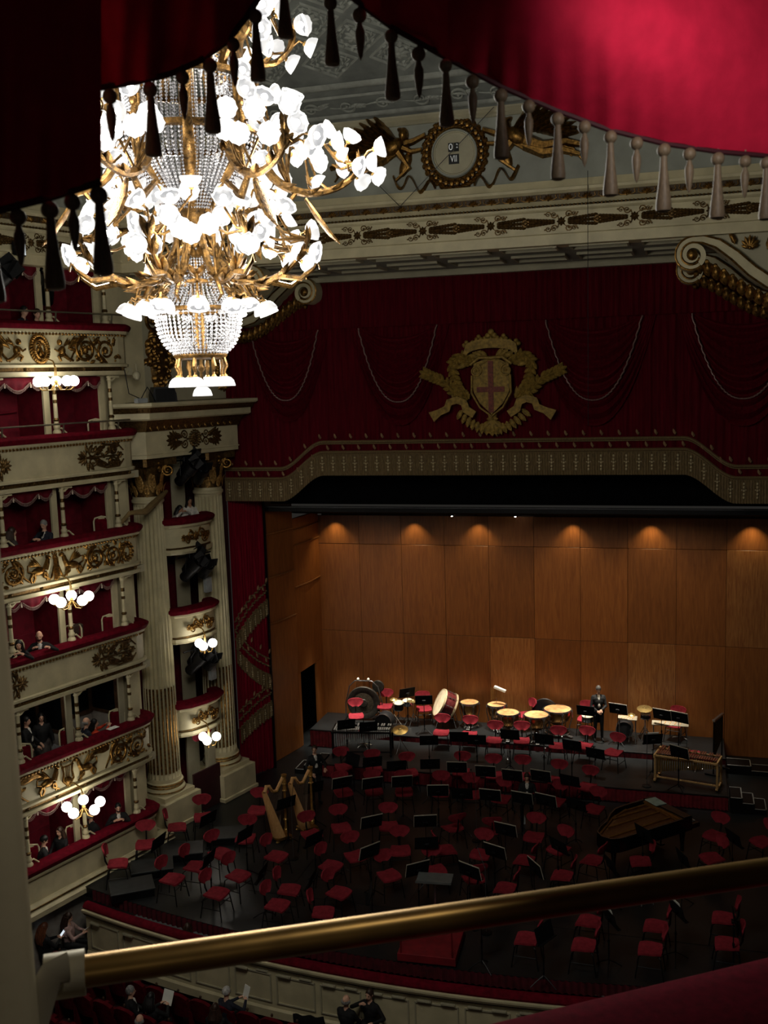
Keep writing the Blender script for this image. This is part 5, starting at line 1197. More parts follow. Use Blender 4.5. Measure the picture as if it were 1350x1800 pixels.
def cymbal(x, y, z, r, label, tilt=.2, fz=None):
    p = at_p(x, y, (fz if fz is not None else PZ) + z); base = floor_z(p.y) if fz is None else fz; t = thing('cymbal_stand', label, 'cymbal', (p.x, p.y, base)); M = Matrix.Translation((0, 0, z)) @ Matrix.Rotation(tilt, 4, 'X')
    b = MB(); b.lathe([(0, .05), (.04, .045), (.06, .02), (r * .6, .008), (r, -.012), (r, -.016), (.06, .012), (0, .03)], 28, M); b.build('cymbal', CYM, t)
    b = MB(); b.cyl((0, 0, .1), (0, 0, z + .06), .011, .011, 6)
    b.build('pole', CHROME, t)
    for k in range(3): a = k * 2 * PI / 3 + .2; b = MB(); b.tube([(0, 0, .42), (.26 * math.cos(a), .26 * math.sin(a), .01)], .011, 5); b.build('leg', CHROME, t)
cymbal(1133, 1244, 1.0, .24, 'bright cymbal on a thin stand right of the man'); cymbal(703, 1273, .75, .26, 'cymbal on a tripod beside the vibraphone', .3); cymbal(726, 1232, .85, .22, 'cymbal beside the left percussion stands', -.1); cymbal(692, 1229, .95, .13, 'small splash cymbal at the far left of the percussion stands', .1); cymbal(1110, 1256, .85, .12, 'small cymbal at the table of the right percussion', .1)
# standing disc drum behind timpani
p = at_p(956, 1240, PZ + .9); t = thing('round_board', 'upright round black board behind the timpani', 'board', (p.x, 32.8, PZ), .0)
b = MB(); b.lathe([(0, .02), (.42, .02), (.44, 0), (.42, -.02), (0, -.02)], 32, Matrix.Translation((0, 0, .62)) @ Matrix.Rotation(PI / 2, 4, 'X')); b.build('disc', BLACKP, t); b = MB(); b.tube([(-.25, 0, .02), (0, .0, .5), (.25, 0, .02)], .018, 6); b.build('feet', BLACKM, t)
# percussion tables
def ptable(x, y, w, label):
    p = at_p(x, y, PZ + .8); t = thing('percussion_table', label, 'table', (p.x, p.y, PZ)); b = MB(); b.bbox((0, 0, .8), (w, .4, .03), .008); b.build('top', mat('table_felt', (150, 140, 120), .8), t, False)
    for sx in (-1, 1):
        for sy in (-1, 1): b = MB(); b.cyl((sx * (w / 2 - .05), sy * .15, .0), (sx * (w / 2 - .05), sy * .15, .79), .012, .012, 6); b.build('leg', CHROME, t)
    b = MB(); b.tube([(-w / 2 + .05, 0, .2), (w / 2 - .05, 0, .2)], .01, 5); b.build('stretcher', CHROME, t)
    b = MB()
    for k in range(5): b.tube([(-w * .3 + k * w * .14, -.12, .825), (-w * .3 + k * w * .14 + .05, .14, .825)], .008, 5)
    b.build('mallets', MAPLE, t)
ptable(1103, 1262, .6, 'small percussion table with mallets right of the man'); ptable(1178, 1272, 1.1, 'long percussion table behind the two right stands')
# --- vibraphone and marimba
def mallet_instr(name, label, p, rot, L, bars, barm, resm, frm, group=None):
    t = thing(name, label, 'percussion', p, rot); n = 26
    for k in range(n):
        q = k / (n - 1); x = -L / 2 + .06 + (L - .12) * q; l = .46 - .2 * q
        m = MB(); m.bbox((x, -.10, .86), ((L - .12) / n * .8, l * .8, .022), .006); m.build('bar', barm, t, False)
        if k % 7 not in (2, 6): m = MB(); m.bbox((x + .02, .20, .885), ((L - .12) / n * .75, l * .75, .022), .006); m.build('bar', barm, t, False)
        h = .52 - .34 * q
        m = MB(); m.cyl((x, -.24, .82), (x, -.24, .82 - h), (L - .12) / n * .38, None, 8); m.build('resonator', resm, t)
    for s in (-1, 1):
        m = MB(); m.bbox((s * L / 2, 0, .80), (.05, .8 - .2 * (s > 0), .10), .01); m.bbox((s * L / 2, -.26, .42), (.06, .06, .76), .008); m.bbox((s * L / 2, .26, .42), (.06, .06, .76), .008); m.bbox((s * L / 2, 0, .06), (.07, .7, .06), .008); m.build('end_frame', frm, t, False)
        for y in (-.3, .3): m = MB(); m.cyl((s * L / 2 - .02, y, .03), (s * L / 2 + .02, y, .03), .03, .03, 8); m.build('caster', BLACKM, t)
    m = MB(); m.bbox((0, -.33, .80), (L, .03, .06), .006); m.bbox((0, .33, .80), (L, .03, .06), .006); m.build('rail', frm, t, False); m = MB(); m.bbox((0, -.2, .12), (L, .05, .05), .01); m.build('stretcher', frm, t, False)
SIL = mat('aluminium', (176, 178, 176), .45, .2, var=.1)
mallet_instr('vibraphone', 'vibraphone with a row of silver resonator tubes at the left end of the riser', Vector((-9.75, 29.95, RZ1)), .16, 1.85, 37, SIL, SIL, BLACKM)
mallet_instr('marimba', 'wooden marimba with light frame at the right end of the riser', Vector((.2, 29.6, RZ1)), -.22, 1.75, 40, ROSEW, BRASS, mat('blond_wood', (190, 150, 96), .5))
# rack of chimes seen edge-on at the right
t = thing('chime_rack', 'tall dark rack of tubular chimes seen edge on by the wooden wall', 'chimes', (1.05, 30.6, RZ1), 1.2)
for s in (-1, 1): b = MB(); b.cyl((s * .35, 0, .0), (s * .35, 0, 1.7), .022, .022, 8); b.bbox((s * .35, 0, .03), (.06, .5, .05), .01); b.build('post', BLACKM, t)
b = MB(); b.bbox((0, 0, 1.68), (.76, .08, .07), .01); b.bbox((0, 0, .4), (.7, .04, .04), .01); b.build('crossbar', CHROME, t, False)
for k in range(12): b = MB(); b.cyl((-.28 + k * .05, 0, 1.62), (-.28 + k * .05, 0, .55 + .03 * k), .016, .016, 8); b.build('tube', DGOLD, t)
# swivel stools with chrome five-foot bases
def stool(x, y, fz, label):
    p = at_z(x, y, fz); t = thing('swivel_stool', label, 'stool', (p.x, p.y, fz), random.random()); b = MB(); b.lathe([(0, .47), (.16, .47), (.18, .50), (.17, .53), (0, .54)], 16); b.build('seat', SEATRED, t); b = MB(); b.cyl((0, 0, .06), (0, 0, .47), .02, .02, 8); b.build('post', CHROME, t)
    for k in range(5): a = k * 2 * PI / 5; b = MB(); b.tube([(0, 0, .1), (.25 * math.cos(a), .25 * math.sin(a), .04), (.26 * math.cos(a), .26 * math.sin(a), .01)], .016, 6); b.build('foot', CHROME, t)
stool(1197, 1299, PZ, 'red swivel stool with chrome star base behind the marimba stand'); stool(1222, 1352, RZ1, 'red swivel stool with chrome star base at the marimba'); stool(640, 1312, RZ1, 'swivel stool with chrome base behind the vibraphone')
stool(1130, 1585, 0, 'swivel stool with chrome base just below the brass rail')

# microphone stands, brass instruments on pegs, a bottle
def mic_stand(x, y, label):
    p = spot(x, y, 0.0); t = thing('microphone_stand', label, 'mic stand', p, random.random()); b = MB(); b.lathe([(0, 0), (.13, 0), (.13, .02), (.04, .035), (0, .04)], 20); b.build('round_base', BLACKM, t); b = MB(); b.cyl((0, 0, .03), (0, 0, 1.55), .009, .008, 6); b.build('pole', mat('grey_pipe', (90, 90, 92), .4, .6), t); b = MB(); b.tube([(0, 0, 1.5), (.1, .35, 1.85)], .007, 6); b.build('boom', BLACKM, t); b = MB(); b.cyl((.1, .35, 1.85), (.12, .42, 1.80), .014, .018, 8); b.build('microphone', BLACKM, t)
mic_stand(516, 1510, 'slim microphone stand with round base just right of the harps'); mic_stand(1137, 1382, 'slim microphone stand with round base before the marimba'); mic_stand(838, 1478, 'slim microphone stand in the middle of the orchestra chairs'); mic_stand(855, 1640, 'slim microphone stand seen below the brass rail')
def peg_instrument(x, y, label):
    p = spot(x, y, .0); t = thing('trumpet_on_peg', label, 'trumpet', p, random.random()); b = MB(); b.lathe([(.065, .14), (.04, .18), (.02, .26), (.012, .45), (.012, .5)], 14, cap=False); b.build('bell', CHROME, t); b = MB(); b.tube([(.012, 0, .3), (.06, 0, .32), (.06, 0, .44), (.012, 0, .46)], .008, 6); b.build('tubing', CHROME, t)
    for k in range(3): a = k * 2 * PI / 3; b = MB(); b.tube([(0, 0, .2), (.12 * math.cos(a), .12 * math.sin(a), .008)], .006, 5); b.build('peg_leg', BLACKM, t)
peg_instrument(893, 1342, 'silver trumpet upside down on a peg behind the wind stands'); peg_instrument(957, 1332, 'silver trumpet on a peg under a stand before the timpani')
p = spot(922, 1448, 0); b = MB(); b.lathe([(0, 0), (.035, 0), (.036, .16), (.014, .21), (.014, .24), (0, .245)], 12); o = b.build('water_bottle', mat('clear_bottle', (200, 205, 205), .2, trans=.3), None, True, p); tag(o, 'small clear water bottle on the floor among the chairs', 'bottle')
# ================================================================== chandelier
CH = thing('chandelier', 'huge tiered crystal chandelier with gilt branches and lit glass shades', 'chandelier', (CHX, CHY, 12.0))
# shade: fluted bell glass opening along +z, bulb inside
sh = MB(); sh.lathe([(.012, -.03), (.03, -.03), (.064, -.016), (.090, .012), (.101, .045), (.107, .070), (.103, .077), (.092, .052), (.076, .020), (.040, .002), (.0, .0)], 20, rmod=lambda a, z: 1 + (.07 * math.cos(a * 8) if z > .04 else 0))
sh.cur = 1; [sh.mi.__setitem__(i, 3) for i in range(7 * 20, len(sh.mi))]; sh.ball((0, 0, .035), .034, 10, 7); sh.cur = 2; sh.lathe([(.0, -.05), (.02, -.05), (.03, -.035), (.022, -.028), (0, -.028)], 8)
SHADE_ME = sh.mesh('glass_shade', [SHADE, BULB, BRASS, SHADEIN])
CGOLD = mat('bright_gilt', (124, 92, 48), .36, .75, var=.4, scale=18, bump=.3, bscale=70)
def pol(r, a, z): return Vector((r * math.cos(a), r * math.sin(a), z))
def orient(d): return Vector(d).to_track_quat('Z', 'Y').to_euler()
def branch(name, a, path, shades, leaves=True, r0=.035):
    """curved gilt branch in the vertical plane at azimuth a; shades: (r, da, z, pitch, daz)"""
    b = MB(); P = [pol(r, a, z) for r, z in path]
    # smooth the path
    Q = []
    for i in range(len(P) - 1):
        p0 = P[max(i - 1, 0)]; p1 = P[i]; p2 = P[i + 1]; p3 = P[min(i + 2, len(P) - 1)]
        for k in range(5): t = k / 5; Q.append(.5 * ((2 * p1) + (-p0 + p2) * t + (2 * p0 - 5 * p1 + 4 * p2 - p3) * t * t + (-p0 + 3 * p1 - 3 * p2 + p3) * t ** 3))
    Q.append(P[-1]); n = len(Q); b.tube(Q, [r0 * (1.25 - .75 * i / (n - 1)) for i in range(n)], 7)
    if leaves:
        for i in range(2, n - 2, 4):
            d = (Q[i + 1] - Q[i - 1]).normalized()
            for sg in (-1, 1):
                lf = MB(); r_leaf(lf, 0, 0, 0, .22, .045, h=.04); side = d.cross(Vector((0, 0, 1))).normalized(); ax = (d * .8 + side * (.35 * sg) + Vector((0, 0, .35))).normalized(); up = side.cross(ax).normalized(); M = Matrix((ax, up.cross(ax) * -1, up)).transposed().to_4x4(); M.translation = Q[i]; b.add(lf.v, lf.f, M @ Matrix.Rotation(PI / 2, 4, 'X'))
    pos = []
    for (r, da, z, pit, daz) in shades:
        p = pol(r, a + da, z); az = a + da + daz; dv = Vector((math.cos(pit) * math.cos(az), math.cos(pit) * math.sin(az), math.sin(pit)))
        near = min(Q[n // 3:], key=lambda q: (q - p).length); s0 = p - dv * .05; mid = (near + s0) / 2 + Vector((0, 0, -.06)) - dv * .06; b.tube([near, mid, s0 - dv * .05, s0], [.016, .014, .013, .012], 6); pos.append((p, dv))
    o = b.build(name, CGOLD, CH)
    for p, dv in pos: link('glass_shade', SHADE_ME, o, p, orient(dv))
    return o
# local z = world z - 12.0; pixel y 690 -> .19, about 161 px per metre
NA = 8
# bottom finial lamp and crown of small lamps
b = MB(); b.lathe([(.0, .22), (.02, .24), (.02, .42), (.05, .46), (.02, .5), (.02, .62), (.12, .66), (.0, .68)], 10); b.build('finial_stem', CGOLD, CH); link('glass_shade', SHADE_ME, CH, (0, 0, .24), (PI, 0, 0))
b = MB(); b.lathe([(.20, .55), (.27, .57), (.29, .60), (.27, .63), (.18, .62)], 28, cap=False); b.build('lower_ring', CGOLD, CH)
for k in range(NA):
    a = 2 * PI * k / NA + .2; b = MB(); b.tube([pol(.25, a, .58), pol(.27, a, .48), pol(.25, a, .42), pol(.26, a, .36)], [.018, .03, .016, .02], 7); o = b.build('pendant_arm', CGOLD, CH); link('glass_shade', SHADE_ME, o, pol(.26, a, .34), (PI, 0, 0))
# crystal strands
def strands(name, prof, n, r, step, m=CRYST):
    b = MB()
    for k in range(n):
        a = 2 * PI * k / n; L = 0
        for i in range(len(prof) - 1):
            p = pol(prof[i][0], a, prof[i][1]); q = pol(prof[i + 1][0], a, prof[i + 1][1]); d = (q - p); c = max(1, int(d.length / step))
            for j in range(c):
                w = p + d * ((j + .5) / c)
                b.add([w + Vector(v) * r for v in ((1, 0, 0), (0, 1, 0), (-1, 0, 0), (0, -1, 0), (0, 0, 1.1), (0, 0, -1.1))], [(0, 1, 4), (1, 2, 4), (2, 3, 4), (3, 0, 4), (1, 0, 5), (2, 1, 5), (3, 2, 5), (0, 3, 5)])
    o = b.build(name, m, CH, False); o['kind'] = 'stuff'; return o
bowl = [(.46, 1.06), (.455, .95), (.43, .82), (.37, .70), (.27, .61)]
strands('crystal_bowl', bowl, 52, .0165, .034)
strands('crystal_bowl_inner', [(.38, 1.0), (.36, .8), (.2, .62)], 34, .014, .034)
b = MB(); b.lathe([(.44, 1.05), (.48, 1.07), (.47, 1.10), (.44, 1.09)], 40, cap=False); b.build('bowl_ring', CGOLD, CH)
strands('crystal_spire', [(.42, 1.1), (.30, 1.25), (.22, 1.45), (.17, 1.68), (.16, 1.72)], 42, .0145, .031)
b = MB(); b.lathe([(.08, .65), (.06, 1.1), (.05, 1.6), (.10, 1.72), (.16, 1.85), (.13, 2.0), (.19, 2.12), (.23, 2.2), (.15, 2.3), (.1, 2.6), (.08, 3.6), (.06, 4.8), (.05, 6.5)], 14); b.build('centre_stem', CGOLD, CH)
# ring of lamps around the bowl
for k in range(10):
    a = 2 * PI * k / 10 + .15
    branch('lower_branch', a, [(.2, 1.36), (.42, 1.42), (.60, 1.36), (.66, 1.22)], [(.56, 0, 1.14, -1.35, 0), (.76, .1, 1.12, -1.2, 0), (.76, -.12, 1.10, -1.2, 0)] if k % 2 else [(.53, .0, 1.16, -1.3, 0), (.74, .0, 1.11, -1.25, 0)], True, .02)
# middle tier: eight branches with bouquets
for k in range(NA):
    a = 2 * PI * k / NA + .1; j = random.uniform(-.1, .1)
    shd = [(.62, .0, 1.98, -.2, j), (.60, .28, 1.80, -.15, .3), (.80, -.24, 1.86, -.1, -.2), (.88, .12, 2.08, .9, .0), (1.02, .22, 1.80, -.2, .3), (1.05, -.14, 2.05, .6, -.4), (1.10, .0, 1.66, -.5, 0), (1.22, .16, 1.86, .3, .4), (1.30, -.05, 1.62, -.2, 0), (.42, .3, 2.22, .2, 0), (.75, .35, 2.25, 1.3, 0)]
    branch('middle_branch', a, [(.16, 1.86), (.34, 1.50), (.62, 1.34), (.95, 1.42), (1.18, 1.62), (1.22, 1.76)], shd)
    b = MB(); b.tube([pol(.9, a, 1.40), pol(1.15, a, 1.36), pol(1.30, a, 1.46), pol(1.34, a, 1.52), pol(1.36, a, 1.44)], [.035, .03, .02, .015, .01], 6); b.build('branch_tendril', CGOLD, CH); b = MB(); b.tube([pol(.5, a, 1.36), pol(.6, a, 1.2), pol(.5, a, 1.14)], [.03, .02, .01], 6); b.build('branch_tendril', CGOLD, CH)
# upper basket of crystals with gilt ribs
strands('crystal_basket', [(.76, 2.82), (.72, 2.65), (.56, 2.45), (.38, 2.25), (.26, 2.10)], 66, .018, .036)
strands('crystal_drum', [(.66, 3.38), (.66, 2.86)], 84, .016, .033)
strands('crystal_drum_inner', [(.46, 3.3), (.46, 2.7), (.25, 2.3)], 40, .016, .034)
for z in (2.85, 3.40): b = MB(); q_ = .06 if z < 3 else 0; b.lathe([(.65 + q_, z - .03), (.71 + q_, z - .02), (.72 + q_, z + .03), (.66 + q_, z + .04)], 48, cap=False); b.build('basket_ring', CGOLD, CH)
for k in range(NA):
    a = 2 * PI * k / NA + .45; b = MB(); b.tube([pol(.22, a, 2.08), pol(.44, a, 2.34), pol(.72, a, 2.62), pol(.78, a, 2.86), pol(.70, a, 3.1), pol(.72, a, 3.42), pol(.66, a, 3.6), pol(.74, a, 3.72)], [(.03, .05), (.035, .06), (.035, .06), (.03, .05), (.03, .05), (.035, .06), (.025, .04), (.01, .01)], 7)
    for z in (2.9, 3.1, 3.3): b.ball(pol(.74, a, z), (.04, .04, .06), 7, 5)
    b.build('basket_rib', CGOLD, CH)
    lf = MB(); lf.tube([pol(.64, a + .4, 3.42), pol(.58, a + .4, 3.62), pol(.62, a + .4, 3.78), pol(.70, a + .4, 3.84)], [(.03, .09), (.03, .10), (.025, .06), (.01, .01)], 7); lf.build('crown_leaf', CGOLD, CH)
# upper tier: eight long branches
CAZ = math.atan2(-CHY, -CHX)
for k in range(6):
    a = CAZ + PI / 6 + k * PI / 3
    shd = [(1.00, .16, 2.86, -.1, .2), (1.0, -.16, 2.92, -.1, -.2), (1.05, .02, 3.10, .25, 0), (1.15, .24, 2.74, -.2, .3), (1.15, -.22, 2.70, -.3, -.3), (.9, .1, 3.32, .3, .1), (1.30, -.16, 2.62, -.1, -.4), (1.38, .16, 2.66, -.1, .4), (1.52, -.12, 2.78, .1, -.3), (1.62, .1, 2.60, -.2, .3), (1.74, -.1, 2.55, -.3, -.4), (1.72, .06, 2.88, 1.0, 0), (1.90, .0, 2.62, .0, 0), (1.84, .11, 2.48, -.5, .5), (1.3, .0, 2.42, -.6, 0), (1.98, -.06, 2.74, .2, -.3), (1.58, .02, 2.70, -.4, 0), (1.45, -.02, 2.92, .6, 0), (2.0, .07, 2.52, -.3, .3)]
    branch('upper_branch', a, [(.68, 2.84), (.86, 2.46), (1.18, 2.30), (1.52, 2.34), (1.74, 2.48), (1.76, 2.60)], shd, True, .045)
    b = MB(); b.tube([pol(.7, a, 2.3), pol(.95, a, 2.12), pol(1.1, a, 2.3), pol(1.0, a, 2.42)], [.03, .045, .03, .02], 6); b.build('branch_scroll', CGOLD, CH); b = MB(); b.tube([pol(1.2, a, 2.24), pol(1.32, a, 2.05), pol(1.46, a, 1.86), pol(1.56, a, 1.76)], [(.02, .02), (.03, .07), (.025, .06), (.008, .008)], 7); b.build('hanging_leaf', CGOLD, CH)
# top tier
for k in range(6):
    a = CAZ + PI / 6 + k * PI / 3 + .12
    shd = [(.75, .1, 3.95, .1, .2), (.82, -.2, 3.78, -.2, -.2), (.98, .16, 3.86, -.1, .3), (1.0, -.1, 4.12, .5, 0), (1.12, .05, 3.70, -.5, 0), (1.18, -.18, 3.98, .1, -.4), (1.28, .1, 4.10, .2, .3), (1.30, -.05, 3.84, -.4, 0), (1.05, .2, 4.3, 1.0, 0)]
    branch('top_branch', a, [(.6, 3.45), (.72, 3.62), (.95, 3.66), (1.1, 3.8), (1.14, 3.95)], shd, True, .04)
b = MB(); b.lathe([(.36, 3.9), (.40, 3.93), (.40, 3.98), (.36, 4.0)], 30, cap=False); b.build('crown_ring', CGOLD, CH)
strands('crystal_crown', [(.62, 3.42), (.5, 3.7), (.38, 3.95)], 50, .015, .033)
# ================================================================== people
def capsule(mb, a, b, r0, r1, n=10):
    a, b = Vector(a), Vector(b); d = b - a; L = d.length
    if L < 1e-5: mb.ball(a, r0, n, 6); return
    t = d / L; P = []; R = []
    for i in range(4): q = -PI / 2 + PI / 2 * i / 4; P.append(a + t * (r0 * math.sin(q))); R.append(max(.002, r0 * math.cos(q)))
    for i in range(5): P.append(a + d * (i / 4)); R.append(r0 + (r1 - r0) * i / 4)
    for i in range(1, 5): q = PI / 2 * i / 4; P.append(b + t * (r1 * math.sin(q))); R.append(max(.002, r1 * math.cos(q)))
    mb.tube(P, R, n)
SKINM = mat('skin', (206, 160, 134), .55, var=.08, scale=8); SKIN2 = mat('olive_skin', (176, 128, 98), .55, var=.08, scale=8)
EYEM = mat('eye_dark', (30, 24, 22), .3); LIP = mat('lips', (150, 84, 76), .5)
CLOTH = {}
def cloth(nm, c): 
    if nm not in CLOTH: CLOTH[nm] = mat('cloth_' + nm, c, .8, var=.18, scale=14, bump=.15, bscale=20)
    return CLOTH[nm]
cloth('black', (13, 13, 15)); cloth('navy', (24, 28, 42)); cloth('white', (214, 210, 200)); cloth('charcoal', (38, 38, 40)); cloth('rose', (170, 140, 134)); cloth('orange', (220, 70, 36)); cloth('floral', (70, 62, 58)); cloth('brown', (62, 46, 36))
HAIR = {k: mat('hair_' + k, c, .5, var=.3, scale=30, stretch=(1, 1, .2)) for k, c in (('black', (20, 16, 15)), ('brown', (58, 38, 26)), ('auburn', (110, 62, 36)), ('grey', (140, 138, 134)), ('pepper', (84, 80, 76)), ('white', (200, 196, 190)))}
def ik(s, h, l1, l2, hint):
    d = h - s; L = min(d.length, (l1 + l2) * .995); d.normalize(); h = s + d * L; a = (l1 * l1 - l2 * l2 + L * L) / (2 * L); q = math.sqrt(max(0, l1 * l1 - a * a)); hint = hint - d * hint.dot(d)
    if hint.length < 1e-4: hint = d.orthogonal()
    return s + d * a + hint.normalized() * q, h
def hand(mb, w, dirv, up, s=1.0, curl=.5):
    """palm and five separate fingers; w wrist, dirv pointing direction, up = back of the hand"""
    d = dirv.normalized(); up = (up - d * up.dot(d)).normalized(); sd = d.cross(up)
    capsule(mb, w, w + d * .05 * s, .024 * s, .03 * s, 8); capsule(mb, w + d * .03 * s - sd * .02 * s, w + d * .085 * s - sd * .022 * s, .018 * s, .014 * s, 7); capsule(mb, w + d * .03 * s + sd * .02 * s, w + d * .085 * s + sd * .022 * s, .018 * s, .014 * s, 7)
    for k, L in enumerate((.068, .078, .072, .056)):
        b0 = w + d * .09 * s + sd * ((k - 1.5) * .019 * s); m = b0 + (d * math.cos(curl * .5) - up * math.sin(curl * .5)) * L * .55 * s; e = m + (d * math.cos(curl * 1.4) - up * math.sin(curl * 1.4)) * L * .5 * s
        capsule(mb, b0, m, .0095 * s, .0085 * s, 6); capsule(mb, m, e, .0085 * s, .0065 * s, 6)
    b0 = w + d * .03 * s - sd * .03 * s; m = b0 + (d * .6 - sd * .7 - up * .2).normalized() * .04 * s; e = m + (d * .9 - sd * .1 - up * .2).normalized() * .03 * s; capsule(mb, b0, m, .013 * s, .0105 * s, 6); capsule(mb, m, e, .0105 * s, .008 * s, 6)
def person(label, loc, rot, pose='sit', h=1.72, top='black', bottom='black', shirt=None, hair='black', style='short', hl=None, hr=None, lean=0, turn=0, nod=0, sk=SKINM, vox=.017, cat='person', seat=.46, sleeves=True, beard=False, tails=False, skirt=False):
    t = thing('person', label, cat, loc, rot); k = h / 1.72; V = Vector
    hz = (.93 if pose == 'stand' else seat + .10); pel = V((0, 0, hz)) * 1.0; pel.z = hz * (k if pose == 'stand' else 1)
    ln = math.radians(lean); upv = V((0, math.sin(ln), math.cos(ln))); fw = V((0, math.cos(ln), -math.sin(ln))); X = V((1, 0, 0))
    chest = pel + upv * .30 * k; neck = pel + upv * .50 * k; headc = neck + V((0, .02 + math.sin(ln) * .08, .175)) * k
    SH = {s: pel + upv * .435 * k + X * (s * .168 * k) for s in (-1, 1)}
    caps = []    # (a, b, r0, r1, mat)  mats: 0 top 1 bottom 2 skin 3 shirt 4 shoes
    caps += [(pel - X * .07 * k, pel + X * .07 * k, .125 * k, .125 * k, 1), (pel + upv * .02, chest, .13 * k, .15 * k, 0), (chest - X * .05 * k, chest + X * .05 * k, .135 * k, .135 * k, 0), (SH[-1] * .55 + chest * .45, SH[1] * .55 + chest * .45, .115 * k, .115 * k, 0), (SH[-1] * .9 + neck * .1, SH[1] * .9 + neck * .1, .062 * k, .062 * k, 0), (neck - upv * .02 - X * .06, neck - upv * .02 + X * .06, .05 * k, .05 * k, 0), (neck - upv * .05, neck + (headc - neck) * .5, .055 * k, .05 * k, 2)]
    if shirt: caps += [(pel + upv * .20 + fw * .122, neck - upv * .03 + fw * .065, .05, .045, 3)]
    for s in (-1, 1):
        hp = pel + X * (s * .09 * k)
        if pose == 'stand': kn = hp + V((s * .01, .03, -.43 * k)); an = V((hp.x + s * .02, hp.y, .08))
        elif pose == 'perch': kn = hp + V((s * .05, .10 * k, -.28)); an = V((kn.x, kn.y - .16, .08))
        else: kn = hp + V((s * .04, .42 * k, -.02)); an = V((kn.x, kn.y - .02, .08))
        caps += [(hp, kn, .085 * k, .06 * k, 1), (kn, an, .058 * k, .042 * k, 1), (an - V((0, .03, .04)), an + V((s * .02, .16, -.05)), .038, .03, 4)]
    hands = []
    for s, tg in ((-1, hl), (1, hr)):
        sh = SH[s]; tg = V(tg) if tg is not None else (pel + V((s * .27 * k, .04, -.08 * k)) if pose == 'stand' else pel + V((s * .13, .33, .08)))
        el, w = ik(sh, tg, .28 * k, .25 * k, V((s * .8, -.5, -.6))); caps += [(sh, el, .056 * k, .045 * k, 0), (el, w, .045 * k, .033 * k, 0 if sleeves else 2)]; hands.append((w, w - el, s))
    mb = MB()
    for (a, b, r0, r1, m) in caps: capsule(mb, a, b, r0, r1)
    # head
    HM = Matrix.Translation(headc) @ Matrix.Rotation(math.radians(turn), 4, 'Z') @ Matrix.Rotation(math.radians(-nod - lean * .3), 4, 'X')
    hv = lambda x, y, z: HM @ V((x * k, y * k, z * k))
    mb.ball((0, -.01 * k, .02 * k), (.075 * k, .092 * k, .10 * k), 14, 10, HM); mb.ball((0, .025 * k, -.05 * k), (.056 * k, .062 * k, .065 * k), 12, 8, HM); capsule(mb, hv(0, .088, .0), hv(0, .105, -.03), .012 * k, .016 * k, 6)
    for s in (-1, 1): mb.ball((s * .078 * k, -.005 * k, -.005 * k), (.012 * k, .022 * k, .032 * k), 8, 6, HM)
    capsule(mb, hv(-.04, .078, .022), hv(.04, .078, .022), .012 * k, .012 * k, 6)
    if skirt: mb.lathe([(.13 * k, pel.z), (.19 * k, pel.z - .15), (.24 * k, .25), (.24 * k, .2)], 16)
    me = mb.mesh('tmp', [SKINM]); o = bpy.data.objects.new('tmp', me); COL.objects.link(o)
    r = o.modifiers.new('r', 'REMESH'); r.mode = 'VOXEL'; r.voxel_size = vox; sm = o.modifiers.new('s', 'SMOOTH'); sm.iterations = 4; sm.factor = .5
    dg = bpy.context.evaluated_depsgraph_get(); ev = o.evaluated_get(dg); body = bpy.data.meshes.new_from_object(ev); bpy.data.objects.remove(o)
    # material of each face from its nearest limb
    co = np.empty(len(body.vertices) * 3); body.vertices.foreach_get('co', co); co = co.reshape(-1, 3); pc = np.array([co[list(p.vertices)].mean(0) for p in body.polygons]) if len(body.polygons) else np.zeros((0, 3))
    best = np.full(len(pc), 1e9); mi = np.zeros(len(pc), int)
    for (a, b, r0, r1, m) in caps + [(headc - V((0, 0, .09)), headc + V((0, 0, .05)), .08, .09, 2)]:
        a = np.array(a); b = np.array(b); d = b - a; L2 = max(1e-9, d @ d); u = np.clip(((pc - a) @ d) / L2, 0, 1); dist = np.linalg.norm(pc - (a + u[:, None] * d), axis=1) - (r0 + (r1 - r0) * u); w = dist < best; best[w] = dist[w]; mi[w] = m
    if skirt: w = (pc[:, 2] < pel.z + .02) & (pc[:, 2] > .18); mi[w] = 1
    # append hands, eyes, mouth to the same mesh
    ex = MB(); ex.cur = 2
    for w, d, s in hands: hand(ex, w, d, V((s * .3, .2, 1)) if d.z > -.7 * d.length else V((s, .2, 0)), k, .7)
    ex.cur = 5
    for s in (-1, 1): ex.ball((s * .032 * k, .083 * k, .008 * k), (.012 * k, .008 * k, .008 * k), 8, 5, HM)
    ex.cur = 6; ex.ball((0, .084 * k, -.062 * k), (.022 * k, .008 * k, .007 * k), 8, 5, HM)
    vs = [tuple(v) for v in co] + ex.v; nb = len(co); fs = [tuple(p.vertices) for p in body.polygons] + [tuple(i + nb for i in f) for f in ex.f]
    out = bpy.data.meshes.new('body'); out.from_pydata(vs, [], fs)
    for m in (cloth(top, None), cloth(bottom, None), sk, cloth(shirt, None) if shirt else cloth(top, None), BLACKP, EYEM, LIP): out.materials.append(m)
    out.polygons.foreach_set('material_index', list(mi) + ex.mi); out.polygons.foreach_set('use_smooth', [True] * len(fs)); out.validate(); bpy.data.meshes.remove(body); bpy.data.meshes.remove(me)
    link('body', out, t)
    # hair
    hb = MB()
    def cap_(a, c, lo, gr=1.0):   # skull cap from the crown down to angle lo
        th = 2 * PI * a; f = .5 - .5 * math.cos(th - PI / 2 + PI); face_ = max(0, math.sin(th)); ph = c * (lo - face_ ** 1.5 * (lo - 1.15)); return HM @ V((.083 * gr * k * math.sin(ph) * math.cos(th), (-.012 + .10 * gr * math.sin(ph) * math.sin(th)) * k, (.02 + .112 * gr * math.cos(ph)) * k))
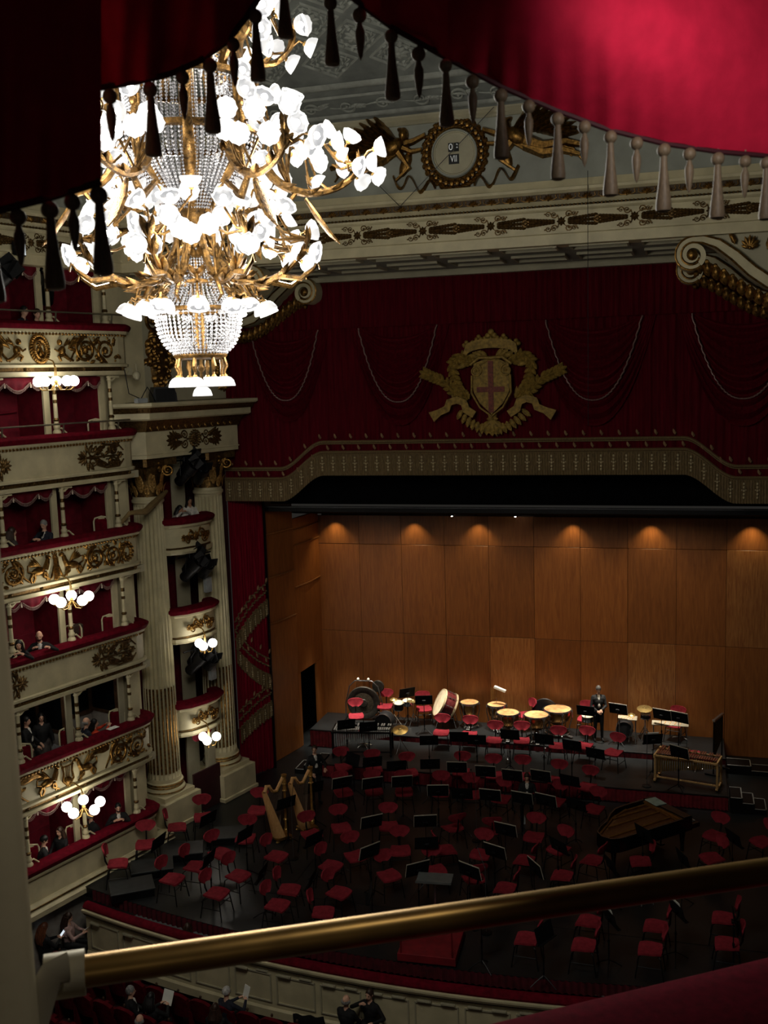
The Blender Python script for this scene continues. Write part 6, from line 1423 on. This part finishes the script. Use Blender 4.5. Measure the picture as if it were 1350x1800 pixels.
    if style in ('short', 'bob', 'long'): hb.grid(lambda a, c: cap_(a, c, 2.05 if style == 'short' else 2.3), 20, 8)
    if style == 'fringe': hb.grid(lambda a, c: cap_(a, c, 1.9) if math.sin(2 * PI * a) < .2 else cap_(a, 1, 1.9), 20, 8)
    if style in ('bob', 'long'):
        Lh = .16 if style == 'bob' else .34
        for i in range(13):
            th = PI * (1.0 + i / 12) if style == 'bob' else PI * (.94 + 1.12 * i / 12); x, y = .082 * math.cos(th), -.012 + .098 * math.sin(th); p0 = hv(x, y, .03); p1 = hv(x * 1.12, y * 1.1 - .005, -.08); p2 = p1 + V((x * .5, y * .25 - .02, -Lh * .45)) * k; p3 = p2 + V((x * .1, .0, -Lh * .5)) * k; hb.tube([p0, p1, p2, p3], [.028 * k, .032 * k, .03 * k, .012 * k], 6)
    if style == 'side':
        for i in range(9): th = PI * (1.0 + i / 8); x, y = .08 * math.cos(th), -.012 + .094 * math.sin(th); hb.ball(hv(x, y, -.01), (.022 * k, .022 * k, .04 * k), 7, 5)
    if hb.v: hb.build('hair', HAIR[hair], t)
    if beard:
        b = MB(); b.ball((0, .045 * k, -.075 * k), (.052 * k, .045 * k, .04 * k), 10, 7, HM); b.build('beard', HAIR[hair], t)
    if tails:
        b = MB(); b.grid(lambda a, c: (.15 * math.cos(PI + PI * a) * k, (-.02 + .14 * math.sin(PI + PI * a)) * k, (1.0 - .5 * c) * k), 8, 4); b.build('coat_tails', cloth('black', None), t)
    return t
# --- in the boxes: local frame of the wall, +y of the person towards the hall = LANG - 90deg
HALL = LANG - PI
def boxp(label, s, n, tier, rot=0, **kw):
    fz = ZR[tier] - .98 if tier else 0.07
    if kw.get('pose') == 'sit': kw['pose'] = 'perch'
    return person(label, LW(s, n, fz), HALL + math.radians(rot), **kw)
def inl(s, n, z): return LW(s, n, z)
boxp('woman in dark patterned dress facing right in the fourth tier box', -1.42, -.42, 3, 70, pose='sit', seat=.50, top='floral', hair='brown', style='bob', h=1.66)
boxp('grey haired man in navy suit facing left with phone in fourth tier box', -.50, -.40, 3, -70, pose='sit', seat=.52, top='navy', shirt='white', hair='grey', hl=(-.1, .36, .98), hr=(.08, .38, .98), nod=15)
boxp('woman with long black hair leaning on the third tier rail', -1.56, -.30, 2, -35, pose='sit', seat=.50, top='black', hair='black', style='long', lean=18, hl=(-.1, .42, 1.03), hr=(.12, .42, 1.03), h=1.64)
boxp('bald bearded man in black suit leaning on the third tier rail', -.90, -.33, 2, -45, pose='sit', seat=.54, top='black', shirt='white', hair='brown', style='none', beard=True, lean=20, hl=(-.25, .40, 1.03), hr=(.15, .42, 1.03))
boxp('man in black suit and white shirt standing in the second tier box', -1.05, -.95, 1, 35, pose='stand', top='black', shirt='white', hair='black', hl=(-.12, .28, 1.0), hr=(.15, .28, 1.0))
boxp('woman in black top and patterned skirt standing in the second tier box', -.55, -1.0, 1, -30, pose='stand', top='black', bottom='floral', hair='black', style='long', skirt=True, h=1.66)
boxp('bald man in dark coat seated at the second tier rail', .22, -.36, 1, 70, pose='sit', seat=.50, top='navy', hair='grey', style='side', lean=6)
boxp('person in an orange scarf seated beside the bald man', .62, -.45, 1, 50, pose='sit', seat=.42, top='orange', hair='black', style='bob', h=1.55, hl=(-.2, .3, 1.0), hr=(.0, .36, 1.0))
boxp('man in dark suit bending down in the stage level box', -1.28, -.45, 0, 60, pose='sit', seat=.50, top='charcoal', shirt='white', hair='black', nod=25, lean=8)
boxp('woman with long hair facing left in the stage level box', -.62, -.50, 0, -80, pose='sit', seat=.50, top='black', hair='brown', style='long', h=1.66)
boxp('bald man in black seen from behind in the stage level box', .28, -.42, 0, 95, pose='sit', seat=.55, top='black', shirt='white', hair='grey', style='side')
boxp('bearded man in dinner jacket leaning on the stage level rail', 1.12, -.35, 0, -35, pose='sit', seat=.54, top='black', shirt='white', hair='black', beard=True, lean=14, hl=(-.1, .42, 1.05), hr=(.16, .42, 1.05))
person('woman in white blouse leaning forward in the topmost proscenium box', LW(4.2, -.86, 8.65 - .92), HALL + .2, top='white', hair='black', style='bob', lean=30, pose='perch', seat=.42, h=1.62, hl=(-.12, .4, 1.02), hr=(.1, .4, 1.02), sk=SKIN2)
person('woman with dark wavy hair and white blouse in the topmost proscenium box', LW(4.85, -.80, 8.65 - .90), HALL - .5, top='white', hair='black', style='long', pose='perch', seat=.50, h=1.64, lean=8, sk=SKIN2)
boxp('technician in blue behind the rail of the top gallery', -.72, -.5, 5, 20, pose='sit', seat=.46, top='navy', hair='black', lean=15)
boxp('technician in black bending forward in the top gallery', -.35, -.5, 5, -10, pose='sit', seat=.44, top='black', hair='brown', lean=28)
b = MB(); b.bbox((0, 0, 0), (.08, .012, .15), .004); o = b.build('phone', BLACKP, None, False, LW(-.72, -.22, 8.86), (.6, 0, LANG)); tag(o, 'dark phone in the hands of the grey haired man in navy', 'phone')
# --- on the stage
p = at_z(1052, 1301, RZ2); person('man in black tailcoat and white shirt standing by the timpani', (p.x, p.y, RZ2), PI + .25, pose='stand', h=1.80, top='black', shirt='white', hair='pepper', hl=(-.06, .25, 1.08), hr=(.08, .25, 1.05), nod=18, tails=True)
p = at_z(927, 1412, .46); person('man in dark jacket and white shirt seated among the winds', (p.x, p.y, 0), PI + .1, top='black', shirt='white', hair='brown', nod=20, hl=(-.1, .3, .75), hr=(.1, .3, .7))
p = at_z(556, 1410, .0); person('man in black suit standing behind the farther harp', (p.x, p.y, 0), -2.4, pose='stand', h=1.74, top='black', shirt='white', hair='brown', turn=-30, hl=(-.2, .3, 1.1), hr=(.2, .25, 1.0))

# ================================================================== stalls
FZ = -1.75
b = MB(); b.box((-9, 16.5, FZ - .1), (16, 11, .2)); struct(b.build('floor_1', mat('stalls_carpet', (52, 12, 16), .9, var=.2), None, False))
ts_b = MB()
def sb(a, c): u = (a - .5) * 2; return (.25 * u, -.03 - .10 * c + .05 * u * u, .42 + .55 * c - .10 * abs(u) ** 2.5 * c)
ts_b.grid(sb, 8, 5); ts_b.grid(lambda a, c: (lambda p: (p[0], p[1] - .09, p[2]))(sb(1 - a, c)), 8, 5)
e = [sb(i / 8, 0) for i in range(8)] + [sb(1, i / 5) for i in range(5)] + [sb(1 - i / 8, 1) for i in range(8)] + [sb(0, 1 - i / 5) for i in range(5)]; n = len(e); ts_b.add(e + [(q[0], q[1] - .09, q[2]) for q in e], [(i, i + n, (i + 1) % n + n, (i + 1) % n) for i in range(n)])
STV = mat('stall_velvet', (84, 10, 20), .85, var=.2, scale=10, spec=.08)
TB = ts_b.mesh('backrest', STV); q = MB(); q.bbox((0, .2, .40), (.48, .46, .12), .04); TSE = q.mesh('seat', STV); q = MB(); q.bbox((0, .12, .60), (.07, .40, .06), .02); q.box((0, .1, .3), (.05, .4, .56)); TAR = q.mesh('armrest', STV); q = MB(); q.ball((0, -.10, 1.0), (.03, .03, .04), 8, 5); TKN = q.mesh('finial', DARKW)
rown = ('first row of stalls', 'second row of stalls', 'third row of stalls', 'fourth row of stalls')
def row_pt(r, x): return Vector((x, front_y(x) + BO - 1.05 - .92 * r, FZ + .0))
for r in range(3):
    for i in range(16):
        x = -13.9 + i * .58 + (.29 if r % 2 else 0); p = row_pt(r, x)
        if (p - LW(0, 0, 0)).dot(LN) < .35: continue
        t = thing('theatre_seat', 'crimson velvet theatre seat, %s from the left wall in the %s' % ((ORD + ('fourteenth', 'fifteenth', 'sixteenth'))[i], rown[r]), 'seat', p, math.atan(.033 * (x + 5)), 'crimson stalls seats'); link('backrest', TB, t); link('seat', TSE, t); link('finial', TKN, t)
        for s in (-1, 1): link('armrest', TAR, t, (s * .27, 0, 0))
def paper(label, p, rot, size=(.16, .22), m=WHITEP, name='programme'):
    b = MB(); b.bbox((0, 0, 0), (size[0], .008, size[1]), .002); o = b.build(name, m, None, False, p, rot); tag(o, label, 'phone' if name == 'phone' else 'paper'); return o
def stall(label, x, y, zh, **kw):     # place by head pixel; zh head height above the stalls floor
    p = at_z(x, y, FZ + zh); kw.setdefault('rot', .0); r = kw.pop('rot'); return p, person(label, (p.x, p.y, FZ), r, **kw)
LIT = mat('lit_phone_screen', (200, 215, 235), .3, emit=.8, ecol=(.8, .9, 1.0))
p, t = stall('woman with long auburn hair reading a lit phone in the stalls', 76, 1632, 1.22, rot=-.6, top='black', hair='auburn', style='long', nod=25, hl=(-.05, .34, .86), hr=(.1, .34, .86))
paper('lit phone held by the auburn haired woman in the stalls', t.matrix_basis @ Vector((.04, .44, .95)), (math.radians(-45), 0, -.6), (.08, .16), LIT, 'phone')
p, t = stall('woman with wavy brown hair in rose top holding a pale phone', 119, 1612, 1.24, rot=-1.3, top='rose', hair='brown', style='long', nod=15, hl=(-.08, .36, .85), hr=(.08, .36, .85))
paper('pale phone held by the woman in the rose top', t.matrix_basis @ Vector((.0, .46, .95)), (math.radians(-50), 0, -1.3), (.08, .16), WHITEP, 'phone')
stall('person with brown hair standing at the pit balustrade seen from behind', 330, 1632, 1.58, rot=.1, pose='stand', top='brown', hair='brown', style='bob', h=1.70)
p, t = stall('grey haired man turned right in the stalls beside a programme reader', 228, 1742, 1.24, rot=-.9, top='black', shirt='white', hair='grey')
p, t = stall('dark haired reader holding an open programme in the stalls', 264, 1758, 1.20, rot=-.2, top='black', hair='black', style='bob', nod=20, hl=(-.05, .36, .9), hr=(.15, .36, .9))
paper('open printed programme held up by the dark haired reader', t.matrix_basis @ Vector((.08, .46, 1.02)), (math.radians(-25), 0, -.2), (.26, .30))
p, t = stall('white haired man holding a white sheet in the stalls', 397, 1744, 1.24, rot=-.3, top='navy', hair='white', nod=10, hl=(.0, .38, .9), hr=(.22, .36, .92))
paper('white sheet held by the white haired man', t.matrix_basis @ Vector((.16, .46, 1.04)), (math.radians(-20), 0, -.5), (.18, .28))
stall('person with curly brown hair below the white haired man', 378, 1775, 1.22, rot=.1, top='black', hair='brown', style='bob')
stall('bald grey man at the bottom edge of the stalls', 245, 1795, 1.22, rot=.0, top='charcoal', hair='grey', style='side')
stall('woman in black with tied dark hair turned to the camera in the stalls', 650, 1742, 1.30, rot=PI * .9, top='black', hair='brown', style='short', hl=(-.2, .2, .75), hr=(.1, .25, 1.1))
stall('man with short hair beside the turned woman in black', 608, 1762, 1.20, rot=-.2, top='black', hair='grey', style='side')
p = at_z(545, 1772, FZ + 1.0); b = MB(); b.grid(lambda a, c: (.34 * (a - .5) * 2 * (1 - .1 * c), -.06 - .12 * math.sin(PI * c) + .03 * math.sin(a * 14), .98 - .62 * abs(c - .35) * 1.4), 12, 10); o = b.build('coat', cloth('black', None), None, True, (p.x, p.y, FZ), .05); tag(o, 'black coat hung over a crimson stalls seat', 'coat')

# ================================================================== small things in and around the boxes
bc = MB(); bc.tube([(-.2, 0, .0), (-.2, -.03, .9), (-.17, -.04, .98), (0, -.05, 1.02), (.17, -.04, .98), (.2, -.03, .9), (.2, 0, .0)], .022, 6); bc.tube([(-.19, .38, .0), (-.19, .38, .44)], .02, 6); bc.tube([(.19, .38, 0), (.19, .38, .44)], .02, 6); bc.tube([(-.2, -.02, .5), (.2, -.02, .5)], .018, 6); bc.bbox((0, -.045, .97), (.16, .02, .05), .005); BCF = bc.mesh('frame', CREAM)
q = MB(); q.bbox((0, -.035, .735), (.34, .05, .44), .02); BCB = q.mesh('backrest', VELVET); q = MB(); q.bbox((0, .18, .46), (.42, .44, .07), .02); BCS = q.mesh('seat', VELVET)
tn = ('stage level', 'second tier', 'third tier', 'fourth tier', 'fifth tier', 'top tier')
for (tier, s, rot, where) in ((0, -1.62, 20, 'left'), (0, -.32, 160, 'middle'), (1, -1.62, 15, 'left'), (1, -.30, 20, 'middle'), (1, 1.32, 10, 'right'), (2, -1.62, 15, 'left'), (2, 1.30, 10, 'right'), (2, .1, 170, 'middle'), (3, -1.62, 15, 'left'), (3, 1.25, 10, 'right'), (4, 1.28, 10, 'right')):
    t = thing('box_chair', 'cream framed red velvet chair on the %s of the %s boxes' % (where, tn[tier]), 'chair', LW(s + .10, -.48, ZR[tier] - .75), HALL + math.radians(-40 + (rot if rot < 90 else 0)), 'cream box chairs'); link('frame', BCF, t); link('backrest', BCB, t); link('seat', BCS, t)
o = paper('white programme lying on the second tier velvet rail', LW(.85, -.02, 3.62), (PI / 2, 0, LANG), (.30, .18)); 
b = MB(); b.bbox((0, 0, .16), (.34, .12, .30), .05); o = b.build('handbag', cloth('brown', None), None, True, LW(.28, -.45, 6.12), LANG); tag(o, 'brown bag resting behind the third tier rail', 'bag')
b = MB(); b.grid(lambda a, c: (.45 * (a - .5), .05 * math.sin(a * 9 + c * 5), .55 * c + .05 * math.sin(a * 7)), 10, 8); o = b.build('draped_coat', mat('pale_grey_coat', (130, 132, 134), .8), None, True, LW(-.45, -.55, 2.95), LANG); tag(o, 'pale grey coat draped in the second tier box', 'coat')
for s in (.35, -.92):
    b = MB(); b.lathe([(0, 0), (.07, 0), (.08, .03), (.06, .05)], 14); o = b.build('ceiling_lamp', mat('lit_box_lamp', (250, 248, 240), .4, emit=7.0, ecol=(1, .97, .9)), None, True, LW(s, -.35, ZR[2] - 1.26)); tag(o, 'round lit ceiling lamp in the %s second tier box' % ('right' if s > 0 else 'left'), 'lamp')
    lamp('box_ceiling_light', 'POINT', LW(s, -.4, ZR[2] - 1.36), 3.5, (1, .96, .88), .06)
# loudspeaker, cables, socket box on the cornice
t = thing('loudspeaker', 'black loudspeaker standing on the proscenium cornice', 'speaker', LW(3.3, .0, 11.84), LANG - .5)
b = MB(); b.prism([(-.32, 0), (.32, 0), (.30, .22), (.22, .40), (-.28, .40), (-.34, .2)], -.2, .2, 'y'); b.build('cabinet', BLACKP, t, False); b = MB(); b.bbox((0, -.205, .19), (.52, .02, .32), .01); b.build('grille', BLACKM, t, False)
b = MB(); b.bbox((0, 0, .07), (.34, .14, .12), .01); o = b.build('socket_box', mat('pale_grey_plastic', (160, 165, 165), .5), None, False, LW(2.3, .2, 11.84), LANG); tag(o, 'pale grey socket box beside the loudspeaker on the cornice', 'box')
b = MB(); b.tube([LW(1.9, .1, 12.7), LW(1.95, .15, 12.1), LW(2.3, .2, 11.95), LW(2.5, .25, 12.25), LW(2.7, .2, 12.05), LW(2.9, .1, 11.87)], .014, 6); o = b.build('cable', BLACKP); tag(o, 'looped black cable running along the cornice to the loudspeaker', 'cable')
b = MB(); b.ball((0, 0, 0), (.10, .10, .12), 12, 8); b.cyl((0, 0, .1), (0, 0, .3), .01, .01, 5); o = b.build('hanging_microphone', CREAM2, None, True, LW(2.28, .12, 12.55)); tag(o, 'pale round fitting hanging from the wall above the cornice', 'fitting')
# theatre spotlights
def spotl(s, n, z, yaw, pit, label, lit=False, sc=1.15):
    T = thing('stage_spotlight', label, 'spotlight', LW(s, n, z), (0, 0, LANG + yaw), 'stage spotlights'); M = Matrix.Rotation(pit, 4, 'X') @ Matrix.Scale(sc, 4)
    b = MB(); b.lathe([(0, -.30), (.10, -.30), (.13, -.26), (.13, .10), (.16, .12), (.16, .34), (.14, .34), (.14, .30), (0, .28)], 14, M @ Matrix.Rotation(PI / 2, 4, 'X')); b.build('housing', BLACKM, T)
    for (x, z_, sx, sz, ax) in ((0, .17, .34, .22, 0), (0, -.17, .34, .22, 0)): b = MB(); b.box((x, -.44, z_ * 1.2), (sx, .22, .012), M @ Matrix.Rotation((.35 if z_ > 0 else -.35), 4, 'X')); b.build('barn_door', BLACKM, T, False)
    for sx in (-1, 1): b = MB(); b.box((sx * .2, -.44, 0), (.012, .22, .34), M @ Matrix.Rotation(-sx * .35, 4, 'Z')); b.build('barn_door', BLACKM, T, False)
    b = MB(); b.tube([M @ Vector((-.2, 0, 0)), Vector((-.22, 0, .25)), Vector((0, 0, .38)), Vector((.22, 0, .25)), M @ Vector((.2, 0, 0))], .014, 6); b.cyl((0, 0, .36), (0, 0, .5), .02, .02, 6); b.build('yoke', BLACKM, T)
    if lit: b = MB(); b.lathe([(0, 0), (.12, 0)], 14, M @ Matrix.Translation((0, -.345, 0)) @ Matrix.Rotation(PI / 2, 4, 'X')); b.build('lens', mat('lens_glass', (170, 190, 200), .1, .3), T)
for k, z in enumerate((9.75, 7.05, 4.35)):
    nm = ('under the proscenium entablature', 'below the topmost curved box', 'below the middle curved box')[k]
    spotl(4.2, -.25, z + .05, .2, -.75, 'left black spotlight hung ' + nm); spotl(4.7, -.15, z, -.5, -.6, 'right black spotlight hung ' + nm, True); spotl(4.45, -.45, z + .22, .1, -.9, 'rear black spotlight hung ' + nm)
    b = MB(); b.cyl(LW(3.9, -.4, z + .45), LW(5.1, -.3, z + .45), .022, .022, 8); o = b.build('lighting_bar', BLACKM); tag(o, 'black lighting bar ' + nm, 'bar')
spotl(-1.75, -.1, 14.55, .6, -.7, 'large black spotlight at the left of the top gallery', False, 1.5); spotl(-2.2, -.2, 14.4, .2, -.8, 'black spotlight at the far left of the top gallery', False, 1.3); spotl(.1, -.4, 14.6, -.3, -1.2, 'slim black spotlight in the right half of the top gallery')
t = thing('flood_light', 'pale rectangular flood light above the top gallery', 'floodlight', LW(-1.05, .14, 15.42), LANG + .4); b = MB(); b.bbox((0, 0, 0), (.42, .10, .30), .02); b.build('housing', BLACKM, t, False); b = MB(); b.box((0, -.055, 0), (.36, .01, .24)); b.build('lens', mat('lit_flood_lens', (225, 235, 240), .3, emit=.7, ecol=(.9, .97, 1)), t, False)
for k, z in enumerate((6.55, 3.95)):
    b = MB(); b.bbox((0, 0, 0), (.22, .12, .45), .02); o = b.build('wall_speaker', mat('pale_grey_plastic', (160, 165, 165), .5), None, False, LW(5.0, -.38, z), LANG); tag(o, 'slim pale loudspeaker beside the %s curved proscenium box' % ('middle' if k == 0 else 'lowest'), 'speaker')
# free-standing stalls side curtain pipe on the fifth tier: padded red bar
b = MB(); b.tube([LW(-1.5, -1.36, 12.3), LW(-1.62, -1.36, 11.95), LW(-1.45, -1.36, 11.75), LW(-.9, -1.36, 11.73), LW(-.3, -1.36, 11.76)], .03, 8); o = b.build('curved_dado_rail', REDWALL); tag(o, 'curved red moulding on the back wall of the fifth tier box', 'moulding')
# ================================================================== foreground: the box the picture is taken from
def fg(x, y, t0): return EYE + ray(x, y) * (t0 / (1 - (x - 675) / 6800))
def interp(P, x):
    for i in range(len(P) - 1):
        if P[i][0] <= x <= P[i + 1][0]: q = (x - P[i][0]) / (P[i + 1][0] - P[i][0]); return P[i][1] + (P[i + 1][1] - P[i][1]) * q
    return P[0][1] if x < P[0][0] else P[-1][1]
SATIN = mat('crimson_satin', (188, 30, 60), .8, var=.08, scale=30, spec=.08, bump=.04, bscale=300)
TASS = mat('taupe_silk', (122, 106, 84), .55, var=.2, scale=200, stretch=(3, 3, .4))
vl = thing('box_valance', 'crimson satin swag valance with hanging tassels at the top of the box opening', 'curtain', EYE + _d * 1.35 + _up * .8)
INV = vl.matrix_basis.inverted()
def build_fg(mb, name, m, parent, smooth=True):
    mb.v = [tuple(INV @ Vector(p)) for p in mb.v]; return mb.build(name, m, parent, smooth)
R_EDGE = [(520, -110), (560, -60), (620, -5), (690, 47), (780, 97), (880, 150), (980, 193), (1070, 226), (1165, 250), (1265, 265), (1350, 272), (1480, 276)]
L_EDGE = [(60, 165), (178, 152), (240, 142), (300, 128), (350, 106), (400, 70), (436, 25), (470, -30), (520, -100)]
J_EDGE = [(-140, 400), (-60, 384), (0, 368), (90, 345), (178, 318)]
def swag(name, E, x0, x1, ytop, t0, bulge, fold):
    b = MB()
    def fn(a, c):
        x = x0 + (x1 - x0) * a; ye = interp(E, x) + 2.5 * math.sin(x * .13); y = ye + (ytop - ye) * c
        w = bulge * math.sin(PI * min(1, c * 1.1)) * math.sin(PI * min(1, max(0, a)))
        f = fold * (math.sin(x * .045 + c * 2.2) * (1 - c) + .5 * math.sin(x * .11 + 1 - c * 3) * (1 - c) ** 2) * (1 if x < 700 else max(.12, 1 - (x - 700) / 250))
        return fg(x, y, t0 - w + f)
    b.grid(fn, 90, 26); o = build_fg(b, name, SATIN, vl)
    b = MB(); b.tube([fg(x0 + (x1 - x0) * i / 80, interp(E, x0 + (x1 - x0) * i / 80) + 2, t0) for i in range(81)], .004, 6); build_fg(b, 'piping', mat('dark_piping', (60, 10, 22), .7), o); return o
rs = swag('right_swag', R_EDGE, 520, 1480, -260, 1.40, .13, .014); ls = swag('left_swag', L_EDGE, 60, 520, -260, 1.42, .05, .015); js = swag('side_jabot', J_EDGE, -140, 178, -260, 1.25, .02, .012)
# tassels
def tmesh(long):
    b = MB()
    b.cyl((0, 0, .004), (0, 0, -.006), .0016, .0016, 6); b.ball((0, 0, -.014), .0098, 14, 10)
    if long: b.lathe([(.0045, -.022), (.0050, -.028), (.0056, -.040), (.0075, -.060), (.0100, -.080), (.0112, -.092), (.0105, -.098), (.006, -.100), (0, -.100)], 16)
    else: b.lathe([(.0030, -.022), (.0042, -.028), (.0065, -.034), (.0066, -.042), (.0052, -.054), (.0030, -.066), (.0, -.072)], 14)
    return b.mesh('tassel', TASS)
TLm, TSm = tmesh(True), tmesh(False)
for par, t0, lst in ((rs, 1.40, ((580, -12, 1), (631, 8, 0), (687, 46, 1), (735, 76, 0), (783, 98, 1), (830, 126, 0), (880, 150, 1), (929, 170, 0), (980, 192, 1), (1027, 206, 0), (1073, 224, 1), (1119, 235, 0), (1167, 246, 1), (1212, 254, 0), (1262, 262, 1), (1310, 268, 0), (1348, 270, 1))),
                     (ls, 1.42, ((192, 150, 0), (263, 138, 1), (320, 118, 0), (368, 96, 1), (409, 60, 0), (448, 10, 1), (497, -62, 1))),
                     (js, 1.25, ((-20, 372, 1), (30, 360, 0), (86, 346, 1), (126, 334, 0), (172, 320, 1)))):
    for (x, y, lg) in lst: link('tassel', TLm if lg else TSm, par, INV @ fg(x, y, t0), (0, 0, random.random()), random.uniform(.94, 1.05))
# brass rail and its bracket
t = thing('brass_rail', 'polished brass safety rail crossing the foreground', 'rail', fg(90, 1716, 1.5)); INV = t.matrix_basis.inverted()
b = MB(); b.tube([fg(110 + i * 110, 1713 - (1713 - 1520) * i / 12, 1.5) for i in range(13)], .0215, 20); build_fg(b, 'tube', BRASS, t)
BRK = mat('painted_bracket', (176, 168, 140), .45, .2, var=.1)
b = MB(); b.tube([fg(78, 1719, 1.5), fg(150, 1708, 1.5)], .0300, 20); build_fg(b, 'collar', BRK, t)
b = MB(); b.tube([fg(120, 1700, 1.46), fg(92, 1712, 1.45), fg(74, 1745, 1.45), fg(58, 1800, 1.45), fg(44, 1880, 1.45)], [(.006, .022)] * 5, 8, flat=(1, 0, 0)); build_fg(b, 'bracket_arm', BRK, t)
# velvet parapet
z0 = at_z(1070, 1736, 0); tz = 1.60; pz = fg(1070, 1736, tz).z
p1, p2 = at_z(640, 1836, pz), at_z(1520, 1628, pz); d = (p2 - p1).normalized(); nn = Vector((d.y, -d.x, 0))
t = thing('velvet_parapet', 'crimson velvet parapet of the near box at the lower right', 'parapet', (p1 + p2) / 2); INV = t.matrix_basis.inverted()
b = MB(); b.sweep([(.0, pz - .35), (-.015, pz - .06), (-.005, pz - .02), (.02, pz - .003), (.06, pz), (.22, pz - .002), (.25, pz - .02), (.26, pz - .35)], [(p1.x, p1.y), (p2.x, p2.y)]); build_fg(b, 'cushion', mat('parapet_velvet', (104, 6, 30), .9, var=.15, scale=60, spec=.05, bump=.1, bscale=400), t)
# cream post at the left edge
b = MB(); pa, pb = fg(-24, 640, 1.36), fg(8, 2000, 1.36); ctr = Vector(((pa.x + pb.x) / 2, (pa.y + pb.y) / 2, 0)); zt_, zb_ = fg(0, 640, 1.36).z, fg(0, 2000, 1.36).z
edge = fg(18, 1250, 1.36); b.lathe([(.085, zb_ - .2), (.085, zb_ + .5), (.083, zt_ - .25), (.085, zt_ + .4), (.085, zt_ + .75)], 24); o = b.build('box_post', CREAM, None, True, (edge.x - _r0.x * .085, edge.y - _r0.y * .085, 0)); tag(o, 'blurred cream post of the near box at the left edge', 'post')

# the inside of that box: side walls, back wall, ceiling and floor, lined in dark red
_ax = (fg(1300, 1533, 1.5) - fg(140, 1709, 1.5)); _ax.z = 0; _ax.normalize(); _in = Vector((_ax.y, -_ax.x, 0)); _fc = fg(675, 1620, 1.5); _fc.z = 0
def bxp(u, w, z): p = _fc + _ax * u + _in * w; return (p.x, p.y, z)
LIN = mat('box_lining', (52, 18, 20), .85, var=.15)
nb = sempty('wall_box')
def slab_(name, u0, u1, w0, w1, z0, z1, m=LIN):
    b = MB(); b.add([bxp(u, w, z) for z in (z0, z1) for (u, w) in ((u0, w0), (u1, w0), (u1, w1), (u0, w1))], [(0, 3, 2, 1), (4, 5, 6, 7), (0, 1, 5, 4), (1, 2, 6, 5), (2, 3, 7, 6), (3, 0, 4, 7)]); b.build(name, m, nb, False)
slab_('side_lining', -.86, -.80, .16, 3.0, 10.9, 13.9); slab_('side_lining', 1.45, 1.51, .16, 3.0, 10.9, 13.9); slab_('rear_lining', -.86, 1.51, 3.0, 3.06, 10.9, 13.9)
slab_('box_ceiling', -.86, 1.51, -.1, 3.06, 13.6, 13.7); slab_('box_floor', -.86, 1.51, .0, 3.06, 10.8, 10.9); slab_('front_panel', -.86, 1.51, .30, .34, 10.9, pz - .2)

# thin stay wires in front of the arch
for nm, a, c in (('upright wire hanging before the pelmet right of the crest', at_y(1033, 300, 23.2), at_y(1034, 748, 23.2)), ('slanting wire crossing the clock dial', at_y(868, 188, 23.2), at_y(700, 366, 23.2)), ('slanting wire left of the clock near the chandelier', at_y(590, 250, 23.1), at_y(706, 366, 23.2))):
    b = MB(); b.cyl(a, c, .007, .007, 5); o = b.build('stay_wire', BLACKM); tag(o, 'thin dark ' + nm, 'wire')
